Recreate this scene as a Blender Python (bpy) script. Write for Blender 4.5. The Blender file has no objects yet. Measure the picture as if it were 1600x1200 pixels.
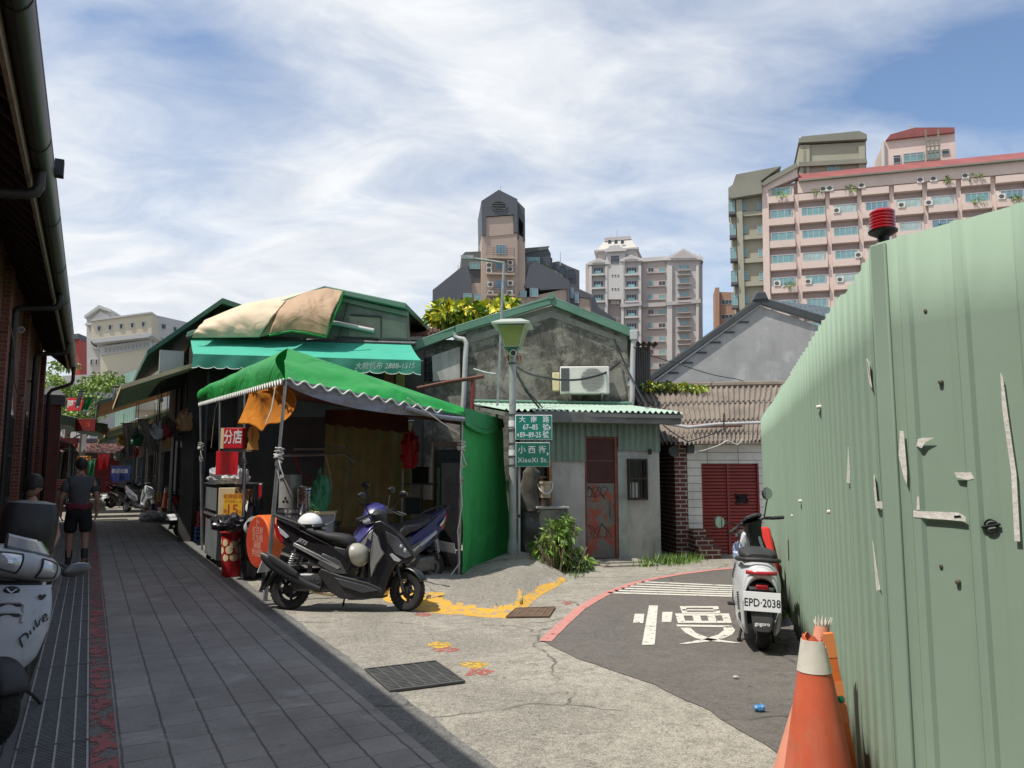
import bpy, bmesh, math, random
from mathutils import Vector, Matrix, noise as mnoise
R = math.radians
sc = bpy.context.scene
COL = sc.collection
random.seed(7)
# ------------------------------------------------------------------ camera model (photo is 1600 x 1200)
CAMZ = 1.55
PIT = R(6.42)
cp, sp = math.cos(PIT), math.sin(PIT)
def ray(px, py):
    u = (px - 800) / 1200; v = (600 - py) / 1200
    return Vector((u, cp - v * sp, sp + v * cp))
def W(px, py, Y):
    d = ray(px, py); return Vector((0, 0, CAMZ)) + d * (Y / d.y)
def G(px, py, z=0.0):
    d = ray(px, py); return Vector((0, 0, CAMZ)) + d * ((z - CAMZ) / d.z)
TH = R(28.66)                       # the alley runs this far left of the view axis
cth, sth = math.cos(TH), math.sin(TH)
def A(b, a, z=0.0):                  # alley frame: b across (right), a along
    return Vector((b * cth - a * sth, b * sth + a * cth, z))
cam = bpy.data.cameras.new('camera'); co = bpy.data.objects.new('camera', cam); COL.objects.link(co)
cam.sensor_width = 36; cam.lens = 27; cam.clip_end = 3000; cam.clip_start = 0.05
co.location = (0, 0, CAMZ); co.rotation_euler = (math.pi / 2 + PIT, 0, 0)
sc.camera = co
# ------------------------------------------------------------------ materials
def nd(nt, t, **kw):
    n = nt.nodes.new(t)
    for k, v in kw.items():
        if k.startswith('i_'): n.inputs[k[2:].replace('_', ' ')].default_value = v
        else: setattr(n, k, v)
    return n
def rgb(c): return (c[0], c[1], c[2], 1)
def newmat(name):
    m = bpy.data.materials.new(name); m.use_nodes = True
    nt = m.node_tree; nt.nodes.clear()
    out = nd(nt, 'ShaderNodeOutputMaterial'); b = nd(nt, 'ShaderNodeBsdfPrincipled')
    nt.links.new(b.outputs[0], out.inputs[0])
    return m, nt, b
def coords(nt, scale=(1, 1, 1), rot=(0, 0, 0)):
    tc = nd(nt, 'ShaderNodeTexCoord'); mp = nd(nt, 'ShaderNodeMapping')
    mp.inputs['Scale'].default_value = scale; mp.inputs['Rotation'].default_value = rot
    nt.links.new(tc.outputs['Object'], mp.inputs[0]); return mp.outputs[0]
def noise(nt, vec, scale, detail=4, rough=.55, dist=0):
    n = nd(nt, 'ShaderNodeTexNoise'); n.inputs['Scale'].default_value = scale
    n.inputs['Detail'].default_value = detail; n.inputs['Roughness'].default_value = rough
    n.inputs['Distortion'].default_value = dist
    nt.links.new(vec, n.inputs['Vector']); return n.outputs['Fac']
def ramp(nt, fac, a, b, c0=(0, 0, 0), c1=(1, 1, 1)):
    r = nd(nt, 'ShaderNodeValToRGB'); r.color_ramp.elements[0].position = a; r.color_ramp.elements[1].position = b
    r.color_ramp.elements[0].color = rgb(c0); r.color_ramp.elements[1].color = rgb(c1)
    nt.links.new(fac, r.inputs[0]); return r.outputs[0]
def mix(nt, fac, a, b, mode='MIX'):
    m = nd(nt, 'ShaderNodeMix', data_type='RGBA', blend_type=mode)
    def put(s, v):
        if hasattr(v, 'node'): nt.links.new(v, s)
        elif isinstance(v, (int, float)): s.default_value = v
        else: s.default_value = rgb(v)
    put(m.inputs[0], fac); put(m.inputs[6], a); put(m.inputs[7], b); return m.outputs[2]
def bump(nt, b, h, strength=.3, dist=.01):
    n = nd(nt, 'ShaderNodeBump'); n.inputs['Strength'].default_value = strength; n.inputs['Distance'].default_value = dist
    nt.links.new(h, n.inputs['Height']); nt.links.new(n.outputs[0], b.inputs['Normal'])
def mth2(nt, op, a, b):
    n = nd(nt, 'ShaderNodeMath', operation=op)
    for i, q in enumerate((a, b)):
        if hasattr(q, 'node'): nt.links.new(q, n.inputs[i])
        else: n.inputs[i].default_value = q
    return n.outputs[0]
def sc3(c, k): return (min(1, c[0] * k), min(1, c[1] * k), min(1, c[2] * k))
MATS = {}
def M(name, col, rough=.6, metal=0, var=.12, scale=5, bmp=0, bscale=60, dirt=None, streak=None, coat=0, spec=.5, trans=0, alpha=1):
    """col varied by noise; dirt=(colour, amount, scale) patchy; streak=(colour, amount, scale) vertical runs"""
    m, nt, b = newmat(name); v = coords(nt)
    n = noise(nt, v, scale)
    c = mix(nt, ramp(nt, n, .3, .7), sc3(col, 1 - var), sc3(col, 1 + var))
    if streak:
        vs = coords(nt, (1, 1, .16))
        s = noise(nt, vs, streak[2] * .8, 7, .7, .5)
        gate = ramp(nt, noise(nt, v, 1.1, 3, .6, .4), .38, .66)
        s2 = mth2(nt, 'MULTIPLY', mth2(nt, 'MULTIPLY', ramp(nt, s, .44, .70), gate), streak[1])
        c = mix(nt, s2, c, streak[0])
    if dirt:
        d = noise(nt, v, dirt[2], 6, .65, .3)
        c = mix(nt, ramp(nt, d, .72 - .4 * dirt[1], .78), c, dirt[0])
    nt.links.new(c, b.inputs['Base Color'])
    b.inputs['Roughness'].default_value = rough; b.inputs['Metallic'].default_value = metal
    b.inputs['Specular IOR Level'].default_value = spec
    if coat: b.inputs['Coat Weight'].default_value = coat; b.inputs['Coat Roughness'].default_value = .08
    if trans: b.inputs['Transmission Weight'].default_value = trans
    if alpha < 1: b.inputs['Alpha'].default_value = alpha
    if bmp: bump(nt, b, noise(nt, v, bscale, 5), bmp, .01)
    MATS[name] = m; return m
def chipped(name, col, under, wear=.5, scale=9, rough=.7, bmp=0, thin=False):
    """paint worn through to what lies beneath, with hard ragged edges (thin: the real surface below shows)"""
    m, nt, b = newmat(name); v = coords(nt)
    d = noise(nt, v, scale, 8, .72, .4)
    f = ramp(nt, d, wear - .02, wear + .02)
    c1 = mix(nt, noise(nt, v, 3), sc3(col, .85), sc3(col, 1.12))
    if thin:
        nt.links.new(mix(nt, ramp(nt, noise(nt, v, 60, 4, .7), .35, .65), sc3(col, .72), c1), b.inputs['Base Color'])
        t = nd(nt, 'ShaderNodeBsdfTransparent'); mx = nd(nt, 'ShaderNodeMixShader'); o = [n for n in nt.nodes if n.type == 'OUTPUT_MATERIAL'][0]
        nt.links.new(f, mx.inputs[0]); nt.links.new(t.outputs[0], mx.inputs[1]); nt.links.new(b.outputs[0], mx.inputs[2]); nt.links.new(mx.outputs[0], o.inputs[0])
    else:
        c2 = mix(nt, noise(nt, v, 30), sc3(under, .75), sc3(under, 1.2)); nt.links.new(mix(nt, f, c2, c1), b.inputs['Base Color'])
    b.inputs['Roughness'].default_value = rough
    if bmp: bump(nt, b, f, bmp, .004)
    return m
# ------------------------------------------------------------------ mesh builder
class MB:
    def __init__(s): s.v = []; s.f = []; s.m = []; s.mi = 0; s.X = Matrix()
    def add(s, vs, fs):
        k = len(s.v); X = s.X
        s.v += [X @ Vector(p) for p in vs]
        s.f += [tuple(i + k for i in f) for f in fs]; s.m += [s.mi] * len(fs)
        return s
    def box(s, x0, x1, y0, y1, z0, z1):
        return s.add([(x0, y0, z0), (x1, y0, z0), (x1, y1, z0), (x0, y1, z0), (x0, y0, z1), (x1, y0, z1), (x1, y1, z1), (x0, y1, z1)],
                     [(0, 3, 2, 1), (4, 5, 6, 7), (0, 1, 5, 4), (1, 2, 6, 5), (2, 3, 7, 6), (3, 0, 4, 7)])
    def cyl(s, p0, p1, r0, r1=None, n=12, cap=True):
        return s.tube([p0, p1], r0, n, cap, [r0, r0 if r1 is None else r1])
    def tube(s, pts, r, n=8, cap=True, radii=None):
        pts = [Vector(p) for p in pts]; vs = []; fs = []; up = None
        for i, p in enumerate(pts):
            t = (pts[min(i + 1, len(pts) - 1)] - pts[max(i - 1, 0)])
            t = t.normalized() if t.length > 1e-9 else Vector((0, 0, 1))
            if up is None:
                up = t.orthogonal().normalized()
            else:
                up = (up - t * up.dot(t)); up = up.normalized() if up.length > 1e-6 else t.orthogonal().normalized()
            q = t.cross(up); rr = radii[i] if radii else r
            for k in range(n):
                an = 2 * math.pi * k / n; vs.append(p + (up * math.cos(an) + q * math.sin(an)) * rr)
        for i in range(len(pts) - 1):
            for k in range(n):
                a = i * n + k; b = i * n + (k + 1) % n; fs.append((a, b, b + n, a + n))
        if cap: fs.append(tuple(range(n))[::-1]); fs.append(tuple((len(pts) - 1) * n + k for k in range(n)))
        return s.add(vs, fs)
    def lathe(s, prof, n=24, axis='z', c=(0, 0, 0), closed=False):
        vs = []; fs = []; m = len(prof)
        for k in range(n):
            an = 2 * math.pi * k / n; ca, sa = math.cos(an), math.sin(an)
            for r, h in prof:
                p = (r * ca, r * sa, h) if axis == 'z' else ((r * ca, h, r * sa) if axis == 'y' else (h, r * ca, r * sa))
                vs.append((p[0] + c[0], p[1] + c[1], p[2] + c[2]))
        for k in range(n):
            k2 = (k + 1) % n
            for j in range(m if closed else m - 1):
                j2 = (j + 1) % m; fs.append((k * m + j, k2 * m + j, k2 * m + j2, k * m + j2))
        return s.add(vs, fs)
    def poly(s, pts): return s.add(pts, [tuple(range(len(pts)))])
    def prism(s, pts, vec):
        n = len(pts); vec = Vector(vec); p = [Vector(q) for q in pts]
        return s.add(p + [q + vec for q in p], [tuple(range(n))[::-1], tuple(range(n, 2 * n))] + [(i, (i + 1) % n, (i + 1) % n + n, i + n) for i in range(n)])
    def wprism(s, prof):
        n = len(prof)
        return s.add([(x, w, z) for x, z, w in prof] + [(x, -w, z) for x, z, w in prof],
                     [tuple(range(n)), tuple(range(n, 2 * n))[::-1]] + [(i, i + n, (i + 1) % n + n, (i + 1) % n) for i in range(n)])
    def grid(s, fn, nu, nv):
        vs = [fn(i / nu, j / nv) for i in range(nu + 1) for j in range(nv + 1)]
        return s.add(vs, [(i * (nv + 1) + j, (i + 1) * (nv + 1) + j, (i + 1) * (nv + 1) + j + 1, i * (nv + 1) + j + 1) for i in range(nu) for j in range(nv)])
    def loft(s, rings, cap=True):
        n = len(rings[0]); vs = [p for r in rings for p in r]
        fs = [(i * n + k, i * n + (k + 1) % n, (i + 1) * n + (k + 1) % n, (i + 1) * n + k) for i in range(len(rings) - 1) for k in range(n)]
        if cap: fs += [tuple(range(n))[::-1], tuple((len(rings) - 1) * n + k for k in range(n))]
        return s.add(vs, fs)
    def xloft(s, st, n=20, e=2.6):
        """stations (x, zc, halfwidth, halfheight) along x, superellipse sections"""
        rings = []
        for x, z, w, h in st:
            r = []
            for k in range(n):
                an = 2 * math.pi * k / n; ca, sa = math.cos(an), math.sin(an)
                r.append((x, math.copysign(abs(ca) ** (2 / e), ca) * w, z + math.copysign(abs(sa) ** (2 / e), sa) * h))
            rings.append(r)
        return s.loft(rings)
    def zloft(s, st, n=20, e=2.6):
        """stations (z, xc, yc, rx, ry)"""
        rings = []
        for z, x, y, rx, ry in st:
            r = []
            for k in range(n):
                an = 2 * math.pi * k / n; ca, sa = math.cos(an), math.sin(an)
                r.append((x + math.copysign(abs(ca) ** (2 / e), ca) * rx, y + math.copysign(abs(sa) ** (2 / e), sa) * ry, z))
            rings.append(r)
        return s.loft(rings)
    def ball(s, c, rx, ry=None, rz=None, n=14):
        ry = rx if ry is None else ry; rz = rx if rz is None else rz; m = max(6, n // 2 + 1)
        prof = [(max(1e-4, math.sin(math.pi * i / m)), -math.cos(math.pi * i / m)) for i in range(m + 1)]
        X = s.X; s.X = X @ Matrix.Translation(Vector(c)) @ Matrix.Diagonal((rx, ry, rz, 1)); s.lathe(prof, n); s.X = X
        return s
    def mesh(s, name, mats, angle=38):
        me = bpy.data.meshes.new(name); me.from_pydata(s.v, [], s.f)
        if not isinstance(mats, (list, tuple)): mats = [mats]
        for m in mats: me.materials.append(m)
        if len(mats) > 1: me.polygons.foreach_set('material_index', s.m)
        bm = bmesh.new(); bm.from_mesh(me); bmesh.ops.remove_doubles(bm, verts=bm.verts, dist=1e-5)
        bmesh.ops.recalc_face_normals(bm, faces=bm.faces); bm.to_mesh(me); bm.free()
        if angle is not None:
            me.polygons.foreach_set('use_smooth', [True] * len(me.polygons)); me.set_sharp_from_angle(angle=R(angle))
        me.update(); return me
    def build(s, name, mats, parent=None, angle=38, bevel=0, seg=2, solid=0, loc=None, rot=None, sub=0, label=None):
        o = bpy.data.objects.new(name, s.mesh(name, mats, angle)); COL.objects.link(o)
        if parent is not None: o.parent = parent
        if loc is not None: o.location = loc
        if rot is not None: o.rotation_euler = rot
        if solid:
            md = o.modifiers.new('solid', 'SOLIDIFY'); md.thickness = solid; md.offset = 0
        if bevel:
            md = o.modifiers.new('bevel', 'BEVEL'); md.width = bevel; md.segments = seg; md.limit_method = 'ANGLE'; md.angle_limit = R(40); md.harden_normals = False
        if sub:
            md = o.modifiers.new('sub', 'SUBSURF'); md.levels = sub; md.render_levels = sub
        if label: o['label'] = label
        return o
def tag(o, label, cat, group=None):
    o['label'] = label; o['category'] = cat
    if group: o['group'] = group
    return o
def struct(o, kind='structure'): o['kind'] = kind; return o
def thing(name, label, cat, loc=(0, 0, 0), rz=0, group=None, rx=0, ry=0):
    o = bpy.data.objects.new(name, None); COL.objects.link(o); o.empty_display_size = .1
    o.location = loc; o.rotation_euler = (rx, ry, rz); tag(o, label, cat, group); return o
def dup(o, parent=None, kids=None):
    c = o.copy(); COL.objects.link(c)
    if parent is not None: c.parent = parent
    for ch in [x for x in COL.objects if x.parent == o]: dup(ch, c)
    return c
class Fac:
    """a vertical facade plane through two ground points; local x along it, y away from the street, z up"""
    def __init__(s, p0, p1):
        s.p = Vector((p0[0], p0[1], 0)); d = Vector((p1[0] - p0[0], p1[1] - p0[1], 0)); s.L = d.length; s.u = d.normalized()
        s.rz = math.atan2(d.y, d.x); s.n = Vector((s.u.y, -s.u.x, 0)); s.loc = (p0[0], p0[1], 0)
    def at(s, px, py, off=0):
        d = ray(px, py); o = Vector((0, 0, CAMZ)); q = s.p + s.n * off
        h = o + d * ((q - o).dot(s.n) / d.dot(s.n)); return ((h - s.p).dot(s.u), h.z)
    def pts(s, pxs, y, off=0):
        return [(lambda q: (q[0], y, q[1]))(s.at(a, b, off)) for a, b in pxs]
    def poly(s, mb, pxs, y0, y1): mb.prism(s.pts(pxs, y0), (0, y1 - y0, 0)); return mb
TXT = {}
def text_mb(mb, string, size, Xf, mi=0, align='CENTER', space=1.0, bold=0.0, shear=0, narrow=1.0):
    """lettering as a flat mesh placed by the matrix Xf (x right, y up)"""
    cu = bpy.data.curves.new('txt', 'FONT'); cu.body = string; cu.size = size; cu.align_x = align; cu.align_y = 'CENTER'
    cu.space_character = space; cu.offset = bold; cu.shear = shear; cu.resolution_u = 3; cu.fill_mode = 'FRONT'
    o = bpy.data.objects.new('txt', cu); COL.objects.link(o); bpy.context.view_layer.update()
    dg = bpy.context.evaluated_depsgraph_get(); me = bpy.data.meshes.new_from_object(o.evaluated_get(dg))
    S = Matrix.Diagonal((narrow, 1, 1, 1)); old = mb.mi; mb.mi = mi
    mb.add([Xf @ S @ v.co for v in me.vertices], [tuple(p.vertices) for p in me.polygons]); mb.mi = old
    bpy.data.objects.remove(o); bpy.data.curves.remove(cu); bpy.data.meshes.remove(me)
def up_plane(x, y, z, n='-y'):
    """matrix that stands lettering up on a wall facing the given local direction"""
    T = Matrix.Translation((x, y, z))
    Rm = {'-y': Matrix(((1, 0, 0), (0, 0, -1), (0, 1, 0))), '+x': Matrix(((0, 0, 1), (1, 0, 0), (0, 1, 0))),
          '-x': Matrix(((0, 0, -1), (-1, 0, 0), (0, 1, 0))), '+y': Matrix(((-1, 0, 0), (0, 0, 1), (0, 1, 0)))}[n]
    return T @ Rm.to_4x4()
def fbm(x, y, z=0, o=4): return mnoise.fractal(Vector((x, y, z)), 1.0, 2.0, o)
# ------------------------------------------------------------------ world and sun
SUN = Vector((-.89 * math.cos(R(63.5)), -.456 * math.cos(R(63.5)), math.sin(R(63.5)))).normalized()
w = bpy.data.worlds.new('World'); sc.world = w; w.use_nodes = True; nt = w.node_tree; nt.nodes.clear()
out = nd(nt, 'ShaderNodeOutputWorld'); bg = nd(nt, 'ShaderNodeBackground'); nt.links.new(bg.outputs[0], out.inputs[0])
sky = nd(nt, 'ShaderNodeTexSky', sky_type='NISHITA', sun_disc=False); sky.sun_elevation = R(64); sky.sun_rotation = math.atan2(SUN.x, SUN.y)
sky.air_density = 1.0; sky.dust_density = .6; sky.ozone_density = 2.0
tc = nd(nt, 'ShaderNodeTexCoord'); sx = nd(nt, 'ShaderNodeSeparateXYZ'); nt.links.new(tc.outputs['Generated'], sx.inputs[0])
def mth(op, a, b=None):
    n = nd(nt, 'ShaderNodeMath', operation=op)
    for i, q in enumerate((a, b)):
        if q is None: continue
        if hasattr(q, 'node'): nt.links.new(q, n.inputs[i])
        else: n.inputs[i].default_value = q
    return n.outputs[0]
zz = mth('ADD', mth('MAXIMUM', sx.outputs[2], 0.0), .22)
cx = nd(nt, 'ShaderNodeCombineXYZ'); nt.links.new(mth('DIVIDE', sx.outputs[0], zz), cx.inputs[0]); nt.links.new(mth('DIVIDE', sx.outputs[1], zz), cx.inputs[1])
mp = nd(nt, 'ShaderNodeMapping'); mp.inputs['Rotation'].default_value = (0, 0, R(-38)); mp.inputs['Scale'].default_value = (.66, 1.05, 1); mp.inputs['Location'].default_value = (12.9, -3.6, 0)
nt.links.new(cx.outputs[0], mp.inputs[0])
n1 = noise(nt, mp.outputs[0], 1.25, 8, .52, .30)
n2 = noise(nt, mp.outputs[0], 5.5, 6, .6, .6)
# more cloud to the left, thinner to the right, a bank low on the left
bias = mth('MULTIPLY', mth('SUBTRACT', .06, sx.outputs[0]), .12)
low = mth('MULTIPLY', mth('MAXIMUM', mth('SUBTRACT', .34, sx.outputs[2]), -.02), .42)
den = mth('ADD', mth('ADD', mth('ADD', n1, mth('MULTIPLY', mth('SUBTRACT', n2, .5), .14)), bias), low)
msk = ramp(nt, den, .36, .61)
shade = ramp(nt, n2, .25, .7, (.54, .58, .65), (.76, .78, .80))
skyc = nd(nt, 'ShaderNodeMix', data_type='RGBA', blend_type='MULTIPLY'); skyc.inputs[0].default_value = 1
nt.links.new(sky.outputs[0], skyc.inputs[6]); skyc.inputs[7].default_value = (.13, .13, .13, 1)
res = mix(nt, msk, skyc.outputs[2], shade)
nt.links.new(res, bg.inputs[0]); bg.inputs[1].default_value = 1.0
sl = bpy.data.lights.new('sun', 'SUN'); sl.energy = 3.7; sl.angle = R(.5); sl.color = (1, .95, .87)
so = bpy.data.objects.new('sun', sl); COL.objects.link(so); so.rotation_euler = (-SUN).to_track_quat('-Z', 'Y').to_euler(); so.location = (-20, -10, 40)
sc.view_settings.view_transform = 'Standard'; sc.view_settings.look = 'None'; sc.view_settings.exposure = 0.34; sc.view_settings.gamma = 1
sc.cycles.max_bounces = 6; sc.cycles.diffuse_bounces = 3; sc.cycles.glossy_bounces = 3; sc.cycles.transparent_max_bounces = 8
sc.cycles.use_denoising = True; sc.cycles.caustics_reflective = False; sc.cycles.caustics_refractive = False
# ------------------------------------------------------------------ ground
def ground_concrete(name, base, dark, crack=1.0):
    m, nt, b = newmat(name); v = coords(nt)
    big = noise(nt, v, .55, 6, .6, .5); fine = noise(nt, v, 26, 6, .8); mid = noise(nt, v, 7, 6, .7, .4); grit = noise(nt, v, 130, 2, .6)
    c = mix(nt, ramp(nt, big, .40, .60), dark, base)
    c = mix(nt, ramp(nt, mid, .42, .68), c, sc3(dark, .78), 'MIX')
    c = mix(nt, ramp(nt, fine, .38, .62), c, mix(nt, .5, c, sc3(base, 1.35)))
    c = mix(nt, ramp(nt, grit, .38, .52), mix(nt, .6, c, (.03, .03, .028)), c)
    spots = ramp(nt, noise(nt, v, 16, 3, .5), .70, .74)
    c = mix(nt, spots, c, sc3(dark, .45))
    if crack:
        vo = nd(nt, 'ShaderNodeTexVoronoi', feature='DISTANCE_TO_EDGE'); vo.inputs['Scale'].default_value = .34
        vv = nd(nt, 'ShaderNodeVectorMath', operation='ADD'); nz = nd(nt, 'ShaderNodeTexNoise'); nz.inputs['Scale'].default_value = 2.2; nz.inputs['Detail'].default_value = 6
        nt.links.new(v, nz.inputs['Vector']); nt.links.new(v, vv.inputs[0]); vs_ = nd(nt, 'ShaderNodeVectorMath', operation='SCALE'); vs_.inputs[3].default_value = .38; nt.links.new(nz.outputs['Color'], vs_.inputs[0]); nt.links.new(vs_.outputs[0], vv.inputs[1]); nt.links.new(vv.outputs[0], vo.inputs['Vector'])
        ck = ramp(nt, vo.outputs[0], .0015, .005, (1, 1, 1), (0, 0, 0))
        brk = ramp(nt, noise(nt, v, .9, 3), .47, .53)
        c = mix(nt, mth2(nt, 'MULTIPLY', ck, brk), c, sc3(dark, .35))
    nt.links.new(c, b.inputs['Base Color']); b.inputs['Roughness'].default_value = .9; b.inputs['Specular IOR Level'].default_value = .3
    bump(nt, b, mix(nt, .5, fine, grit), .5, .006)
    return m
m_conc = ground_concrete('worn_concrete', (.405, .372, .31), (.22, .205, .172))
m_ground = ground_concrete('dusty_ground', (.27, .26, .235), (.20, .19, .17), 0)
m_asph = ground_concrete('asphalt_grey', (.178, .160, .144), (.128, .116, .105), .6)
m_border = ground_concrete('border_concrete', (.21, .205, .19), (.14, .135, .125))
def paving(name, base, w, h, mortar, off=0.0):
    m, nt, b = newmat(name); v0 = coords(nt)
    sp_ = nd(nt, 'ShaderNodeSeparateXYZ'); cb = nd(nt, 'ShaderNodeCombineXYZ'); nt.links.new(v0, sp_.inputs[0])
    nz = noise(nt, v0, 3, 2); nt.links.new(mth2(nt, 'ADD', sp_.outputs[1], mth2(nt, 'MULTIPLY', nz, .012)), cb.inputs[0]); nt.links.new(sp_.outputs[0], cb.inputs[1])
    br = nd(nt, 'ShaderNodeTexBrick'); nt.links.new(cb.outputs[0], br.inputs['Vector']); br.offset = off; br.squash = 1
    br.inputs['Scale'].default_value = 1; br.inputs['Brick Width'].default_value = w; br.inputs['Row Height'].default_value = h
    br.inputs['Mortar Size'].default_value = 0; br.inputs['Bias'].default_value = -.25
    br.inputs['Color1'].default_value = rgb(sc3(base, .90)); br.inputs['Color2'].default_value = rgb(sc3(base, 1.08)); br.inputs['Mortar'].default_value = rgb(base)
    wob = mth2(nt, 'MULTIPLY', mth2(nt, 'SUBTRACT', noise(nt, v0, 5, 4, .7), .5), .022)
    def joint(val, per, wd):
        f = mth2(nt, 'ABSOLUTE', mth2(nt, 'SUBTRACT', mth2(nt, 'FRACT', mth2(nt, 'DIVIDE', mth2(nt, 'ADD', val, wob), per), 0), .5), 0)
        return ramp(nt, f, .5 - wd / per, .5 - wd * .35 / per)
    jl = joint(sp_.outputs[0], h, mortar)
    ja = mth2(nt, 'MULTIPLY', joint(sp_.outputs[1], w, mortar * .7), ramp(nt, noise(nt, v0, 1.6, 3, .5), .38, .60, (.18, .18, .18)))
    jt = mth2(nt, 'MAXIMUM', jl, ja)
    tone = mix(nt, jt, br.outputs['Color'], sc3(base, .30))
    stain = noise(nt, v0, 1.3, 6, .6, .4); sand = noise(nt, v0, 50, 4, .7)
    c = mix(nt, ramp(nt, stain, .35, .68), mix(nt, .38, tone, (.03, .03, .03)), tone)
    ve = noise(nt, v0, 9, 8, .75, 1.2)
    c = mix(nt, ramp(nt, ve, .60, .66), c, sc3(base, .62))
    c = mix(nt, ramp(nt, sand, .35, .65), mix(nt, .2, c, (.02, .02, .02)), c)
    c = mix(nt, ramp(nt, noise(nt, v0, 6, 2, .4), .70, .73), c, sc3(base, .5))
    c = mix(nt, mth2(nt, 'MULTIPLY', ramp(nt, noise(nt, v0, 2.3, 7, .75, .6), .55, .7), .5), c, sc3(base, 1.35))
    nt.links.new(c, b.inputs['Base Color']); b.inputs['Roughness'].default_value = .78
    hgt = mix(nt, jt, sand, (0, 0, 0)); bump(nt, b, hgt, .55, .006)
    return m
m_pave = paving('alley_slabs', (.34, .318, .298), .262, .235, .010)
m_gut = paving('gutter_slabs', (.18, .178, .172), .9, .115, .008)
m_red_old = chipped('worn_red_paint', (.33, .085, .085), (.20, .19, .175), .50, 5, thin=True)
m_redline = chipped('pink_red_road_paint', (.62, .27, .235), (.17, .16, .15), .38, 14, thin=True)
m_white_rd = chipped('road_white', (.72, .69, .60), (.17, .16, .15), .40, 16, thin=True)
m_yel_rd = chipped('yellow_kerb_paint', (.64, .36, .05), (.33, .30, .26), .445, 9, bmp=.6)
m_spray_y = chipped('spray_yellow', (.68, .43, .06), (.36, .33, .28), .47, 20, thin=True)
m_spray_r = chipped('spray_red', (.52, .13, .10), (.36, .33, .28), .50, 22, thin=True)
m_iron = M('cast_iron', (.10, .10, .095), .6, .3, .2, 8, .3, 60, dirt=((.16, .13, .10), .4, 9))
def sheet(name, pts, z, mat, jag=0, rz=0.0, thick=0):
    mb = MB(); P = [Vector((p[0], p[1], 0)) for p in pts]
    if jag:
        Q = []
        for i, p in enumerate(P):
            q = P[(i + 1) % len(P)]; n = max(1, int(min((q - p).length, 12) / .12))
            for k in range(n):
                s = p.lerp(q, k / n); Q.append(s + Vector((fbm(s.x * 2.3, s.y * 2.3, 3), fbm(s.x * 2.3, s.y * 2.3, 9), 0)) * jag)
        P = Q
    if rz:
        Rm = Matrix.Rotation(-rz, 3, 'Z'); P = [Rm @ p for p in P]
    mb.poly([(p.x, p.y, z) for p in P])
    return struct(mb.build(name, mat, rot=(0, 0, rz), angle=None))
sheet('ground', [(700 * math.cos(i * .1309), 700 * math.sin(i * .1309)) for i in range(48)], 0, m_ground)
sheet('concrete_apron', [A(1.5, -5), A(1.5, 16), (-6.5, 17.5), (9, 17.5), (9, -5)], .004, m_conc, rz=.3)
sheet('alley_border', [A(1.72, -5), A(1.93, -5), A(1.97, 8), A(2.15, 30), A(1.72, 30)], .010, m_border, jag=.03, rz=TH)
sheet('alley_paving', [A(.22, -5), A(1.72, -5), A(1.72, 27), A(.22, 27)], .014, m_pave, rz=TH)
sheet('alley_far_paving', [A(-1.0, 27), A(2.6, 27), A(2.6, 90), A(-1.0, 90)], .010, m_conc, rz=TH)
sheet('gutter_paving', [A(-1.7, -5), A(.085, -5), A(.085, 27), A(-1.7, 27)], .008, m_gut, rz=TH)
sheet('kerb_strip', [A(.085, -5), A(.22, -5), A(.22, 27), A(.085, 27)], .012, m_border, rz=TH)
sheet('red_kerb_strip', [A(.085, -5), A(.22, -5), A(.22, 27), A(.085, 27)], .016, m_red_old, rz=TH)
RL = [(848, 1003), (862, 989), (880, 972), (902, 952), (925, 938), (950, 925), (985, 912), (1020, 904), (1060, 897), (1100, 892), (1145, 887.5), (1200, 884), (1260, 882)]
road_edge = [G(*p) for p in RL]
low_edge = [G(*p) for p in [(1262, 1212), (1222, 1188), (1186, 1162), (1150, 1140), (1110, 1112), (1070, 1095), (1020, 1072), (960, 1050), (900, 1030), (862, 1012)]]
sheet('road', road_edge + [Vector((7, 14, 0)), Vector((7, 1, 0)), Vector((2.2, 1.5, 0))] + low_edge, .009, m_asph, jag=.03)
def strip(name, pts, wdt, z, mat, sub=6):
    P = []
    for i in range(len(pts) - 1):
        for k in range(sub): P.append(Vector(pts[i]).lerp(Vector(pts[i + 1]), k / sub))
    P.append(Vector(pts[-1])); mb = MB(); L = []; Rr = []
    for i, p in enumerate(P):
        t = (P[min(i + 1, len(P) - 1)] - P[max(i - 1, 0)]).normalized(); n = Vector((-t.y, t.x, 0)); j = .006 * fbm(p.x * 9, p.y * 9)
        L.append((p.x + n.x * (wdt / 2 + j), p.y + n.y * (wdt / 2 + j), z)); Rr.append((p.x - n.x * (wdt / 2 - j), p.y - n.y * (wdt / 2 - j), z))
    k = len(P); mb.add(L + Rr, [(i, i + 1, k + i + 1, k + i) for i in range(k - 1)])
    return struct(mb.build(name, mat, angle=None))
strip('red_road_line', [G(p[0] + 4, p[1] + 1) for p in RL], .115, .014, m_redline)
mb = MB()
for i in range(6):
    t = i / 5; a0 = G(1003 - 53 * t, 910.5 + 17 * t); a1 = G(1192, 919 + 15.5 * t); n = Vector((0, .055, 0))
    mb.poly([(q.x, q.y, .014) for q in (a0 - n, a1 - n, a1 + n, a0 + n)])
struct(mb.build('white_road_stripes', m_white_rd, angle=None))
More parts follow.
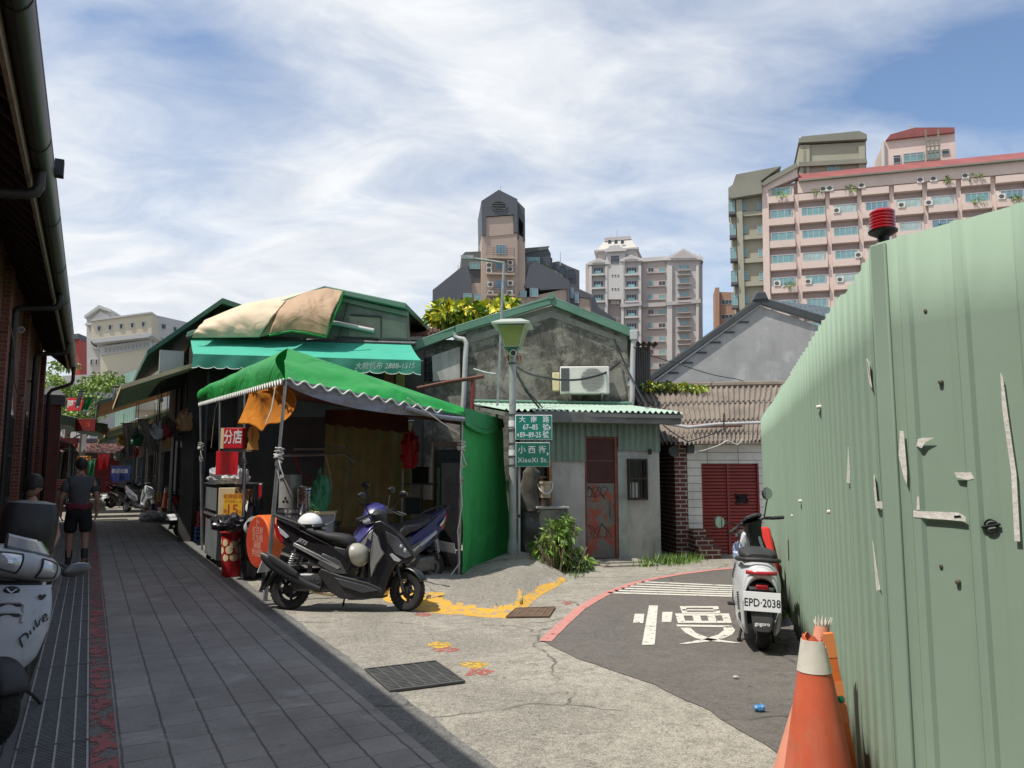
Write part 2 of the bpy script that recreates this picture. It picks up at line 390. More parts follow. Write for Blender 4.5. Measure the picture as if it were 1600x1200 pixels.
# the character painted on the road
mb = MB()
def gq(*pxs): mb.poly([(q.x, q.y, .014) for q in [G(*p) for p in pxs]])
def ring(x0, y0, x1, y1, sk, bw, bh, bars):
    """box outline with uprights, in picture measure, skew sk per pixel of height"""
    f = lambda x, y: (x + sk * (y - y0), y)
    gq(f(x0, y0), f(x1, y0), f(x1, y0 + bh), f(x0, y0 + bh)); gq(f(x0, y1 - bh), f(x1, y1 - bh), f(x1, y1), f(x0, y1))
    for t in bars:
        xa = x0 + (x1 - x0 - bw) * t; gq(f(xa, y0 + bh), f(xa + bw, y0 + bh), f(xa + bw, y1 - bh), f(xa, y1 - bh))
gq((992, 961), (1007, 961), (1005, 976), (989, 975)); gq((1014, 948), (1028, 948), (1023, 1010), (1003, 1010)); gq((1035, 958), (1051, 958), (1049, 974), (1034, 974))
ring(1062, 949, 1122, 961, .35, 9, 2.6, (0, 1)); gq((1066, 954), (1124, 954.3), (1125, 956), (1066, 955.8))
ring(1055, 960.5, 1139, 975.5, .3, 12, 3.4, (0, .36, .68, 1))
gq((1057, 978), (1143, 979.5), (1144, 982.5), (1058, 980.8))
def band(pts, wd):
    for i in range(len(pts) - 1):
        (x0, y0), (x1, y1) = pts[i], pts[i + 1]; a = wd[i]; c = wd[i + 1]
        gq((x0 - a, y0 - .0), (x1 - c, y1), (x1 + c, y1 + .0), (x0 + a, y0))
band([(1137, 981), (1140, 987), (1133, 994), (1115, 1000.5), (1092, 1005), (1066, 1008.5)], [7, 9, 11, 14, 14, 6])
band([(1071, 983), (1079, 991), (1098, 999.5), (1124, 1004), (1152, 1007)], [8, 8, 11, 14, 7])
struct(mb.build('slow_road_lettering', m_white_rd, angle=None))
def blob(name, cx, cy, rx, ry, mat, z=.0065, n=40, seed=0, holes=.35):
    mb = MB(); pts = []
    for k in range(n):
        an = 2 * math.pi * k / n; rr = 1 + holes * fbm(math.cos(an) * 2 + seed, math.sin(an) * 2, seed); q = G(cx + rx * rr * math.cos(an), cy + ry * rr * math.sin(an)); pts.append((q.x, q.y, z))
    mb.poly(pts); return struct(mb.build(name, mat, angle=None))
for i, (x, y, rx, ry) in enumerate([(687, 1009, 19, 5), (741, 1040, 22, 5.5), (742, 1041, 12, 3)]): blob('yellow_spray_mark', x, y, rx, ry, m_spray_y, .0065 + .001 * (i == 2), seed=i)
for i, (x, y, rx, ry) in enumerate([(697, 1016, 22, 4), (752, 1051, 20, 5), (661, 961, 13, 3), (886, 943, 9, 2.5), (735, 1055, 9, 2.5)]): blob('red_spray_mark', x, y, rx, ry, m_spray_r, .0062 + .0003 * i, seed=9 + i)
# ramp with a yellow edge
bot = [(598, 939), (640, 951), (680, 959), (730, 963), (795, 967), (822, 951), (845, 931), (868, 919), (884, 908)]
top = [(606, 928), (650, 920), (700, 906), (740, 896), (775, 888), (806, 884), (838, 886), (862, 891), (880, 898)]
def curve(c, u):
    t = u * (len(c) - 1); i = min(int(t), len(c) - 2); f = t - i
    p0 = c[max(i - 1, 0)]; p1 = c[i]; p2 = c[i + 1]; p3 = c[min(i + 2, len(c) - 1)]
    return tuple(.5 * (2 * p1[k] + (p2[k] - p0[k]) * f + (2 * p0[k] - 5 * p1[k] + 4 * p2[k] - p3[k]) * f * f + (3 * p1[k] - p0[k] - 3 * p2[k] + p3[k]) * f ** 3) for k in (0, 1))
mb = MB(); NU, NV = 110, 26; vs = []
for i in range(NU + 1):
    for j in range(NV + 1):
        u = i / NU; v = j / NV; g0 = G(*curve(bot, u)); g1 = G(*curve(top, u)); p = g0.lerp(g1, v)
        h = .015 * min(1, v * 12) + .24 * (math.sin(min(1, v * 1.15) * math.pi / 2) ** 1.6) * math.sin(math.pi * min(1, .12 + u * .88)) ** .7 * (.75 + .35 * math.cos(u * 9.0))
        h += .012 * fbm(p.x * 5, p.y * 5) * min(1, v * 6)
        vs.append((p.x, p.y, max(.006, h)))
for i in range(NU):
    for j in range(NV):
        u = (i + .5) / NU; v = (j + .5) / NV; e = .15 + .16 * fbm(u * 9, v * 4, 5) + .55 * max(0, 1 - u / .30) ** .6 + (.22 if u > .90 else 0)
        mb.f.append((i * (NV + 1) + j, (i + 1) * (NV + 1) + j, (i + 1) * (NV + 1) + j + 1, i * (NV + 1) + j + 1)); mb.m.append(1 if v < e else 0)
mb.v = [Vector(p) for p in vs]
struct(mb.build('concrete_ramp', [m_conc, m_yel_rd], angle=None))
for p in COL.objects['concrete_ramp'].data.polygons: p.use_smooth = True
# iron drain covers
def grate(label, q, nb, nc, mat=m_iron):
    P = [G(*p) for p in q]; c = sum(P, Vector()) / 4; t = thing('drain_grate', label, 'drain cover', (c.x, c.y, .012))
    B = lambda u, v: (P[0].lerp(P[1], u)).lerp(P[3].lerp(P[2], u), v) - c
    mb = MB()
    def slab(u0, u1, v0, v1, h): mb.prism([B(u0, v0), B(u1, v0), B(u1, v1), B(u0, v1)], (0, 0, h))
    slab(0, 1, 0, .03, .014); slab(0, 1, .97, 1, .014); slab(0, .02, .03, .97, .014); slab(.98, 1, .03, .97, .014)
    mb.build('frame', mat, t, bevel=.002)
    mb = MB()
    for i in range(1, nb): slab(i / nb - .014, i / nb + .014, .031, .969, .012)
    mb.build('bars', mat, t)
    mb = MB()
    for j in range(nc): slab(.021, .979, .035 + .93 * (j + .15) / nc, .035 + .93 * (j + .8) / nc, .008)
    mb.build('slats', mat, t)
    mb = MB(); mb.poly([B(.02, .03) + Vector((0, 0, .001)), B(.98, .03) + Vector((0, 0, .001)), B(.98, .97) + Vector((0, 0, .001)), B(.02, .97) + Vector((0, 0, .001))]); mb.build('pit_shade', M('drain_shade' + label[:3], (.03, .03, .03), .9), t)  # flat near-black sheet paints the shade below the bars
    return t
grate('large grey iron drain grating set in the sunlit concrete', [(569, 1049.5), (681, 1036.5), (727, 1069), (609, 1084.5)], 6, 16)
m_rust = M('rusty_iron', (.20, .13, .085), .8, .1, .25, 6, .3, 60, dirt=((.10, .07, .05), .5, 12))
grate('small rusty drain grating beside the yellow edged ramp', [(806, 953), (868, 951), (858, 966), (790, 967)], 5, 8, m_rust)
# slotted gutter cover along the brick building: panels one metre long
g0 = thing('gutter_grate', 'steel slotted gutter cover panels along the foot of the brick building', 'drain cover', A(.08, 2.2, .010), TH, 'gutter cover panels beside the red painted strip')
mb = MB()
for b0 in (-.008, -.075, -.165, -.26, -.35): mb.box(b0 - .005, b0 + .005, 0, .985, 0, .012)
mb.build('flat_bars', M('gutter_steel', (.30, .31, .31), .5, .5, .2, 20), g0)
mb = MB()
for i in range(38): mb.box(-.35, -.005, .012 + i * .0257, .024 + i * .0257, 0, .008)
mb.box(-.355, -.001, .0, .01, 0, .013); mb.box(-.355, -.001, .975, .985, 0, .0125)
mb.build('cross_bars', M('gutter_dark_steel', (.13, .135, .14), .6, .3, .2, 20), g0)
for i in range(1, 13): c = dup(g0); c.location = A(.08, 2.2 + i, .010)
# ------------------------------------------------------------------ green hoarding on the right
m, nt, b = newmat('hoarding_green'); v = coords(nt); sz_ = nd(nt, 'ShaderNodeSeparateXYZ'); nt.links.new(v, sz_.inputs[0])
c_ = mix(nt, ramp(nt, noise(nt, v, 1.2, 5, .6), .3, .7), (.268, .362, .276), (.298, .395, .305))
c_ = mix(nt, mth2(nt, 'MULTIPLY', ramp(nt, noise(nt, coords(nt, (1, 1, .03)), 6, 7, .7, .2), .56, .70), .35), c_, (.215, .285, .215))
gr_ = mth2(nt, 'MULTIPLY', ramp(nt, mth2(nt, 'ADD', sz_.outputs[2], mth2(nt, 'MULTIPLY', noise(nt, v, 4, 6, .7), .8)), .35, .95, (1, 1, 1), (0, 0, 0)), .6)
c_ = mix(nt, gr_, c_, (.17, .165, .12))
c_ = mix(nt, ramp(nt, noise(nt, v, 22, 5, .75), .735, .75), c_, (.55, .58, .52))
c_ = mix(nt, ramp(nt, noise(nt, coords(nt, (1, 1, .2)), 15, 5, .7), .735, .76), c_, (.16, .09, .05))
c_ = mix(nt, ramp(nt, noise(nt, v, 2.3, 9, .8, .8), .66, .70), c_, (.215, .275, .20))
nt.links.new(c_, b.inputs['Base Color']); b.inputs['Roughness'].default_value = .8; b.inputs['Specular IOR Level'].default_value = .06
bump(nt, b, noise(nt, v, 3.2, 4, .6), .12, .02); m_hoard = m
m_paper = M('torn_paper', (.74, .71, .64), .9, 0, .12, 12, .4, 50)
m_black = M('black_plastic', (.016, .016, .017), .42, 0, .25, 12, .08, 80)
m_screw = M('dull_screw', (.16, .14, .11), .6, .4)
CF = (1.40, 2.86); EF = (4.24, 13.05)
FAR = Fac(EF, CF); NEAR = Fac(CF, (2.75, .60))
def rib(s, pitch=.2, d=.013):
    k = s % pitch
    if k < .075: return 0
    if k < .086: return -d * (k - .075) / .011
    if k < .114: return -d
    if k < .125: return -d * (.125 - k) / .011
    return 0
def rib_panel(F, s0, s1, zt, zb, parent, off=0, bow=0):
    st = [s0]; k = math.floor(s0 / .2) * .2
    while k < s1:
        for q in (.075, .086, .114, .125, .16): 
            if s0 < k + q < s1: st.append(k + q)
        k += .2
    st.append(s1); NZ = 7; mb = MB(); vs = []
    for s in st:
        for j in range(NZ + 1):
            z = zb + (zt - zb) * j / NZ
            vs.append((s, rib(s) + off + .002 * fbm(s * 1.5, z * 1.3, 2) + bow * math.sin(math.pi * j / NZ), z))
    mb.add(vs, [(i * (NZ + 1) + j, (i + 1) * (NZ + 1) + j, (i + 1) * (NZ + 1) + j + 1, i * (NZ + 1) + j + 1) for i in range(len(st) - 1) for j in range(NZ)])
    return mb.build('panel', m_hoard, parent, angle=14, solid=.0016)
fen = thing('metal_fence', 'tall pale green corrugated metal hoarding running along the right side of the lane', 'fence', FAR.loc, FAR.rz)
s = 0; i = 0
while s < FAR.L - .05:
    e = min(FAR.L, s + .8); rib_panel(FAR, s, e + .01, 2.42 + random.uniform(-.016, .016), .03 + random.uniform(-.02, .02), fen, -.003 * (i % 2)); s = e; i += 1
fn = Matrix.Rotation(-FAR.rz, 4, 'Z') @ Matrix.Translation(-Vector(FAR.loc)) @ Matrix.Translation(Vector(NEAR.loc)) @ Matrix.Rotation(NEAR.rz, 4, 'Z')
def near_part(mb, name, mat, **k):
    mb.v = [fn @ p for p in mb.v]; return mb.build(name, mat, fen, **k)
for s0, s1, o in ((-.02, .82, 0), (.80, 1.7, -.004), (1.69, 2.6, 0)):
    p = rib_panel(NEAR, s0 + .02, s1, 2.415, .02, None, o)
    for v in p.data.vertices: v.co = fn @ v.co
    p.parent = fen
mb = MB()
for z in (.35, 1.2, 2.1): mb.box(.05, FAR.L - .05, .03, .07, z - .025, z + .025)
for k in range(6): mb.box(.1 + k * 1.98, .16 + k * 1.98, .071, .13, 0, 2.38)
mb.build('support_frame', m_screw, fen)
mb = MB()
for z in (.36, 1.22, 2.12):
    for k in range(26): mb.lathe([(.001, -.006), (.008, -.005), (.009, 0)], 6, 'y', (.03 + k * .4, 0, z + .01 * math.sin(k * 3.1)))
mb.build('screw_heads', m_screw, fen)['kind'] = 'stuff'
mb = MB()
for z in (.36, 1.22, 2.12):
    for k in range(6): mb.lathe([(.001, -.006), (.006, -.005), (.007, 0)], 8, 'y', (.17 + k * .4, 0, z))
near_part(mb, 'screw_heads', m_screw)['kind'] = 'stuff'
mb = MB()
for z in (.35, 1.2, 2.1): mb.box(.05, 2.5, .03, .07, z - .025, z + .025)
near_part(mb, 'support_frame', m_screw)
mb = MB(); mb.box(-.03, .035, -.012, .03, .02, 2.41); near_part(mb, 'corner_trim', m_hoard, bevel=.006)
def scrap(pxs, name='tape_strip', mat=m_paper, off=.0145):
    mb = MB(); P = NEAR.pts(pxs, -off, off); mb.prism(P, (0, .0012, 0)); near_part(mb, name, mat, angle=None)
scrap([(1406, 673), (1412, 674), (1417, 735), (1417, 758), (1411, 742), (1404, 712)]); scrap([(1563, 582), (1567, 590), (1575, 650), (1588, 740), (1594, 846), (1585, 845), (1580, 740), (1566, 640)])
scrap([(1427, 798), (1497, 801), (1509, 808), (1509, 815), (1480, 812), (1427, 808)]); scrap([(1491, 738), (1517, 738), (1522, 748), (1512, 750), (1495, 746)])
scrap([(1434, 686), (1440, 684), (1459, 684), (1446, 691), (1440, 700), (1432, 697)]); scrap([(1433, 776), (1436, 776), (1437, 797), (1432, 797)])
scrap([(1490, 806), (1500, 805), (1502, 808), (1491, 809)], 'ink_mark', m_black, .016)
def scrapf(pxs):
    mb = MB(); P = FAR.pts(pxs, -.0145, .0145); mb.prism(P, (0, .0012, 0)); mb.build('tape_strip', m_paper, fen, angle=None)
scrapf([(1353, 562), (1355, 560), (1359, 585), (1362, 606), (1358, 598)]); scrapf([(1325, 697), (1328, 740), (1328, 755), (1323, 754)]); scrapf([(1367, 783), (1387, 784), (1388, 795), (1369, 794)])
scrapf([(1363, 742), (1366, 742), (1370, 783), (1367, 783)]); scrapf([(1363, 845), (1368, 880), (1375, 922), (1369, 923)])
scrapf([(1353, 562), (1358, 566), (1360, 600)])
# ring with a bar across
cxy = NEAR.at(1551, 822); mb = MB(); r = .021
pts = [(cxy[0] + r * math.cos(a * .2618), -.008, cxy[1] + r * math.sin(a * .2618)) for a in range(25)]
mb.tube(pts, .0036, 6); mb.tube([(cxy[0] - .029, -.010, cxy[1] - .006), (cxy[0] + .029, -.010, cxy[1] + .008)], .0045, 6); near_part(mb, 'ring_mark', m_black)
for px, py in ((1471, 597), (1498, 909)):
    q = NEAR.at(px, py); mb = MB(); mb.lathe([(.001, -.014), (.007, -.012), (.009, 0)], 10, 'y', (q[0], 0, q[1])); near_part(mb, 'screw', m_screw)
for px, py in ((1283, 636), (1253, 783), (1241, 806), (1300, 800)):
    q = FAR.at(px, py); mb = MB(); mb.lathe([(.001, -.030), (.012, -.026), (.014, 0)], 10, 'y', (q[0], 0, q[1])); mb.build('screw', m_paper, fen)
# red warning beacon on top
m_redlens = M('red_lens', (.55, .012, .02), .12, 0, .08, 8, coat=.6, trans=.25)
b3 = NEAR.at(1383, 372)
bt = thing('warning_beacon', 'red ribbed warning beacon on a black stem at the top of the green hoarding', 'warning light', (1.442, 2.9, 2.405), R(20))
mb = MB(); mb.lathe([(.0, -.06), (.024, -.06), (.024, .012), (.020, .022), (.023, .045), (.052, .062), (.054, .070), (.0, .070)], 28); mb.build('stem', m_black, bt)
mb = MB(); pr = [(.0, .071), (.041, .071)]
for k in range(6):
    z = .072 + k * .0125; pr += [(.0455, z + .002), (.0465, z + .006), (.0455, z + .0098), (.0415, z + .0115)]
pr += [(.040, .148), (.034, .153), (0, .154)]
mb.lathe(pr, 32); mb.build('lens', m_redlens, bt)
# ------------------------------------------------------------------ traffic cones by the hoarding
m_cone = M('cone_orange', (.60, .12, .055), .55, 0, .14, 4, .12, 20, dirt=((.40, .17, .10), .42, 5), streak=((.72, .34, .24), .75, 9))
m_coneP = M('cone_faded', (.72, .30, .20), .6, 0, .12, 5)
m_cwhite = M('cone_white', (.66, .62, .54), .6, 0, .10, 9, .1, 30, dirt=((.46, .40, .33), .4, 6))
def cone(label, loc, rz, parts=True, hgt=.80, r0=.18, r1=.048, group=None, ry=0, dull=None):
    t = thing('traffic_cone', label, 'traffic cone', loc, rz, group, ry=ry); mo = dull or m_cone
    mb = MB(); mb.box(-.2, .2, -.2, .2, 0, .028); mb.build('base', mo, t, bevel=.012)
    f = lambda z: r0 + (r1 - r0) * z / hgt
    mb = MB(); mb.lathe([(f(.028), .029), (f(.1), .1), (f(hgt * .5), hgt * .5), (f(hgt * .76), hgt * .76), (f(hgt) - .002, hgt), (f(hgt) - .008, hgt), (f(hgt * .76) - .008, hgt * .76), (f(.1) - .01, .1)], 40)
    if parts: mb.v = [Vector((p.x, p.y, p.z - (.035 if p.z > hgt - .02 and p.x > .02 else 0) + (.012 * math.sin(5 * math.atan2(p.y, p.x)) if p.z > hgt - .02 else 0))) for p in mb.v]
    mb.build('body', mo, t)
    a0, a1 = hgt * .815, hgt * .985
    mb = MB(); mb.lathe([(f(a0) + .0025, a0), (f(a1) + .0025, a1), (f(a1) + .0005, a1), (f(a0) + .0005, a0)], 40, closed=True)
    if parts: mb.v = [Vector((p.x, p.y, p.z - (.03 if p.z > hgt * .9 and p.x > .02 else 0) - (.022 if p.z < hgt * .8 and p.x > .0 else 0))) for p in mb.v]
    mb.build('collar', m_cwhite, t); return t
c1 = G(1283, 1293); cone('weathered orange traffic cone with a torn white collar, nearest the camera by the hoarding', (c1.x, c1.y, .01), R(15), group='traffic cones')
c2 = thing('traffic_cone', 'second orange cone with a frayed tip standing behind the torn cone at the hoarding', 'traffic cone', (c1.x + .02, c1.y + .24, .035), R(10), 'traffic cones', ry=R(9.5))
mb = MB(); mb.box(-.21, .21, -.21, .21, 0, .028); mb.build('base', m_coneP, c2, bevel=.012)
mb = MB(); mb.lathe([(.16, .029), (.04, .70), (.034, .78), (.03, .78), (.03, .7)], 32); mb.build('body', m_coneP, c2)
mb = MB()
for k in range(14):
    a = k * .45; mb.prism([(.033 * math.cos(a), .033 * math.sin(a), .775), (.033 * math.cos(a + .5), .033 * math.sin(a + .5), .775), (.042 * math.cos(a + .2), .042 * math.sin(a + .2), .81 + .02 * math.sin(k * 7))], (-.004 * math.cos(a), -.004 * math.sin(a), .002))
mb.build('frayed_tip', m_cwhite, c2)
m_orange = M('orange_plastic', (.78, .20, .045), .45, 0, .10, 6)
m_bright = M('reflective_orange', (.85, .30, .11), .35, 0, .05, 6)
m_green = M('sticker_green', (.02, .20, .11), .5)
pp = thing('marker_post', 'slim flat orange post with a small green sticker leaning behind the torn cone', 'marker post', (c1.x + .215, c1.y + .10, .01), R(-8), ry=R(-7.5))
mb = MB(); mb.box(-.022, .022, -.012, .012, 0, .80); mb.build('post', m_orange, pp, bevel=.004)
for za, zb_ in ((.69, .798), (.40, .58)): mb = MB(); mb.box(-.0235, .0235, -.0135, -.0122, za, zb_); mb.build('reflector', m_bright, pp)
mb = MB(); mb.lathe([(0, -.0145), (.017, -.0145), (.017, -.0137)], 16, 'y', (.004, 0, .505)); mb.build('sticker', m_green, pp)
# ------------------------------------------------------------------ brick building on the left
m, nt, b = newmat('old_red_brick'); v = coords(nt)
s1 = nd(nt, 'ShaderNodeSeparateXYZ'); c1_ = nd(nt, 'ShaderNodeCombineXYZ'); nt.links.new(v, s1.inputs[0])
nt.links.new(mth2(nt, 'ADD', s1.outputs[1], s1.outputs[0]), c1_.inputs[0]); nt.links.new(s1.outputs[2], c1_.inputs[1])
br = nd(nt, 'ShaderNodeTexBrick'); nt.links.new(c1_.outputs[0], br.inputs['Vector'])
for k, q in (('Scale', 1), ('Brick Width', .24), ('Row Height', .075), ('Mortar Size', .006), ('Mortar Smooth', .2)): br.inputs[k].default_value = q
br.inputs['Color1'].default_value = rgb((.30, .085, .05)); br.inputs['Color2'].default_value = rgb((.21, .055, .038)); br.inputs['Mortar'].default_value = rgb((.34, .27, .21))
dr = ramp(nt, noise(nt, v, 1.1, 5, .6), .35, .7)
nt.links.new(mix(nt, dr, mix(nt, .45, br.outputs['Color'], (.05, .03, .025)), br.outputs['Color']), b.inputs['Base Color']); b.inputs['Roughness'].default_value = .85
bump(nt, b, mix(nt, .3, br.outputs['Fac'], noise(nt, v, 60)), -.5, .008); m_brick = m
m_dkwood = M('dark_timber', (.055, .038, .028), .8, 0, .3, 5, .3, 40)
m_wood = M('fascia_timber', (.20, .15, .11), .8, 0, .25, 8, .2, 40)
m_gutm = M('gutter_brown_black', (.022, .021, .021), .45, .3, .25, 4, .1, 20)
m_pipe = M('downpipe_black', (.030, .026, .025), .5, .2, .25, 6)
m_glassdk = M('dark_glass', (.02, .022, .024), .12, 0, .1, 3)
m_rooft = M('grey_roof_tiles', (.07, .075, .08), .7, 0, .2, 6, .4, 14)
lb = thing('brick_building', 'long old red brick market hall with deep dark eaves along the left of the alley', 'building', A(0, 0, 0), TH)
WB = -1.40; AE = 26.5
mb = MB(); mb.box(-2.2, WB, -6, AE, 0, 5.35); mb.build('wall', m_brick, lb)
for a in [x * 4.2 - 2 for x in range(7)] + [AE - .6]:
    mb = MB(); mb.box(WB, WB + .11, a, a + .55, 0, 4.9); mb.box(WB, WB + .16, a - .03, a + .58, 0, .35); mb.build('pilaster', m_brick, lb)
for a in [x * 4.2 + .2 for x in range(6)]:
    mb = MB(); o = [(a, 1.0), (a + 1.1, 1.0), (a + 1.1, 2.6)] + [(a + .55 + .55 * math.cos(t * math.pi / 10), 2.6 + .4 * math.sin(t * math.pi / 10)) for t in range(1, 10)] + [(a, 2.6)]
    mb.prism([(WB - .02, y, z) for y, z in o], (.035, 0, 0)); wn = mb.build('window', m_glassdk, lb)
    mb = MB()
    for z in (1.0, 1.8, 2.55): mb.box(WB + .0155, WB + .045, a + .03, a + 1.07, z, z + .05)
    for y in (a, a + .53, a + 1.04): mb.box(WB + .016, WB + .048, y, y + .06, 1.0, 2.55)
    mb.box(WB + .001, WB + .09, a - .08, a + 1.18, .9, .995)
    mb.build('frame', m_dkwood, wn)
# eave: soffit boards, rafters, fascia, gutter, roof
mb = MB(); mb.prism([(-.70, -6, 4.62), (WB - .3, -6, 5.36), (WB - .3, -6, 5.40), (-.70, -6, 4.66)], (0, AE + 6.5, 0)); mb.build('soffit', m_dkwood, lb)
mb = MB()
for k in range(70):
    a = -5.8 + k * .46
    if a < AE + .3: mb.prism([(-.725, a, 4.50), (WB - .02, a, 5.12), (WB - .02, a, 5.20), (-.725, a, 4.61)], (0, .09, 0))
mb.build('rafters', m_dkwood, lb)
mb = MB(); mb.box(-.73, -.695, -6, AE + .5, 4.50, 4.72); mb.build('fascia', m_wood, lb)
mb = MB()
pr = [(-.605 + .105 * math.cos(math.pi + t * math.pi / 8), 4.74 + .15 * math.sin(math.pi + t * math.pi / 8)) for t in range(9)]
pr = pr + [(-.605 + (x + .605) * .88, 4.745 + (z - 4.74) * .88) for x, z in pr[::-1]]
mb.prism([(x, -6, z) for x, z in pr], (0, AE + 6.4, 0)); gt = mb.build('gutter', m_gutm, lb, angle=30)
for k in range(12):
    mb = MB(); a = -2 + k * 2.6
    pr2 = [(-.605 + .111 * math.cos(math.pi + t * math.pi / 8), 4.74 + .157 * math.sin(math.pi + t * math.pi / 8)) for t in range(9)]
    mb.prism([(x, a, z) for x, z in pr2], (0, .03, 0)); mb.build('strap', m_gutm, gt)
mb = MB(); mb.prism([(-.50, -6, 4.76), (-.50, -6, 4.80), (-1.3, -6, 5.50), (-4.5, -6, 7.4), (-8, -6, 5.4), (-8, -6, 5.3), (-4.5, -6, 7.3), (-1.3, -6, 5.42)], (0, AE + 6.6, 0)); mb.build('roof', m_rooft, lb)
mb = MB(); mb.box(-.51, -.42, 9.35, 9.47, 4.72, 4.90); mb.box(-.54, -.505, 9.38, 9.44, 4.7, 4.83); mb.build('bracket', m_gutm, lb)
for a in (9.0, 15.3, 21.2):
    mb = MB(); x = WB + .14
    P = [(-.61, a, 4.63), (-.61, a, 4.45), (-.64, a, 4.38), (-.70, a, 4.35), (x + .12, a, 4.30), (x + .03, a, 4.27), (x, a, 4.18), (x, a, .15), (x + .03, a, .05)]
    mb.tube(P, .055, 12); pi = mb.build('downpipe', m_pipe, lb)
    for z in (3.6, 2.2, .9): mb = MB(); mb.cyl((x, a, z), (x, a, z + .06), .066); mb.box(x - .16, x, a - .02, a + .02, z + .01, z + .05); mb.build('clamp', m_pipe, pi)
mb = MB(); a = 26.2; mb.tube([(-.58, a, 4.63), (-.58, a, 4.2), (-.61, a, 4.12), (-.73, a, 4.05), (-1.1, a, 3.9), (-1.17, a, 3.8), (-1.17, a, .1)], .05, 12); mb.build('downpipe', m_pipe, lb)
mb = MB(); mb.tube([(WB + .12, 14.6, 4.0), (WB + .2, 14.9, 3.6), (WB + .15, 16, 3.1), (WB + .12, 18, 2.9), (WB + .12, 20, 3.3)], .012, 6); mb.build('cable', m_wood, lb)
m_camw = M('camera_grey', (.45, .45, .43), .4)
ct = thing('security_camera', 'small pale security camera fixed under the eaves of the brick building', 'camera', A(WB + .16, 15.9, 4.05), TH)
mb = MB(); mb.cyl((-.15, 0, .03), (0, 0, 0), .015); mb.build('bracket', m_camw, ct)
mb = MB(); mb.cyl((-.02, .1, -.02), (.06, -.14, -.05), .05, .055, 16); mb.build('body', m_camw, ct)
mb = MB(); mb.lathe([(0, 0), (.045, 0)], 16); mb.v = [Matrix.Translation((.062, -.143, -.0505)) @ (Vector((.08, -.24, -.03)).to_track_quat('Z', 'Y').to_matrix().to_4x4() @ p) for p in mb.v]; mb.build('lens', m_glassdk, ct)
# pier beyond the building
gp = thing('gate_pier', 'dark red square gate pier with a grey capstone past the end of the brick building', 'pier', A(-1.15, 27.6, 0), TH)
mb = MB(); mb.box(-.28, .28, -.28, .28, 0, 3.55); mb.build('shaft', M('dark_red_render', (.13, .045, .04), .8, 0, .2, 3), gp)
mb = MB(); mb.box(-.38, .38, -.38, .38, 3.551, 3.85); mb.loft([[(-.38, -.38, 3.851), (.38, -.38, 3.851), (.38, .38, 3.851), (-.38, .38, 3.851)], [(-.05, -.05, 4.15), (.05, -.05, 4.15), (.05, .05, 4.15), (-.05, .05, 4.15)]]); mb.build('capstone', M('capstone_grey', (.12, .125, .13), .8), gp)
# ------------------------------------------------------------------ cloth, tarpaulins
def cloth(name, col, tr=.25, rough=.55, var=.12, dirt=None, bmp=.15, scale=2.5):
    m = M(name, col, rough, 0, var, scale, bmp, 9, dirt=dirt); nt = m.node_tree
    b = [n for n in nt.nodes if n.type == 'BSDF_PRINCIPLED'][0]; o = [n for n in nt.nodes if n.type == 'OUTPUT_MATERIAL'][0]
    t = nd(nt, 'ShaderNodeBsdfTranslucent'); mx = nd(nt, 'ShaderNodeMixShader'); mx.inputs[0].default_value = tr
    if bmp:
        old = b.inputs['Normal'].links[0].from_node; v_ = coords(nt, (1.0, 1.0, 1.6)); n_ = noise(nt, v_, 1.15, 2, .45, 1.0); n2_ = nd(nt, 'ShaderNodeBump'); n2_.inputs['Strength'].default_value = .22; n2_.inputs['Distance'].default_value = .07
        rid = ramp(nt, mth2(nt, 'ABSOLUTE', mth2(nt, 'SUBTRACT', n_, .5), 0), 0, .16)
        nt.links.new(rid, n2_.inputs['Height']); nt.links.new(old.outputs[0], n2_.inputs['Normal']); nt.links.new(n2_.outputs[0], b.inputs['Normal'])
    t.inputs[0].default_value = rgb(col); nt.links.new(b.outputs[0], mx.inputs[1]); nt.links.new(t.outputs[0], mx.inputs[2]); nt.links.new(mx.outputs[0], o.inputs[0]); return m
m_tarp = cloth('green_tarpaulin', (.012, .285, .045), .10, .5, .14, dirt=((.03, .22, .06), .3, 5))
m_tarp_lit = cloth('green_tarpaulin_lit', (.06, .52, .13), .30, .55, .12, dirt=((.04, .28, .08), .3, 4))  # lighter copy of the tarpaulin green; light on the side curtain is painted in
m_tarpn = cloth('green_net', (.05, .36, .12), .25, .7, .14)
m_lining = cloth('brown_red_lining', (.17, .055, .033), .06, .7, .25)
m_roll = M('grey_rolled_sheet', (.20, .21, .25), .35, 0, .2, 14, .3, 30)
m_wtrim = M('white_trim', (.72, .72, .68), .7, 0, .08, 20)
m_steel = M('galvanised_pole', (.36, .37, .37), .42, .65, .2, 9, dirt=((.22, .19, .16), .3, 10))
m_rope = M('white_rope', (.62, .60, .55), .9, 0, .15, 40, .5, 90)
m_orcl = cloth('orange_cloth', (.72, .27, .02), .35, .8, .16)
m_bred = M('bright_red', (.56, .018, .028), .45, 0, .10, 4)
m_white = M('white_paint', (.74, .74, .72), .5, 0, .05, 8)
m_yel = M('sign_yellow', (.78, .46, .03), .5, 0, .06, 6)
m_ygourd = M('gourd_yellow', (.70, .36, .09), .6, 0, .12, 8)
m_dkred = M('dark_red_ink', (.22, .02, .02), .6)
m_redin = M('red_ink', (.55, .06, .03), .6)
m_cream = M('cream_card', (.70, .58, .34), .7, 0, .1, 6)
m_brown = M('brown_cardboard', (.25, .14, .06), .8, 0, .15, 6)
m_slate = M('slate_board', (.075, .08, .095), .7, 0, .15, 5)
m_dkgrey = M('dark_grey_metal', (.075, .08, .085), .5, .3, .25, 6)
m_cabg = M('cabinet_grey_green', (.16, .18, .18), .5, .1, .2, 4, dirt=((.10, .09, .07), .3, 5))
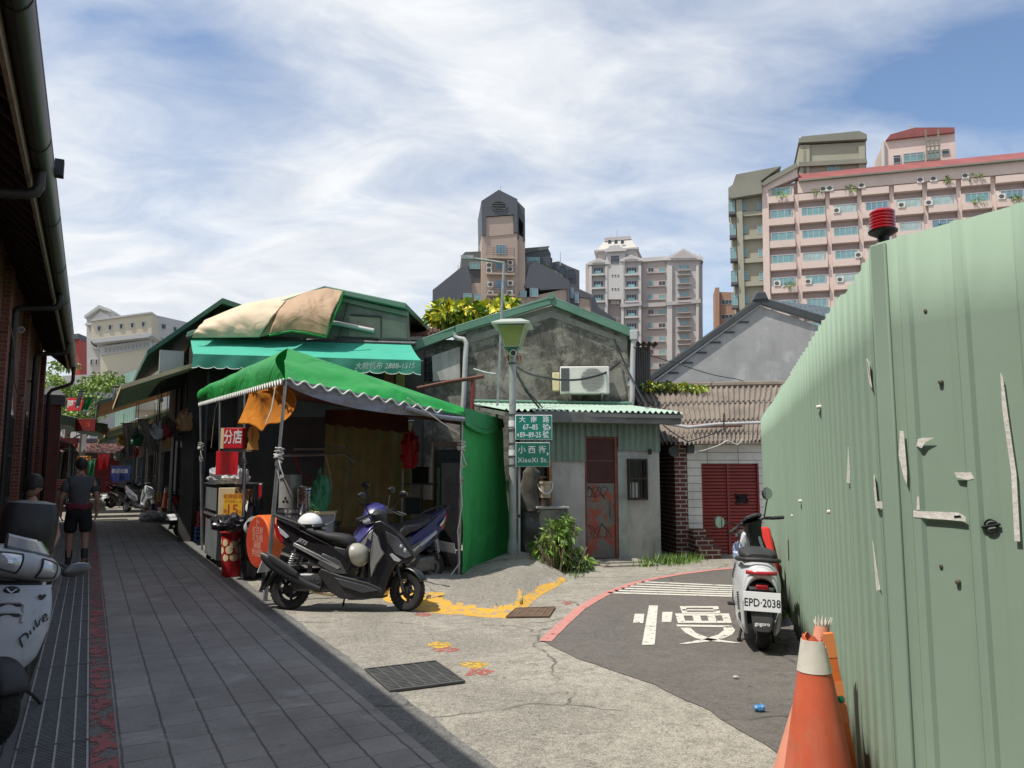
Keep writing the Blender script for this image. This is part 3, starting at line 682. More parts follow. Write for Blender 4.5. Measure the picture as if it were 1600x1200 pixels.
m_stainless = M('stainless', (.52, .53, .54), .25, .95, .12, 12)
m_bagb = M('black_bag', (.022, .021, .026), .32, 0, .2, 8, .6, 14)
m_bagg = cloth('green_bag', (.10, .42, .23), .4, .4, .2)
m_bagw = cloth('white_bag', (.62, .63, .64), .3, .4, .12)
m_curt = cloth('mustard_curtain', (.56, .46, .22), .05, .85, .2)
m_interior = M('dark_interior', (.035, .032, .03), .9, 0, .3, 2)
m_orplas = M('orange_drum', (.80, .16, .03), .5, 0, .08, 5)
m_drumface = M('drum_face', (.46, .055, .025), .5, 0, .12, 8)
m_pinktxt = M('faded_lettering', (.62, .36, .28), .7)
m_ply = M('plywood', (.33, .22, .12), .8, 0, .2, 5)
def S(n, Y): return n * Y / 1200
# ------------------------------------------------------------------ the market tent
L1 = W(446, 594, 9.2); L2 = W(313, 631, 15.2); R1 = W(725, 650, 10.9); R2 = W(787, 672, 13.8); R2t = W(786, 655, 13.8)
P = W(450, 544, 10.5); PB = W(319, 606, 15.4); R1t = W(725, 637, 11.0)
tent = thing('market_tent', 'food stall tent with a bright green tarpaulin roof and white zigzag trim on steel poles', 'tent', (-2.5, 11, 0))
TO = Vector((2.5, -11, 0))
def tl(p): return Vector(p) + TO
mb = MB()
def front(u, v):    # u along the front from the corner to the right, v from hem to crest
    a = L1.lerp(R1, u); a.z -= .06 * math.sin(math.pi * u) * .3; c = P.lerp(R1t, u); q = a.lerp(c, v)
    k = math.sin(math.pi * v) * (1 - .5 * u)
    q.y -= .10 * k + .05 * fbm(u * 5 + v * 2.2, v * 1.2, 4) * k * 2.2; q.z -= .035 * math.sin(u * 9) * math.sin(math.pi * v) + .03 * k * math.sin(13 * (u - v * .5)); return tl(q)
mb.grid(front, 60, 14)
def left(u, v):
    a = L1.lerp(L2, u); c = P.lerp(PB, u); q = a.lerp(c, v); k = math.sin(math.pi * v)
    q.x -= .12 * k + .03 * k * math.sin(15 * u + 3 * v); q.z += .06 * k + .03 * fbm(u * 8, v, 2) * k; return tl(q)
mb.grid(left, 50, 12)
def roof(u, v):
    q = P.lerp(R1t, u).lerp(PB.lerp(R2t, u), v); q.z -= .16 * math.sin(math.pi * u) * math.sin(math.pi * v); q.z += .05 * fbm(u * 4, v * 4, 1) * math.sin(math.pi * v); return tl(q)
mb.grid(roof, 30, 30)
mb.build('roof_tarpaulin', m_tarp, tent, angle=70)
mb = MB()
R1b = W(722, 663, 10.92)
def rval(u, v):
    a = R1t.lerp(R2t, u); b_ = W(722 + 62 * u, 664 + 12 * math.sin(math.pi * u) + 4 * u, 10.9 + 2.9 * u); q = a.lerp(b_, v); q.x += .05 * v; q.y -= .03 * math.sin(8 * u) * v
    q.z += .025 * abs(((u * 16) % 1) - .5) * (v > .99); return tl(q)
mb.grid(rval, 64, 6); mb.build('side_valance', m_tarpn, tent, angle=70)
mb = MB()
def curt(u, v):
    t0 = W(719 + 66 * u, 660, 10.95 + 2.9 * u); b0 = W(717 + 82 * u, 897 - 29 * u, 10.92 + 2.8 * u); q = t0.lerp(b0, v); q.x += .05 * math.sin(5 * u + 2 * v) * v + .025 * fbm(u * 3, v * 2) ; q.y += .04 * fbm(u * 4, v * 3, 8); return tl(q)
mb.grid(curt, 30, 24); mb.build('side_curtain', m_tarp_lit, tent, angle=70)
# lining under the roof with a scalloped lower edge at the back
mb = MB()
def lin(u, v):
    q = L1.lerp(R1, u).lerp(PB.lerp(R2t, u), v); q.z = q.z + .02 - .18 * math.sin(math.pi * v) + .10 * math.sin(math.pi * v) * (1 - u) ; q.z -= .02; return tl(q)
mb.grid(lin, 24, 24); mb.build('roof_lining', m_lining, tent, angle=70)
mb = MB()
def lin2(u, v):     # a hanging flap with scallops
    a = W(508 + 130 * u, 640, 13.2); zb = 664 + 14 * u - (0 if v < 1 else 3.2 * (1 - abs(math.sin(u * 6.2 * math.pi)))); b_ = W(508 + 130 * u, zb, 13.2); return tl(a.lerp(b_, v))
mb.grid(lin2, 100, 4); mb.build('inner_flap', m_lining, tent, angle=70)
# grey rolled sheet below the front hem and the wavy trims
mb = MB()
def roll(u, v):
    q = L1.lerp(R1, u); sag = .16 * math.sin(math.pi * min(1, u * 1.15)) ** .7 * (1 - u * .5); q.z -= v * (.07 + sag) - .02; q.y += .05 * v + .02 * math.sin(25 * u + 6 * v) * v; return tl(q)
mb.grid(roll, 60, 6); mb.build('rolled_sheet', m_roll, tent, angle=70)
mb = MB(); mb.tube([tl(R1.lerp(L1, t) + Vector((0, -.02, -.05 - .03 * math.sin(t * 9)))) for t in (0, .1, .2, .3, .36)], .035, 10); mb.build('hem_roll', m_roll, tent)
mb = MB(); mb.tube([tl(L1.lerp(R1, u / 220) + Vector((0, -.03, .0 + .032 * math.sin(u / 220 * 2 * math.pi * 13)))) for u in range(4, 190)], .011, 5); mb.build('wavy_trim', m_wtrim, tent)
mb = MB(); mb.tube([tl(L1.lerp(L2, u / 96) + Vector((-.025, -.01, (-.05 if u % 2 else .015)))) for u in range(97)], .013, 4); mb.build('zigzag_trim', m_wtrim, tent, angle=10)
# poles with couplings and rope knots
poles = [(L2, W(316, 857, 15.2)), (W(383, 612, 11.2), W(379, 903, 11.2)), (L1 + Vector((0, .02, .02)), Vector((-2.93, 9.35, 0))), (W(722, 655, 10.95), W(716, 908, 10.95)), (W(344, 622, 13.2), W(342, 872, 13.2))]
for a, b_ in poles:
    a = Vector(a); b_ = Vector((b_.x, b_.y, 0.0)); mb = MB(); mid = a.lerp(b_, .38)
    mb.cyl(tl(a), tl(mid), .019, n=12); mb.cyl(tl(mid + (a - mid).normalized() * .06), tl(b_), .026, n=12); po = mb.build('pole', m_steel, tent)
    mb = MB(); d = (a - b_).normalized(); mb.cyl(tl(mid - d * .04), tl(mid + d * .06), .036, n=14); mb.cyl(tl(mid + Vector((.02, -.04, 0))), tl(mid + Vector((.06, -.06, 0))), .012); mb.build('coupling', m_steel, po)
for (a, b_, t0) in ((poles[0][0], poles[0][1], .30), (poles[2][0], poles[2][1], .34), (poles[3][0], poles[3][1], .17)):
    c = Vector(a).lerp(Vector(b_), t0); mb = MB(); pts = []
    for k in range(60):
        an = k * 1.1; pts.append(tl(c + Vector((.045 * math.cos(an) + .015 * math.sin(k * 2.3), .045 * math.sin(an), .07 * math.sin(k * .37) * (1 if k < 40 else .5)))))
    pts += [tl(c + Vector((.02, -.05, -.1))), tl(c + Vector((.05, -.05, -.2))), tl(c + Vector((.08, -.05, -.27))), tl(c + Vector((.03, -.05, -.30))), tl(c + Vector((.0, -.05, -.2)))]
    mb.tube(pts, .008, 5); mb.build('rope', m_rope, tent)
mb = MB(); mb.tube([tl(W(637, 622, 10.2)), tl(W(690, 660, 10.6)), tl(W(718, 678, 10.85))], .008, 5); mb.build('rope', m_rope, tent)
mb = MB(); mb.tube([tl(W(431, 600, 9.3)), tl(W(424, 640, 9.25)), tl(W(415, 662, 9.2))], .007, 5); mb.build('rope', m_rope, tent)
mb = MB(); mb.tube([tl(W(330, 700, 15.0)), tl(W(336, 640, 14.6)), tl(W(345, 615, 14))], .007, 5); mb.build('rope', m_rope, tent)
mb = MB(); mb.tube([tl(W(722, 690, 10.9)), tl(W(719, 740, 10.9)), tl(W(722, 790, 10.9)), tl(W(715, 830, 10.9)), tl(W(718, 880, 10.9)), tl(W(700, 905, 10.7))], .009, 5); mb.build('cable', m_rope, tent)
# orange cloth tied to the corner
oc = MB()
def ocf(u, v):
    a = W(440 + 10 * v, 596 + 52 * v + 4 * u, 9.35 + .1 * v); b_ = W(388 - 12 * v ** 2 , 612 + 46 * v, 10.9); q = a.lerp(b_, u); q.z += -.10 * math.sin(math.pi * u) * (.4 + v) - .03 * math.sin(u * 14) * v; q.x += .10 * math.sin(math.pi * v) * (1 - u) + .04 * math.sin(9 * u + 2 * v); return q
oc.grid(ocf, 30, 20)
tag(oc.build('orange_cloth', m_orcl, angle=70, solid=.002), 'bright orange cloth hung between the two front poles of the green tent', 'cloth')
# ------------------------------------------------------------------ things in the stall
def stand(name, label, cat, px, py, Y, rz=0, group=None, z=None):
    p = W(px, py, Y); return thing(name, label, cat, (p.x, p.y, p.z if z is None else z), rz, group)
AL = TH - R(90)                       # local x along the alley towards the camera side faces
def panel(mb, w, h, t=.02, x=0, z=0, y=0): mb.box(x - w / 2, x + w / 2, y - t, y, z, z + h); return mb
# red light box sign
t = stand('sign_box', 'red box sign with two white characters hanging at the left side of the tent', 'sign', 366.5, 701, 11.0, R(-6))
w_, h_ = S(31, 11), S(32, 11)
mb = MB(); panel(mb, w_, h_, .12, y=.06); mb.build('box', m_bred, t, bevel=.006)
mb = MB(); text_mb(mb, '分店', h_ * .72, up_plane(0, -.0622, h_ * .52), narrow=.66, bold=.004); mb.build('lettering', m_white, t, angle=None)
mb = MB(); mb.box(-w_ / 2 - .05, -w_ / 2 - .002, -.05, .06, 0, h_); mb.build('side_panel', m_cream, t)
mb = MB(); mb.box(-w_ / 2 - .02, w_ / 2 + .12, -.03, .03, -.045, -.001); mb.build('rail', m_steel, t)
t = stand('banner', 'red cloth banner with two columns of dark handwritten characters below the box sign', 'banner', 354, 742, 11.3, R(-4))
mb = MB(); w_, h_ = S(36, 11.3), S(37, 11.3)
mb.grid(lambda u, v: ((u - .5) * w_, -.02 * math.sin(u * 7), v * h_), 14, 4); mb.build('cloth', m_bred, t, angle=70)
mb = MB()
for i, s_ in enumerate(('金牌老店', '特調冰品')): 
    for k, ch in enumerate(s_): text_mb(mb, ch, h_ * .19, up_plane(w_ * (.12 - .28 * i), -.026, h_ * (.86 - .24 * k)))
mb.build('lettering', m_dkred, t, angle=None)
t = stand('gourd_board', 'yellow gourd shaped board hanging beside the red box sign', 'sign board', 394, 703, 10.9, 0)
mb = MB(); k = S(1, 10.9)
pr = [(-8, 0), (10, 0), (9, 9), (8, 14), (10, 19), (10, 26), (6, 33), (0, 38), (-5, 35), (-8, 27), (-7, 20), (-5, 15), (-7, 9)]
mb.prism([(x * k, -.015, z * k) for x, z in pr], (0, .03, 0)); mb.build('board', m_ygourd, t, bevel=.003)
mb = MB(); text_mb(mb, '丨', .2, up_plane(.0, -.0165, k * 21)); mb.build('brush_mark', m_brown, t, angle=None)
# cart with shelves
t = stand('food_cart', 'grey metal food cart with a shelf roof under the left edge of the tent', 'cart', 331, 900, 12.9, TH, z=0)
mb = MB(); mb.box(-.02, .62, -.5, .9, .12, .80); mb.build('cabinet', m_cabg, t, bevel=.01)
mb = MB(); mb.box(-.06, .68, -.55, .95, .801, .84); mb.build('worktop', m_stainless, t, bevel=.006)
for x in (-.03, .63):
    for y in (-.5, .9): mb = MB(); mb.box(x - .015, x + .015, y - .015, y + .015, .841, 1.31); mb.build('upright', m_dkgrey, t)
mb = MB(); mb.box(-.06, .68, -.55, .95, 1.311, 1.34); mb.build('shelf', m_dkgrey, t, bevel=.004)
mb = MB(); mb.box(-.035, -.03, -.45, .88, .9, 1.28); mb.build('side_screen', m_cabg, t)
for x in (.05, .55):
    for y in (-.42, .82): mb = MB(); mb.lathe([(0, -.02), (.05, -.02), (.05, .02), (0, .02)], 14, 'y', (x, y, .06)); mb.build('castor', m_black, t)
def bagmesh(seed, rx, ry, rz, n=18, amp=.35, fr=3.0):
    mb = MB()
    def f(u, v):
        a = 2 * math.pi * u; ph = math.pi * v; d = Vector((math.sin(ph) * math.cos(a), math.sin(ph) * math.sin(a), -math.cos(ph)))
        r = 1 + amp * fbm(d.x * fr + seed, d.y * fr, d.z * fr); return (d.x * rx * r, d.y * ry * r, max(0, (d.z + .75) * rz * r))
    mb.grid(f, n * 2, n); return mb
def bag(label, px, py, Y, rx, ry, rz, mat, seed, cat='bag', name='plastic_bag', group=None, z=None):
    p = W(px, py, Y); o = bagmesh(seed, rx, ry, rz).build(name, mat, loc=(p.x, p.y, p.z if z is None else z), angle=24); return tag(o, label, cat, group)
bag('crumpled white cloth bundle on the shelf roof of the food cart', 352, 763, 12.3, .25, .30, .16, m_bagw, 3, 'cloth', 'cloth_bundle', z=1.34)
bag('second smaller white bundle at the right end of the cart shelf roof', 376, 763, 12.0, .12, .15, .13, m_bagw, 8, 'cloth', 'cloth_bundle', z=1.34)
t = stand('price_sign', 'yellow price card with a big red 15 above the red bin', 'sign', 363.5, 806, 11.15, R(-5))
w_, h_ = S(30, 11.15), S(34, 11.15); mb = MB(); panel(mb, w_, h_, .012); mb.build('card', m_yel, t)
mb = MB(); text_mb(mb, '15', h_ * .62, up_plane(-.01, -.0135, h_ * .27), bold=.004); mb.build('number', m_redin, t, angle=None)
mb = MB(); text_mb(mb, '老牌飯糰', h_ * .24, up_plane(0, -.0135, h_ * .86)); text_mb(mb, '下午茶點 2—8', h_ * .13, up_plane(0, -.0135, h_ * .64)); text_mb(mb, '售', h_ * .2, up_plane(-w_ * .39, -.0135, h_ * .2)); text_mb(mb, '元', h_ * .2, up_plane(w_ * .39, -.0135, h_ * .15)); mb.build('lettering', m_redin, t, angle=None)
t = stand('display_box', 'cream and brown display box standing on the food cart worktop', 'box', 366, 800, 11.9, R(-4), z=.842)
mb = MB(); mb.box(-.26, .0, 0, .2, 0, .44); mb.build('cream_panel', m_cream, t, bevel=.004); mb = MB(); mb.box(.002, .22, .02, .2, 0, .42); mb.build('brown_panel', m_brown, t, bevel=.004)
for i, (px, h_, r_, mt) in enumerate([(393, .30, .045, m_cream), (399, .22, .05, m_orplas), (405, .34, .035, m_bred), (388, .24, .05, m_white)]):
    p = W(px, 800, 11.4 + .05 * i); mb = MB(); mb.lathe([(0, 0), (r_, 0), (r_, h_ * .65), (r_ * .5, h_ * .85), (r_ * .45, h_), (0, h_)], 16)
    tag(mb.build('sauce_bottle', mt, loc=(p.x, p.y, .86)), ['cream coloured bottle on the counter behind the price card', 'squat orange tub on the counter beside the bottles', 'thin red bottle on the counter right of the orange tub', 'white jar on the counter next to the price card'][i], 'bottle', 'bottles on the stall counter')
t = stand('counter', 'low dark counter under the bottles in the front corner of the tent', 'counter', 400, 900, 11.6, R(-10), z=0); mb = MB(); mb.box(-.22, .22, -.2, .3, .82, .857); mb.build('top', m_ply, t)
mb = MB(); mb.box(-.2, .2, -.17, .28, 0, .819); mb.build('body', m_interior, t)
mb = MB()
for k in range(9): mb.lathe([(.10 + .012 * (k % 2), k * .022), (.10 + .012 * ((k + 1) % 2), (k + 1) * .022)], 20)
p = W(393, 825, 10.9); tag(mb.build('paper_cup_stack', m_bagw, loc=(p.x, p.y, p.z), rot=(R(70), 0, R(30))), 'ribbed white roll lying over the red bin beside the price card', 'roll')
# red spotted bin with black bag
p = G(357, 903); t = thing('spotted_bin', 'red plastic bin with cream spots standing by the tent pole', 'bin', (p.x, p.y + .15, 0.008))
k = S(1, 11.2); H = 68 * k; r0, r1 = 15.5 * k, 18.5 * k
mb = MB(); mb.lathe([(0, 0), (r0, 0), (r0 + .005, .02), (r1, H), (r1 - .01, H), (0, H - .02)], 32); mb.build('body', m_bred, t)
m_lid = M('pinkish_red_lid', (.70, .05, .06), .4, 0, .06, 5)
mb = MB(); mb.lathe([(r1 - .01, H - .005), (r1 + .025, H), (r1 + .028, H + .03), (r1 + .005, H + .065), (r1 - .04, H + .07), (0, H + .05)], 32); mb.build('rim', m_lid, t)
mb = MB()
for a_, z_, rr in ((-115, .78, .05), (-70, .74, .052), (-92, .62, .056), (-112, .44, .05), (-66, .46, .06), (-140, .6, .05), (-45, .62, .05), (-160, .8, .05), (-35, .8, .05)):
    for i in range(1):
        z = z_ * H; R0 = r0 + (r1 - r0) * z_ + .0035; pts = []
        for j in range(18):
            an = 2 * math.pi * j / 18; da = rr * math.cos(an) / R0; pts.append((R0 * math.cos(R(a_) + da), R0 * math.sin(R(a_) + da), z + rr * 1.05 * math.sin(an)))
        pc = Vector(((R0 + .001) * math.cos(R(a_)), (R0 + .001) * math.sin(R(a_)), z)); rg = []
        for s_ in (.5, 1.0): rg.append([((lambda da, q_: (R0 * math.cos(R(a_) + da), R0 * math.sin(R(a_) + da), q_))(rr * s_ * math.cos(2 * math.pi * j / 18) / R0, z + rr * s_ * 1.05 * math.sin(2 * math.pi * j / 18))) for j in range(18)])
        mb.add([pc] + rg[0] + rg[1], [(0, 1 + j, 1 + (j + 1) % 18) for j in range(18)] + [(1 + j, 19 + j, 19 + (j + 1) % 18, 1 + (j + 1) % 18) for j in range(18)])
sp_o = mb.build('spots', m_cream, t, angle=None); sp_o['kind'] = 'stuff'
bag('black plastic rubbish bag heaped on top of the red spotted bin', 358, 838, 11.1, .24, .22, .13, m_bagb, 5, 'bag', 'rubbish_bag', z=H + .06)
bag('black rubbish bag slumped on the ground between the bin and the orange drum', 392, 890, 11.3, .16, .2, .62, m_bagb, 15, 'bag', 'rubbish_bag', z=.01)
# orange drum sign
t = stand('drum_sign', 'round orange drum sign with rows of faded lettering behind the black scooter', 'sign', 405, 846, 10.0, R(-46))
k = S(1, 10); rr = 38.5 * k
Rm = Matrix.Rotation(R(-14), 4, 'Z')
mb = MB(); mb.lathe([(0, -.02), (rr, -.02), (rr + .012, -.01), (rr + .012, .15), (rr - .03, .17), (0, .17)], 40, 'y'); mb.build('drum', m_orplas, t)
mb = MB(); mb.lathe([(0, -.024), (rr - .012, -.024), (rr - .012, -.0205)], 40, 'y'); mb.build('face', m_drumface, t)
mb = MB()
for j, s_ in enumerate(('紅豆餅', '花生糖', '麻糬', '芋頭酥')): text_mb(mb, s_, .10, up_plane(0, -.026, rr * (.42 - .30 * j)))
text_mb(mb, '卜', .14, up_plane(-.02, -.026, rr * .74)); mb.build('lettering', m_pinktxt, t, angle=None)
mb = MB(); mb.cyl((0, .07, -rr - .01), (0, .07, -.82 + .02), .022)
for a_ in (0, 120, 240): mb.tube([(0, .07, -.6), (.22 * math.cos(R(a_)), .07 + .22 * math.sin(R(a_)), -.815)], .016, 8)
mb.build('stand', m_dkgrey, t)
t = stand('drum_sign', 'second small orange drum half hidden behind the round orange sign', 'sign', 424, 838, 10.25, R(-25)); mb = MB(); mb.lathe([(0, -.04), (.20, -.04), (.21, 0), (.20, .10), (0, .10)], 28, 'y'); mb.build('drum', m_orplas, t); mb = MB(); mb.cyl((0, .03, -.2), (0, .03, -.72), .02); mb.box(-.12, .12, -.05, .11, -.735, -.715); mb.build('stand', m_dkgrey, t)
# narrow post with red and white bands
t = stand('marker_board', 'thin white and red upright board leaning beside the tent corner pole', 'board', 402, 900, 11.5, 0, z=.86); k = S(1, 10.6)
mb = MB(); mb.box(-.02, .02, -.01, .01, 0, .5); mb.build('board', m_white, t); mb = MB(); mb.box(-.0215, .0215, -.0115, .0115, .25, .48); mb.build('red_band', m_bred, t)
# grey drum with three lobed mark, bench, bucket, bags
t = stand('bench_table', 'dark steel work bench in the tent carrying a bucket and grey tank', 'table', 462, 900, 11.9, R(4), z=0)
mb = MB(); mb.box(-.55, .62, -.3, .35, .72, .76); mb.build('top', m_dkgrey, t, bevel=.004)
for x in (-.5, .57):
    for y in (-.26, .31): mb = MB(); mb.box(x - .02, x + .02, y - .02, y + .02, 0, .719); mb.build('leg', m_dkgrey, t)
mb = MB(); mb.box(-.5, .57, -.24, .3, .15, .18); mb.build('shelf', m_dkgrey, t)
t = stand('steel_drum', 'large grey cylinder tank with a dark three lobed mark standing on the bench', 'tank', 453, 790, 11.9, R(-12), z=.762); k = S(1, 11.9); r_ = 17 * k
m_tank = M('tank_grey', (.34, .35, .33), .45, .2, .15, 5)
mb = MB(); mb.lathe([(0, 0), (r_, 0), (r_, 70 * k), (r_ * .96, 73 * k), (0, 74 * k)], 32); mb.build('body', m_tank, t)
mb = MB(); c = (0.01, 34 * k)
for a_ in (90, 210, 330):
    d = Vector((math.cos(R(a_)), math.sin(R(a_)))); q = Vector((-d.y, d.x)); L = .062
    P4 = [Vector(c) + d * .006, Vector(c) + d * L * .5 + q * .022, Vector(c) + d * L, Vector(c) + d * L * .5 - q * .022]
    mb.poly([(p_.x, -math.sqrt(r_ * r_ - p_.x ** 2) - .003, p_.y) for p_ in P4])
mb.build('three_lobed_mark', m_black, t, angle=None)
mb = MB(); mb.box(-.2, .2, -.03, .0, 82 * k, 112 * k); mb = MB()
t = stand('steel_bucket', 'tall stainless steel bucket with ribbed rim on the bench', 'bucket', 477, 822, 11.6, 0, z=.762); k = S(1, 11.6)
mb = MB(); pr = [(0, 0), (12.5 * k, 0), (13.5 * k, 46 * k), (14.5 * k, 47 * k), (13.6 * k, 50 * k), (14.5 * k, 52 * k), (13.7 * k, 55 * k), (14.5 * k, 57 * k), (13.9 * k, 58 * k), (0, 54 * k)]; mb.lathe(pr, 28); mb.build('body', m_stainless, t)
t = stand('funnel', 'small shiny metal funnel hanging in front of the steel bucket', 'funnel', 472, 803, 11.35, 0); k = S(1, 11.35)
mb = MB(); mb.lathe([(.062, 0), (.058, .006), (.02, .11), (.009, .17), (.007, .17), (.017, .11), (.05, .012)], 20); mb.build('cone', m_stainless, t)
mb = MB(); mb.tube([(0, 0, .165), (0, .1, .24), (0, .2, .3)], .005, 6); mb.build('hook', m_dkgrey, t)
t = stand('plastic_crate', 'tall pale grey plastic tub with a rim holding a green bag', 'tub', 501, 870, 11.0, R(8), z=.28); k = S(1, 11)
m_tub = M('pale_grey_plastic', (.36, .39, .42), .45, 0, .08, 5)
mb = MB(); mb.loft([[(-.15, -.13, 0), (.15, -.13, 0), (.15, .13, 0), (-.15, .13, 0)], [(-.18, -.16, .66), (.18, -.16, .66), (.18, .16, .66), (-.18, .16, .66)]]); mb.build('body', m_tub, t, bevel=.015)
mb = MB(); mb.box(-.2, .2, -.18, .18, .655, .70); mb.build('rim', m_cream, t, bevel=.008)
mb = MB(); mb.tube([(-.2, -.185, .66), (-.19, -.24, .52), (.0, -.25, .48), (.19, -.24, .58), (.2, -.185, .66)], .008, 6); mb.build('handle', m_white, t)
t2 = stand('stool', 'low dark stool under the pale grey plastic tub', 'stool', 501, 900, 11.0, R(8), z=0); mb = MB(); mb.box(-.18, .18, -.17, .17, .24, .278); mb.build('seat', m_dkgrey, t2)
for x in (-.15, .15):
    for y in (-.14, .14): mb = MB(); mb.box(x - .015, x + .015, y - .015, y + .015, 0, .239); mb.build('leg', m_dkgrey, t2)
bag('crumpled pale green plastic bag stuffed on the grey tub', 500, 792, 11.0, .13, .12, .28, m_bagg, 21, z=.97)
t = stand('menu_board', 'black board covered with small white chalk characters leaning below the bench', 'sign board', 449, 835, 11.25, R(-5), z=.55); k = S(1, 11.25)
mb = MB(); mb.box(-.17, .17, -.015, 0, 0, .46); mb.build('board', m_slate, t)
mb = MB()
for j, s_ in enumerate(('米粉湯 油豆腐', '黑白切 嘴邊肉', '大腸 肝連 35', '貢丸湯 青菜', '豬血湯 30')): text_mb(mb, s_, .052, up_plane(0, -.0165, .41 - .085 * j))
mb.build('lettering', m_wtrim, t, angle=None)
t = stand('slate_screen', 'large dark slate coloured panel hanging behind the bench inside the tent', 'panel', 472, 742, 12.7, R(3)); k = S(1, 12.7)
mb = MB(); mb.box(-33 * k, 33 * k, 0, .03, 0, 90 * k); mb.build('board', m_slate, t); mb = MB(); mb.box(-12 * k, 34 * k, -.1, -.0, 38 * k, 41 * k); mb.build('rail', m_steel, t)
t = stand('back_curtain', 'mustard brown curtain closing off the back of the tent', 'curtain', 570, 860, 14.3, R(6), z=.1); k = S(1, 14.3)
mb = MB(); mb.grid(lambda u, v: ((u - .5) * 140 * k, .06 * math.sin(u * 38) * (1 - .5 * v), v * 2.35), 80, 8); mb.build('cloth', m_curt, t, angle=70)
mb = MB(); mb.cyl((-72 * k, 0, 2.37), (72 * k, 0, 2.37), .015); mb.build('rail', m_dkgrey, t)
t = stand('red_bundle', 'bunch of red plastic nets hanging at the back of the tent', 'net bag', 640, 732, 12.6); mb = bagmesh(31, .14, .12, .30, 14, .6, 5); mb.build('nets', m_bred, t, angle=30); mb = MB(); mb.cyl((0, 0, .3), (0, 0, .62), .006); mb.build('string', m_dkred, t)
t = stand('back_door', 'dark grey weathered door at the right rear of the tent', 'door', 697, 860, 14.9, R(12), z=.05); k = S(1, 14.9)
mb = MB(); mb.box(-20 * k, 20 * k, 0, .05, 0, 1.9); mb.build('leaf', m_dkgrey, t); mb = MB(); mb.box(-23 * k, -20.3 * k, -.04, .07, 0, 1.95); mb.box(20.3 * k, 23 * k, -.04, .07, 0, 1.95); mb.box(-23 * k, 23 * k, -.04, .07, 1.951, 2.05); mb.build('frame', m_dkwood, t)
t = stand('storage_shelf', 'dark cluttered storage rack at the right rear of the tent', 'shelf', 655, 870, 13.6, R(10), z=0)
for z in (.3, .8, 1.3): mb = MB(); mb.box(-.32, .32, -.2, .2, z, z + .03); mb.build('shelf', m_dkgrey, t)
for x in (-.31, .31):
    for y in (-.19, .19): mb = MB(); mb.box(x - .012, x + .012, y - .012, y + .012, 0, 1.6); mb.build('upright', m_steel, t)
for i, (x, z, s_, mt) in enumerate(((-.15, .33, .22, m_brown), (.15, .33, .26, m_interior), (-.12, .83, .24, m_slate), (.14, .83, .2, m_brown), (0, 1.33, .28, m_interior))):
    q = t.matrix_basis @ Vector((x, 0, z)); mb = MB(); mb.box(-s_ / 2, s_ / 2, -.14, .14, 0, s_); mb.box(-s_ / 2 - .004, s_ / 2 + .004, -.145, .145, s_ * .8, s_ + .004)
    tag(mb.build('carton', mt, loc=q, rot=(0, 0, R(10)), bevel=.004), ['brown carton on the left of the lowest rack shelf', 'dark carton on the right of the lowest rack shelf', 'slate coloured carton on the left of the middle rack shelf', 'brown carton on the right of the middle rack shelf', 'dark carton alone on the top rack shelf'][i], 'box', 'cartons on the storage rack')
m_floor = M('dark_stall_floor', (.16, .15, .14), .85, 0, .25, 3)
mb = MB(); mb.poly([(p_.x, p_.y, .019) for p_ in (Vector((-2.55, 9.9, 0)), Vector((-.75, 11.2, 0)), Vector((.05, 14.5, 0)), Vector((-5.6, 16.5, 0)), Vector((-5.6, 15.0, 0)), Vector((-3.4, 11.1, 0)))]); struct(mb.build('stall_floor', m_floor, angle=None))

EXTRA = [(586, 822, 12.6, .30, .24, .34, m_dkgrey, 'dark grey metal box', .0), (612, 800, 12.9, .34, .26, .62, m_cabg, 'tall grey green cabinet', .0), (545, 806, 12.9, .36, .3, .55, m_brown, 'large brown carton', .0), (668, 838, 12.2, .3, .3, .45, m_tub, 'pale grey tub', .0)]
PLX = ['on the floor behind the blue scooter', 'against the mustard curtain behind the scooter mirrors', 'on the floor left of the grey green cabinet', 'on the floor right of the blue scooter seat']
for i, (px, py, Y, w_, d_, h_, mt, nm) in enumerate([e[:8] for e in EXTRA]):
    p = W(px, py, Y); t = thing('stored_box', nm + ' ' + PLX[i], 'box', (p.x, p.y, .02), R(5 * i - 6)); mb = MB(); mb.box(-w_ / 2, w_ / 2, -d_ / 2, d_ / 2, 0, h_); mb.build('body', mt, t, bevel=.01); mb = MB(); mb.box(-w_ / 2 - .01, w_ / 2 + .01, -d_ / 2 - .01, d_ / 2 + .01, h_ + .001, h_ + .04); mb.build('lid', mt, t, bevel=.006)
p = W(520, 700, 13.6); t = thing('wall_shelf', 'grey wall shelf with an angled arm at the left edge of the mustard curtain', 'shelf', p, R(4)); mb = MB(); mb.box(-.45, .25, -.15, .12, 0, .03); mb.build('board', m_steel, t); mb = MB(); mb.tube([(.2, -.1, 0), (.32, -.1, -.14), (.30, -.1, -.7)], .014, 6); mb.build('arm', m_pvc if 'm_pvc' in globals() else m_steel, t)
p = W(520, 668, 12.2); t = thing('pipe_frame', 'thin steel pipe frame hung with cables over the work bench', 'frame', p, 0); mb = MB(); mb.tube([(-.9, 0, -.45), (.2, 0, -.42), (.36, .02, -.55)], .02, 8); mb.build('pipe', m_steel, t); mb = MB()
mb.tube([(-.6, 0, -.44), (-.5, .02, -.7), (-.35, 0, -.82), (-.3, .03, -1.0)], .008, 5); mb.build('cable', m_bred, t); mb = MB(); mb.tube([(-.1, 0, -.43), (.0, .02, -.9), (-.05, 0, -1.15)], .008, 5); mb.build('cable', m_rope, t)
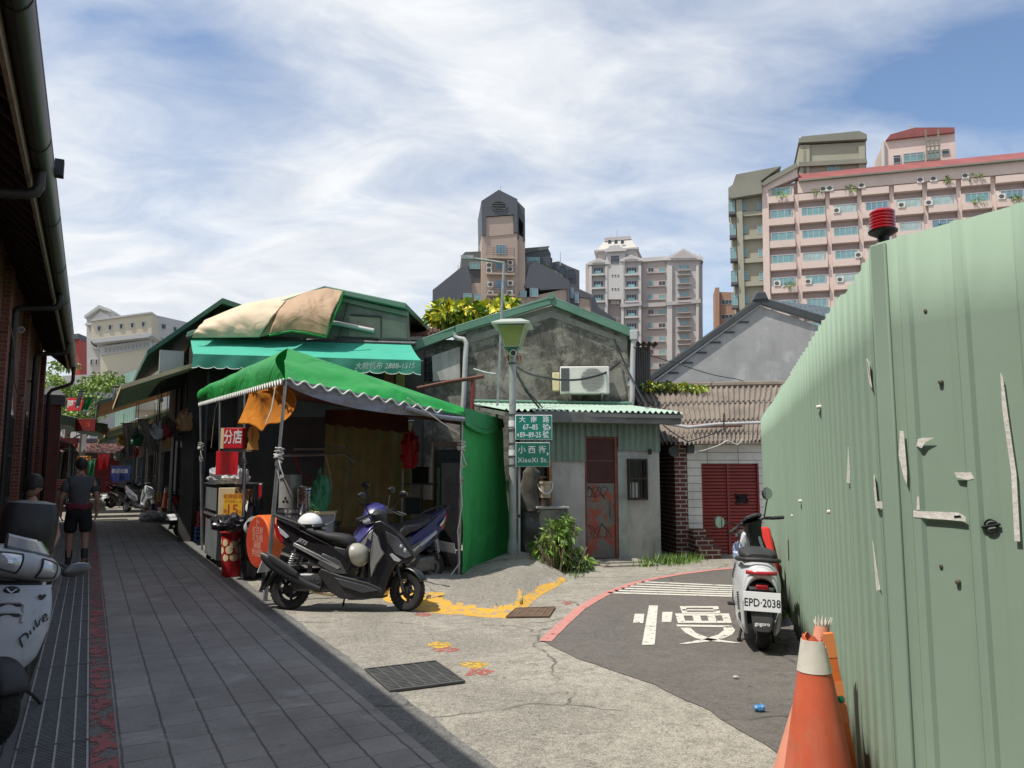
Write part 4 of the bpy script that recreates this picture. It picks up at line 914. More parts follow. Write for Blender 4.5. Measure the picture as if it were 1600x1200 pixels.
# ------------------------------------------------------------------ house materials
m, nt, b = newmat('mossy_concrete'); v = coords(nt)
base_ = mix(nt, ramp(nt, noise(nt, v, 3.0, 6, .65), .35, .65), (.20, .19, .16), (.29, .28, .24))
d1_ = ramp(nt, noise(nt, v, 1.3, 10, .80, .5), .445, .545)
st_ = ramp(nt, noise(nt, coords(nt, (1, 1, .22)), 5.5, 9, .80, .8), .45, .55)
dk_ = mth2(nt, 'MAXIMUM', mth2(nt, 'MULTIPLY', d1_, .80), mth2(nt, 'MULTIPLY', mth2(nt, 'MULTIPLY', st_, d1_), 1.0))
c_ = mix(nt, dk_, base_, (.062, .060, .050))
c_ = mix(nt, mth2(nt, 'MULTIPLY', ramp(nt, noise(nt, v, 9, 8, .8, .8), .58, .66), .6), c_, (.36, .35, .31))
c_ = mix(nt, mth2(nt, 'MULTIPLY', ramp(nt, noise(nt, v, 2.0, 5, .7), .60, .72), .35), c_, (.09, .11, .05))
nt.links.new(c_, b.inputs['Base Color']); b.inputs['Roughness'].default_value = .95; bump(nt, b, noise(nt, v, 18, 8, .7), .4, .012); m_moss = m
m_gable = M('grey_render', (.38, .38, .37), .9, 0, .14, 1.6, .25, 30, dirt=((.60, .60, .58), .46, 1.4), streak=((.22, .22, .215), .4, 4))
m_plaster = M('stained_plaster', (.42, .415, .39), .9, 0, .16, 1.8, .25, 30, dirt=((.25, .24, .215), .40, 1.7), streak=((.12, .115, .10), .95, 6))
m_gtrim = M('green_metal_trim', (.10, .215, .155), .5, 0, .14, 2, dirt=((.12, .15, .12), .3, 4))
m_gsheet = M('green_sheet_dull', (.185, .245, .195), .55, 0, .15, 2, dirt=((.09, .11, .09), .35, 4), streak=((.08, .12, .09), .4, 8))
m_pale = M('pale_green_roof', (.38, .50, .41), .55, 0, .14, 2, dirt=((.22, .25, .2), .32, 5))
m_beam = M('grey_beam', (.16, .16, .15), .85, 0, .2, 3, dirt=((.09, .09, .085), .4, 5), streak=((.08, .08, .075), .5, 9))
m_door = chipped('rusty_red_door', (.30, .075, .052), (.17, .16, .145), .535, 2.4, .75, .2)
m_doorb = M('maroon_grille', (.105, .04, .038), .7, 0, .25, 4)
m_rframe = M('rust_red_frame', (.22, .07, .045), .75, 0, .25, 6)
m_pvc = M('grey_white_pvc', (.48, .48, .47), .5, 0, .12, 3, dirt=((.25, .24, .22), .3, 6))
m_acw = M('ac_white', (.66, .64, .58), .5, 0, .06, 4, dirt=((.48, .44, .36), .2, 5))
m_barb = M('rusty_bars', (.045, .035, .03), .8, .2, .3, 8)
m_fibre = M('fibre_cement_roof', (.21, .175, .14), .95, 0, .25, 1.8, .5, 40, dirt=((.11, .095, .08), .45, 2.4), streak=((.13, .11, .09), .3, 4))
m_tilew = None
m, nt, b = newmat('white_wall_tiles'); v = coords(nt)
s1 = nd(nt, 'ShaderNodeSeparateXYZ'); c1_ = nd(nt, 'ShaderNodeCombineXYZ'); nt.links.new(v, s1.inputs[0]); nt.links.new(s1.outputs[0], c1_.inputs[0]); nt.links.new(s1.outputs[2], c1_.inputs[1])
br = nd(nt, 'ShaderNodeTexBrick'); nt.links.new(c1_.outputs[0], br.inputs['Vector']); br.offset = 0
for k, q in (('Scale', 1), ('Brick Width', .6), ('Row Height', .145), ('Mortar Size', .005), ('Mortar Smooth', .1)): br.inputs[k].default_value = q
br.inputs['Color1'].default_value = rgb((.78, .76, .70)); br.inputs['Color2'].default_value = rgb((.70, .68, .63)); br.inputs['Mortar'].default_value = rgb((.10, .095, .085))
nt.links.new(mix(nt, ramp(nt, noise(nt, v, 2.2, 6), .45, .75), br.outputs['Color'], mix(nt, .5, br.outputs['Color'], (.2, .18, .15))), b.inputs['Base Color']); b.inputs['Roughness'].default_value = .35
bump(nt, b, br.outputs['Fac'], -.5, .006); m_tilew = m
m, nt, b = newmat('dark_red_brick'); v = coords(nt)
s1 = nd(nt, 'ShaderNodeSeparateXYZ'); c1_ = nd(nt, 'ShaderNodeCombineXYZ'); nt.links.new(v, s1.inputs[0]); nt.links.new(mth2(nt, 'ADD', s1.outputs[0], s1.outputs[1]), c1_.inputs[0]); nt.links.new(s1.outputs[2], c1_.inputs[1])
br = nd(nt, 'ShaderNodeTexBrick'); nt.links.new(c1_.outputs[0], br.inputs['Vector'])
for k, q in (('Scale', 1), ('Brick Width', .22), ('Row Height', .078), ('Mortar Size', .011), ('Mortar Smooth', .1)): br.inputs[k].default_value = q
br.inputs['Color1'].default_value = rgb((.13, .035, .027)); br.inputs['Color2'].default_value = rgb((.085, .025, .02)); br.inputs['Mortar'].default_value = rgb((.36, .32, .28))
nt.links.new(br.outputs['Color'], b.inputs['Base Color']); b.inputs['Roughness'].default_value = .8; bump(nt, b, br.outputs['Fac'], -.5, .01); m_brick2 = m
m_shut = M('shutter_red', (.225, .028, .022), .45, 0, .14, 3, dirt=((.13, .03, .025), .3, 5))
m_dkroof = M('dark_grey_trim', (.055, .062, .066), .6, 0, .15, 3)
m_leafy = M('leaf_yellow_green', (.62, .55, .035), .55, 0, .3, 5)
m_leafg = M('leaf_green', (.085, .17, .025), .5, 0, .35, 6)
m_leafl = M('leaf_light_green', (.22, .32, .04), .5, 0, .3, 6)
m_aqua = cloth('aqua_awning', (.065, .46, .32), .12, .6, .06, bmp=0)
m_aqua_shade = cloth('aqua_awning_shade', (.035, .235, .17), .10, .6, .14, bmp=0)  # darker copy of the awning aqua; the valance's shade is in the colour
m_tan = cloth('tan_tarpaulin', (.70, .56, .385), .08, .7, .06)
m_tan2 = cloth('brown_tarpaulin', (.47, .31, .19), .08, .7, .08)
m_grim = M('grimy_glass_wall', (.17, .18, .155), .35, 0, .3, 2, dirt=((.30, .29, .24), .4, 1.6), streak=((.09, .095, .085), .4, 6))
m_rustroof = M('rusty_brown_roof', (.14, .055, .045), .85, 0, .25, 4)
m_tile = None
m, nt, b = newmat('slate_roof_tiles'); v = coords(nt)
br = nd(nt, 'ShaderNodeTexBrick'); nt.links.new(v, br.inputs['Vector'])
for k, q in (('Scale', 1), ('Brick Width', .33), ('Row Height', .30), ('Mortar Size', .02), ('Mortar Smooth', .4)): br.inputs[k].default_value = q
br.inputs['Color1'].default_value = rgb((.115, .145, .155)); br.inputs['Color2'].default_value = rgb((.09, .115, .125)); br.inputs['Mortar'].default_value = rgb((.035, .04, .043))
nt.links.new(br.outputs['Color'], b.inputs['Base Color']); b.inputs['Roughness'].default_value = .6; bump(nt, b, br.outputs['Fac'], -.6, .02); m_tile = m
def slab_poly(mb, P, vec): mb.prism(P, vec)
def corr_sheet(mb, p00, p10, p01, p11, waves, amp, nv=6, jag=0, trap=False):
    """corrugated sheet: u across the ribs, v along them"""
    p00, p10, p01, p11 = map(Vector, (p00, p10, p01, p11)); n = (p10 - p00).cross(p01 - p00).normalized()
    if n.z < 0: n = -n
    per = 6; N = int(waves * per)
    def f(u, v):
        q = p00.lerp(p10, u).lerp(p01.lerp(p11, u), v); w = u * waves * 2 * math.pi
        h = (max(-1, min(1, 1.8 * math.sin(w))) if trap else math.sin(w))
        q = q + n * amp * h
        if jag and v in (0, 1): q += (p01 - p00).normalized() * jag * fbm(u * 9, v, 4) * (1 if v else -1)
        return q
    mb.grid(f, N, nv)
def leafclump(mb, c, rad, n, size, seed=0, flat=1.0, long=2.2, mi=(0, 1), droop=.3, stem_bias=0):
    rnd = random.Random(seed)
    for k in range(n):
        d = Vector((rnd.gauss(0, 1), rnd.gauss(0, 1), rnd.gauss(0, 1))).normalized(); r = rnd.random() ** .45
        p = Vector(c) + Vector((d.x * rad[0] * r, d.y * rad[1] * r, d.z * rad[2] * r))
        t = (d + Vector((rnd.gauss(0, .5), rnd.gauss(0, .5), rnd.gauss(0, .5) - droop))).normalized(); s = t.orthogonal().normalized(); s = (s * math.cos(rnd.random() * 6.28) + t.cross(s) * math.sin(rnd.random() * 6.28)); L = size * (.6 + .8 * rnd.random()); w_ = L / long
        nrm = t.cross(s); mb.mi = mi[rnd.randrange(len(mi))]
        mb.add([p, p + t * L * .45 + s * w_ * .5 + nrm * w_ * .12, p + t * L - Vector((0, 0, L * .18)), p + t * L * .45 - s * w_ * .5 + nrm * w_ * .12, p + t * L * .5], [(0, 1, 4), (1, 2, 4), (2, 3, 4), (3, 0, 4)])
    mb.mi = 0
# ------------------------------------------------------------------ middle house: stained gable
F = Fac((-2.55, 16.9), (2.62, 16.2))
t = thing('concrete_house', 'old gabled house with black stained concrete wall and pale green metal roof edging', 'house', F.loc, F.rz)
def fq(F, pxs, y): return [Vector((q[0], y, q[1])) for q in [F.at(*p) for p in pxs]]
mb = MB(); P = fq(F, [(728, 640), (728, 518), (862, 478), (980, 524), (980, 640)], 0); P[0].z = 0; P[-1].z = 0; mb.prism(P, (0, .25, 0)); mb.build('gable_wall', m_moss, t, angle=None)
mb = MB(); P = fq(F, [(655, 640), (655, 552), (727.5, 520), (727.5, 640)], .12); P[0].z = 0; P[-1].z = 0; mb.prism(P, (0, .2, 0)); mb.build('side_wall', m_moss, t, angle=None)
mb = MB(); x1 = F.at(980, 600)[0]; mb.box(x1 - .25, x1, .251, 4, 0, F.at(980, 530)[1]); mb.build('return_wall', m_moss, t)
mb = MB(); P = fq(F, [(676, 596), (674, 556), (718, 541), (719, 592)], .02); mb.prism(P, (0, .09, 0)); mb.build('cement_patch', m_plaster, t, bevel=.01)
mb = MB(); P = fq(F, [(652, 594), (652, 562), (673, 556), (673, 594)], .07); mb.prism(P, (0, .04, 0)); wn = mb.build('window', m_glassdk, t)
mb = MB()
for px in (655, 661, 667): a = F.at(px, 594); b_ = F.at(px, 558); mb.cyl((a[0], .04, a[1]), (b_[0], .04, b_[1]), .012, n=6)
for py in (568, 581, 592): a = F.at(652, py); b_ = F.at(674, py - 1); mb.cyl((a[0], .045, a[1]), (b_[0], .045, b_[1]), .012, n=6)
mb.build('bars', m_barb, wn)
mb = MB(); P = fq(F, [(736, 525), (862, 485), (972, 528), (972, 536), (862, 496), (736, 536)], -.018); mb.prism(P, (0, .017, 0)); mb.build('shadow_edge_strip', M('shadow_edge_band', (.24, .235, .21), .9, 0, .2, 4, .2, 30, dirt=((.12, .12, .1), .4, 3)), t, angle=None)  # paler band paints the shadow edge below the roof edging
# edging: three lengths of green capping standing proud of the wall
def capping(p0, p1, wpx=9):
    a0, a1 = fq(F, [p0, p1], -.14); d = Vector((0, 0, -S(wpx, 16.5) * 1.15)); mb = MB()
    q = [a0, a1, a1 + d, a0 + d]; mb.prism(q, (0, .10, 0)); mb.prism([a0, a1, a1 + Vector((0, 0, .035)), a0 + Vector((0, 0, .035))], (0, .62, 0)); return mb.build('roof_edging', m_gtrim, t, bevel=.012)
capping((713, 513), (862.5, 467)); capping((862, 467), (985, 516), 10); capping((640, 541), (712.5, 513.5), 11)
mb = MB(); a, b_, c = fq(F, [(704, 514), (862, 470), (990, 519)], .5)
for p, q in ((a, b_), (b_, c)): mb.prism([p, q, q + Vector((0, 0, -.06)), p + Vector((0, 0, -.06))], (0, 4, 0))
mb.build('roof', m_gtrim, t)
mb = MB(); p = fq(F, [(862, 466)], -.16)[0]; mb.cyl(p + Vector((0, -.02, .01)), p + Vector((0, .5, .01)), .07, n=14); mb.build('ridge_cap', m_gtrim, t)
# lean-to at the right, corrugated
mb = MB(); x0 = F.at(986, 560)[0]; x2 = F.at(1014, 560)[0]; zt = F.at(1000, 524)[1]
corr_sheet(mb, (x0, 1.6, 0), (x2 + .1, 1.6, 0), (x0, 1.6, zt), (x2 + .1, 1.6, zt), 9, .02); mb.build('lean_to_wall', m_beam, t, angle=70)
mb = MB(); corr_sheet(mb, (x0 - .5, 1.2, zt + .08), (x2 + .3, 1.2, zt + .03), (x0 - .5, 3.2, zt + .3), (x2 + .3, 3.2, zt + .25), 9, .03); mb.build('lean_to_roof', m_fibre, t, angle=70)
# drain pipes
def dpipe(pts, r=.05, y=-.09):
    mb = MB(); mb.tube([(F.at(*p)[0], y, F.at(*p)[1]) for p in pts], r, 12); return mb.build('drain_pipe', m_pvc, t)
dpipe([(712, 521), (712, 527), (718, 530), (726, 531), (730, 537), (728.5, 560), (726, 620), (724, 650)], .055)
dpipe([(989, 521), (990, 530), (988.5, 560), (987.5, 622), (986, 645)], .055)
mb = MB(); q = F.at(990, 525); mb.box(q[0] - .08, q[0] + .08, -.17, -.02, q[1] - .1, q[1] + .1); mb.build('rain_hopper', m_pvc, t, bevel=.01)
# air conditioner
p = F.at(915, 622); AC = F.p + F.u * p[0] + F.n * .30; t2 = thing('air_conditioner', 'cream outdoor air conditioner unit on the stained concrete wall', 'air conditioner', (AC.x, AC.y, p[1]), F.rz + R(4))
m_acdk = M('ac_dark_fins', (.10, .10, .095), .5, .2, .1, 20)
mb = MB(); mb.box(-.52, .50, -.19, .19, .05, .62); mb.build('casing', m_acw, t2, bevel=.02)
mb = MB(); mb.box(-.50, -.33, -.200, -.1905, .10, .58); mb.build('side_louvre', m_acdk, t2)
mb = MB(); mb.lathe([(0, -.1915), (.235, -.1915), (.235, -.1905)], 32, 'y', (.15, 0, .34)); mb.build('fan', M('ac_fan_grey', (.46, .45, .41), .6, 0, .1, 10), t2)
mb = MB()
for k in range(13): x = -.07 + k * .037; h = math.sqrt(max(0, .25 ** 2 - (x - .15) ** 2)); mb.box(x - .004, x + .004, -.206, -.200, .34 - h, .34 + h)
for k in range(7): z = .12 + k * .073; h = math.sqrt(max(0, .25 ** 2 - (z - .34) ** 2)); mb.box(.15 - h, .15 + h, -.200, -.196, z - .004, z + .004)
mb.build('fan_guard', M('ac_guard', (.30, .29, .27), .5, .2), t2)
mb = MB(); mb.box(-.68, -.53, -.16, .14, .12, .50); mb.build('valve_cover', m_cream, t2, bevel=.015)
mb = MB()
for x in (-.35, .35): mb.prism([(x - .015, -.2, .0), (x + .015, -.2, .0), (x + .015, -.2, .045), (x - .015, -.2, .045)], (0, .5, 0)); mb.prism([(x - .015, -.1, 0), (x - .015, .29, 0), (x - .015, .29, -.28)], (.03, 0, 0))
mb.build('bracket', m_beam, t2)
# ------------------------------------------------------------------ shed with the red door
F = Fac((.02, 12.95), (2.66, 13.60)); SH = F
t = thing('shed', 'low grey plastered shed with green corrugated upper wall and pale green roof', 'shed', F.loc, F.rz)
def X(px, py=760): return F.at(px, py)[0]
def Z(py, px=930): return F.at(px, py)[1]
xL, xR, xd0, xd1 = X(862), X(1031), X(915), X(965)
mb = MB(); mb.box(xL, xd0 - .01, 0, .15, 0, 1.72); mb.box(xd1 + .01, xR, .003, .15, 0, 1.95); mb.build('plaster_wall', m_plaster, t, angle=None)
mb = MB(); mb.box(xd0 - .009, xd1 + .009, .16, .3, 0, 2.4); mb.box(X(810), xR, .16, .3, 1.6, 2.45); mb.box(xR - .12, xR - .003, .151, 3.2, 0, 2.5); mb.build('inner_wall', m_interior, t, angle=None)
mb = MB(); corr_sheet(mb, (X(812), -.03, 1.72), (xd0 - .005, -.03, 1.70), (X(812), -.03, 2.44), (xd0 - .005, -.03, 2.44), 11, .014, 1, trap=True); mb.build('green_sheet', m_gsheet, t, angle=25)
mb = MB(); corr_sheet(mb, (xd0, -.03, 2.13), (xd1, -.03, 2.13), (xd0, -.03, 2.44), (xd1, -.03, 2.44), 5, .014, 1, trap=True); mb.build('green_sheet', m_gsheet, t, angle=25)
mb = MB(); corr_sheet(mb, (xd1 + .005, -.03, 1.90), (xR + .01, -.03, 1.88), (xd1 + .005, -.03, 2.44), (xR + .01, -.03, 2.44), 7, .014, 1, trap=True); mb.build('green_sheet', m_gsheet, t, angle=25)
mb = MB(); mb.box(xd1 + .001, X(979), -.03, -.002, 0, 1.85); mb.build('door_jamb', M('pale_grey_jamb', (.33, .36, .34), .8, 0, .15, 4, dirt=((.2, .21, .2), .4, 5)), t)
# door
mb = MB(); mb.box(xd0 + .02, xd1 - .05, .02, .06, .06, 1.33); dr = mb.build('door', m_door, t)
mb = MB(); mb.box(xd0 + .02, xd1 - .05, .035, .06, 1.335, 2.10)
n = 26
for k in range(n): x = xd0 + .03 + (xd1 - xd0 - .09) * k / n; mb.box(x, x + .010, .020, .034, 1.34, 2.09)
mb.box(xd0 + .02, xd1 - .05, .015, .033, 1.70, 1.73)
mb.build('grille', m_doorb, dr)
mb = MB(); mb.box(xd0 - .005, xd0 + .018, -.01, .07, .03, 2.12); mb.box(xd1 - .048, xd1 - .005, -.01, .07, .03, 2.12); mb.box(xd0 + .0185, xd1 - .0485, -.008, .07, 2.101, 2.12); mb.build('frame', m_rframe, dr)
mb = MB(); mb.box(xd1 - .14, xd1 - .11, -.012, .0195, .74, 1.0); mb.build('handle', m_beam, dr)
mb = MB()
def scrib(cx, cz, s, seed, n=26):
    rr = random.Random(seed); pts = []
    for k in range(n): pts.append((cx + s * (k / n - .5) * 1.6 + .25 * s * math.sin(k * 1.9 + seed), .0175 if True else 0, cz + .4 * s * math.sin(k * 1.3 + seed * 2) + .1 * s * rr.random()))
    return pts
mb.tube(scrib(xd0 + .19, 1.17, .26, 2), .006, 4); mb.tube(scrib(xd0 + .26, .50, .3, 5, 18), .006, 4); mb.build('graffiti', m_dkgrey, dr)
mb = MB(); mb.box(xd0 - .1, X(990), -.5, -.04, 0, .06); mb.box(xd0 + .05, X(1000), -.72, -.505, 0, .035); mb.build('step', m_conc, t, bevel=.01)
# barred window
wx0, wx1, wz0, wz1 = X(979), X(1009), Z(781, 993), Z(717, 993)
mb = MB(); mb.box(wx0, wx1, -.012, .0, wz0, wz1); wn = mb.build('window', m_glassdk, t)
mb = MB(); mb.box(wx0 + .05, wx0 + .22, -.022, -.0125, wz0 + .04, wz0 + .30); mb.build('pale_pane', m_pvc, wn)
mb = MB()
for x in (wx0, wx1 - .03): mb.box(x, x + .03, -.10, -.0125, wz0, wz1)
for z in (wz0, wz1 - .03, (wz0 + wz1) / 2): mb.box(wx0 + .031, wx1 - .031, -.10, -.075, z, z + .03)
for k in range(1, 6): x = wx0 + (wx1 - wx0) * k / 6; mb.cyl((x, -.0875, wz0), (x, -.0875, wz1), .009, n=6)
mb.build('bars', m_barb, wn)
mb = MB(); mb.tube([(X(1013, 700) + .03 * math.cos(k * .9), -.06, Z(706, 1012) + .05 * math.sin(k * 1.3)) for k in range(16)], .012, 5); mb.build('cable', m_black, t)
# roof and eave beam
zb = Z(655, 1000)
mb = MB(); mb.box(X(828), X(1051, 655), -.34, -.20, Z(663), Z(646)); mb.build('eave_beam', m_beam, t, bevel=.012)
q0 = F.p + F.u * X(822) + F.n * .40; q1 = F.p + F.u * X(1051, 650) + F.n * .40
zr = Z(645); pb0 = W(735, 630, 16.2); pb1 = W(986, 634, 16.0)
inv = (Matrix.Translation(Vector(F.loc)) @ Matrix.Rotation(F.rz, 4, 'Z')).inverted()
c00 = inv @ Vector((q0.x - .45, q0.y, zr)); c10 = inv @ Vector((q1.x, q1.y, zr)); c01 = inv @ Vector(pb0); c11 = inv @ Vector(pb1)
mb = MB(); corr_sheet(mb, c00, c10, c01, c11, 30, .022, 4); mb.build('roof_sheet', m_pale, t, angle=70)
mb = MB(); mb.prism([c00 + Vector((0, 0, -.10)), c10 + Vector((0, 0, -.10)), c11 + Vector((0, 0, -.12)), c01 + Vector((0, 0, -.12))], (0, 0, .06)); mb.build('roof_deck', m_beam, t)
mb = MB(); mb.tube([c01 + Vector((0, -.04, .05)), c11 + Vector((0, -.04, .05))], .03, 8); mb.build('flashing', m_gtrim, t)
# the open bay at the left of the shed: window, jacket, bucket, low wall
mb = MB(); mb.box(X(812), xL - .01, .10, .15, .75, 1.75); wn = mb.build('window', m_glassdk, t)
mb = MB(); mb.box(X(857), X(861.5), -.05, .09, .95, 1.72); mb.box(X(832), X(857) - .001, .05, .09, 1.42, 1.45); mb.box(X(846), X(848), .05, .09, 1.0, 1.419); mb.build('frame', M('orange_rust', (.34, .17, .08), .8, 0, .25, 6), wn)
mb = MB(); mb.box(X(810), xL - .001, .101, .15, 0, .749); mb.build('plaster_wall', m_plaster, t)
p = F.p + F.u * X(856, 830) + F.n * .22
t2 = thing('low_wall', 'mossy low concrete block wall behind the leafy bush by the shed', 'wall', (p.x, p.y, 0), F.rz); mb = MB(); mb.box(-.26, .24, -.15, .15, 0, .92); mb.build('block', m_moss, t2, bevel=.02); mb = MB(); mb.box(-.28, .26, -.17, .17, .921, .96); mb.build('coping', m_plaster, t2, bevel=.01)
p = F.p + F.u * X(845, 770) + F.n * .22
t2 = thing('hanging_bucket', 'cream bucket with a white handle standing on the low mossy wall', 'bucket', (p.x, p.y, .962), F.rz); mb = MB(); mb.lathe([(0, .14), (.10, .14), (.115, .36), (.128, .37), (.128, .41), (.11, .41), (.1, .2)], 24); mb.build('body', M('beige_plastic', (.46, .38, .27), .5, 0, .1, 5), t2)
mb = MB(); mb.lathe([(0, 0), (.09, 0), (.09, .139), (0, .139)], 20); mb.build('stand', m_dkwood, t2)
mb = MB(); mb.tube([(-.13 * math.cos(k * math.pi / 12), -.03 - .09 * math.sin(k * math.pi / 12), .38 - .17 * math.sin(k * math.pi / 12)) for k in range(13)], .010, 6); mb.build('handle', m_white, t2)
p = F.p + F.u * X(823, 770) + F.n * .20
t2 = thing('hanging_jacket', 'crumpled dark olive jacket hanging beside the lamp post', 'jacket', (p.x, p.y, .75), F.rz)
mb = MB()
def jk(u, v):
    a = 2 * math.pi * u; z = v * .88; wx = .17 - .06 * abs(v - .35) + .03 * fbm(u * 5, v * 4); wy = .09 + .03 * math.sin(a * 3 + v * 7)
    if v > .85: wx *= (1.02 - v) / .17 + .2
    return (math.cos(a) * wx + .03 * math.sin(v * 9), math.sin(a) * wy, z)
mb.grid(jk, 30, 16); mb.build('cloth', M('olive_cloth', (.095, .085, .07), .9, 0, .3, 6, .4, 20), t2, angle=30)
p = F.p + F.u * X(823, 850) + F.n * .24
t2 = thing('covered_stack', 'tall bundle under a dark grey plastic cover beside the lamp post', 'bundle', (p.x, p.y, 0), F.rz)
mb = MB()
def cv(u, v):
    a = 2 * math.pi * u; wx = .17 + .02 * fbm(u * 6, v * 5, 2); return (math.copysign(abs(math.cos(a)) ** .5, math.cos(a)) * wx * (1 - .08 * v), math.copysign(abs(math.sin(a)) ** .5, math.sin(a)) * (.15 + .02 * math.sin(v * 14 + a)), .9 * v + .03 * math.cos(a * 2) * v)
mb.grid(cv, 36, 14); mb.poly([(.13 * math.cos(a * .5236), .11 * math.sin(a * .5236), .89) for a in range(12)]); mb.build('cover', M('dark_cover', (.055, .052, .05), .55, 0, .25, 5, .5, 12), t2, angle=30)
# ------------------------------------------------------------------ shutter house
F = Fac((3.05, 14.35), (7.0, 14.75))
t = thing('shutter_house', 'low white tiled house with red roller shutters under a brown corrugated roof', 'house', F.loc, F.rz)
X = lambda px, py=780: F.at(px, py)[0]; Z = lambda py, px=1140: F.at(px, py)[1]
zt, zs = Z(690), Z(724); xa, xs0, xs1, xe = X(1074), X(1097), X(1187), 3.9
mb = MB(); mb.box(xa, xs0 - .001, 0, .2, 0, zt); mb.box(xs0, xe, .002, .2, zs, zt); mb.box(xs1 + .001, xe, 0, .2, 0, zs - .001); mb.build('tiled_wall', m_tilew, t, angle=None)
mb = MB()
def slats(x0, x1):
    z = .04
    while z < zs - .03:
        mb.prism([(x0, .07, z), (x0, .045, z + .008), (x0, .045, z + .045), (x0, .07, z + .06)], (x1 - x0, 0, 0)); z += .062
    mb.box(x0, x1, .071, .09, .02, zs - .002)
xm = X(1139); slats(xs0 + .03, xm - .02); slats(xm + .02, xs1 - .03); sh = mb.build('roller_shutter', m_shut, t, angle=20)
mb = MB(); mb.box(xm - .019, xm + .019, .02, .07, 0, zs); mb.box(xs0 + .001, xs0 + .029, .01, .08, 0, zs); mb.box(xs1 - .029, xs1 - .001, .01, .08, 0, zs); mb.build('post', m_shut, sh)
mb = MB()
for s_ in range(4):
    pts = [(X(1160 + 11 * math.sin(k * 1.7 + s_), 780), .040, Z(780 + 9 * math.cos(k * 2.3 + s_ * 2))) for k in range(12)]; mb.tube(pts, .0055, 4)
mb.build('graffiti', m_black, sh)
mb = MB(); mb.box(X(1054), xa - .003, -.05, 3, 0, zt + .1); mb.build('brick_pier', m_brick2, t, angle=None)
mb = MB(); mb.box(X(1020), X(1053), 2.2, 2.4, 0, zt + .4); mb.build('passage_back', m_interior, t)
mb = MB(); mb.box(xa, xe, -.01, .02, zt + .001, zt + .09); mb.build('lintel', m_beam, t)
mb = MB(); mb.box(xa - .02, xa + .12, -.12, -.051, zt - .22, zt - .04); mb.build('meter_box', m_dkgrey, t, bevel=.006)
mb = MB(); mb.lathe([(0, -.12), (.1, -.12), (.1, 0)], 20, 'y', (X(1050, 705), 0, Z(705, 1050))); mb.build('gauge', m_dkgrey, t)
inv = (Matrix.Translation(Vector(F.loc)) @ Matrix.Rotation(F.rz, 4, 'Z')).inverted()
def LW(px, py, Y): return inv @ W(px, py, Y)
mb = MB()
e0, e1, r0_, r1_ = LW(1024, 693, 13.9), LW(1290, 688, 14.3), LW(985, 612, 18.2), LW(1330, 604, 18.6)
for k, (a, b_) in enumerate(((0, .36), (.33, .68), (.65, 1.0))):
    off = Vector((0, 0, .035 * k)); corr_sheet(mb, e0.lerp(r0_, a) + off, e1.lerp(r1_, a) + off, e0.lerp(r0_, b_) + off, e1.lerp(r1_, b_) + off, 40, .035, 4, jag=.05)
mb.build('roof_sheet', m_fibre, t, angle=70)
mb = MB(); mb.tube([r0_ + Vector((0, 0, .1)), r1_ + Vector((0, 0, .1))], .09, 8); mb.build('ridge', m_fibre, t)
mb = MB(); z9 = .1; mb.tube([LW(1030, 668, 14.6) + Vector((0, 0, z9)), LW(1075, 676, 14.5) + Vector((0, 0, z9)), LW(1120, 671, 14.6) + Vector((0, 0, z9)), LW(1200, 668, 14.7) + Vector((0, 0, z9))], .03, 8); mb.build('roof_pipe', m_pvc, t)
mb = MB(); mb.cyl(LW(1131, 670, 14.5), LW(1131, 646, 14.5), .014, n=6); mb.build('rod', m_barb, t)
mb = MB(); mb.prism([LW(1080, 665, 14.7), LW(1160, 663, 14.8), LW(1160, 667, 14.7), LW(1080, 669, 14.6)], (0, 0, .03)); mb.build('roof_batten', m_rustroof, t)
# brick steps at the shutter
p0 = F.p + F.u * X(1084, 850) + F.n * .22
t2 = thing('brick_steps', 'dark red stepped brick planter at the foot of the white tiled wall', 'steps', (p0.x, p0.y, 0), F.rz)
for k, (a, c, h) in enumerate(((-.12, .10, .50), (.0, .18, .36), (.08, .27, .22))): 
    mb = MB(); mb.box(-.14, c, -.18 - .13 * k, -.051 - .13 * k + .128, 0, h); mb.build('step', m_brick2, t2, bevel=.012)
# ------------------------------------------------------------------ grey gable house behind
F = Fac((3.4, 21.6), (10.2, 20.6))
t = thing('grey_gable_house', 'grey rendered gable house with dark roof edging and slate tiles behind the low roofs', 'house', F.loc, F.rz)
mb = MB(); P = fq(F, [(1024, 700), (1024, 590), (1188, 478), (1310, 520), (1310, 700)], 0); P[0].z = 0; P[-1].z = 0; mb.prism(P, (0, .3, 0)); mb.build('gable_wall', m_gable, t, angle=None)
def rake(p0, p1, wpx, y, dep, up=0, mat=m_dkroof, name='roof_edging'):
    a0, a1 = fq(F, [p0, p1], y); d = Vector((0, 0, -S(wpx, 21))); mb = MB(); mb.prism([a0, a1, a1 + d, a0 + d], (0, dep, 0)); return mb.build(name, mat, t, bevel=.015)
rake((1003, 596), (1188.5, 464.5), 11, -.10, .099); rake((1188, 464.5), (1330, 508), 13, -.10, .099)
rake((1006, 606), (1188, 474), 4, -.07, .069, mat=m_pvc, name='soffit_board'); rake((1188.5, 474), (1330, 518), 4, -.07, .069, mat=m_pvc, name='soffit_board')
for k in range(7):
    f = .1 + k * .12; q = fq(F, [(1006 + 182 * f, 610 - 132 * f)], -.42)[0]; mb = MB(); mb.box(q.x - .05, q.x + .25, 0, .03, q.z - .05, q.z - .01); mb.v = [p + Vector((0, -.031, 0)) for p in mb.v]; mb.build('purlin', m_dkroof, t)
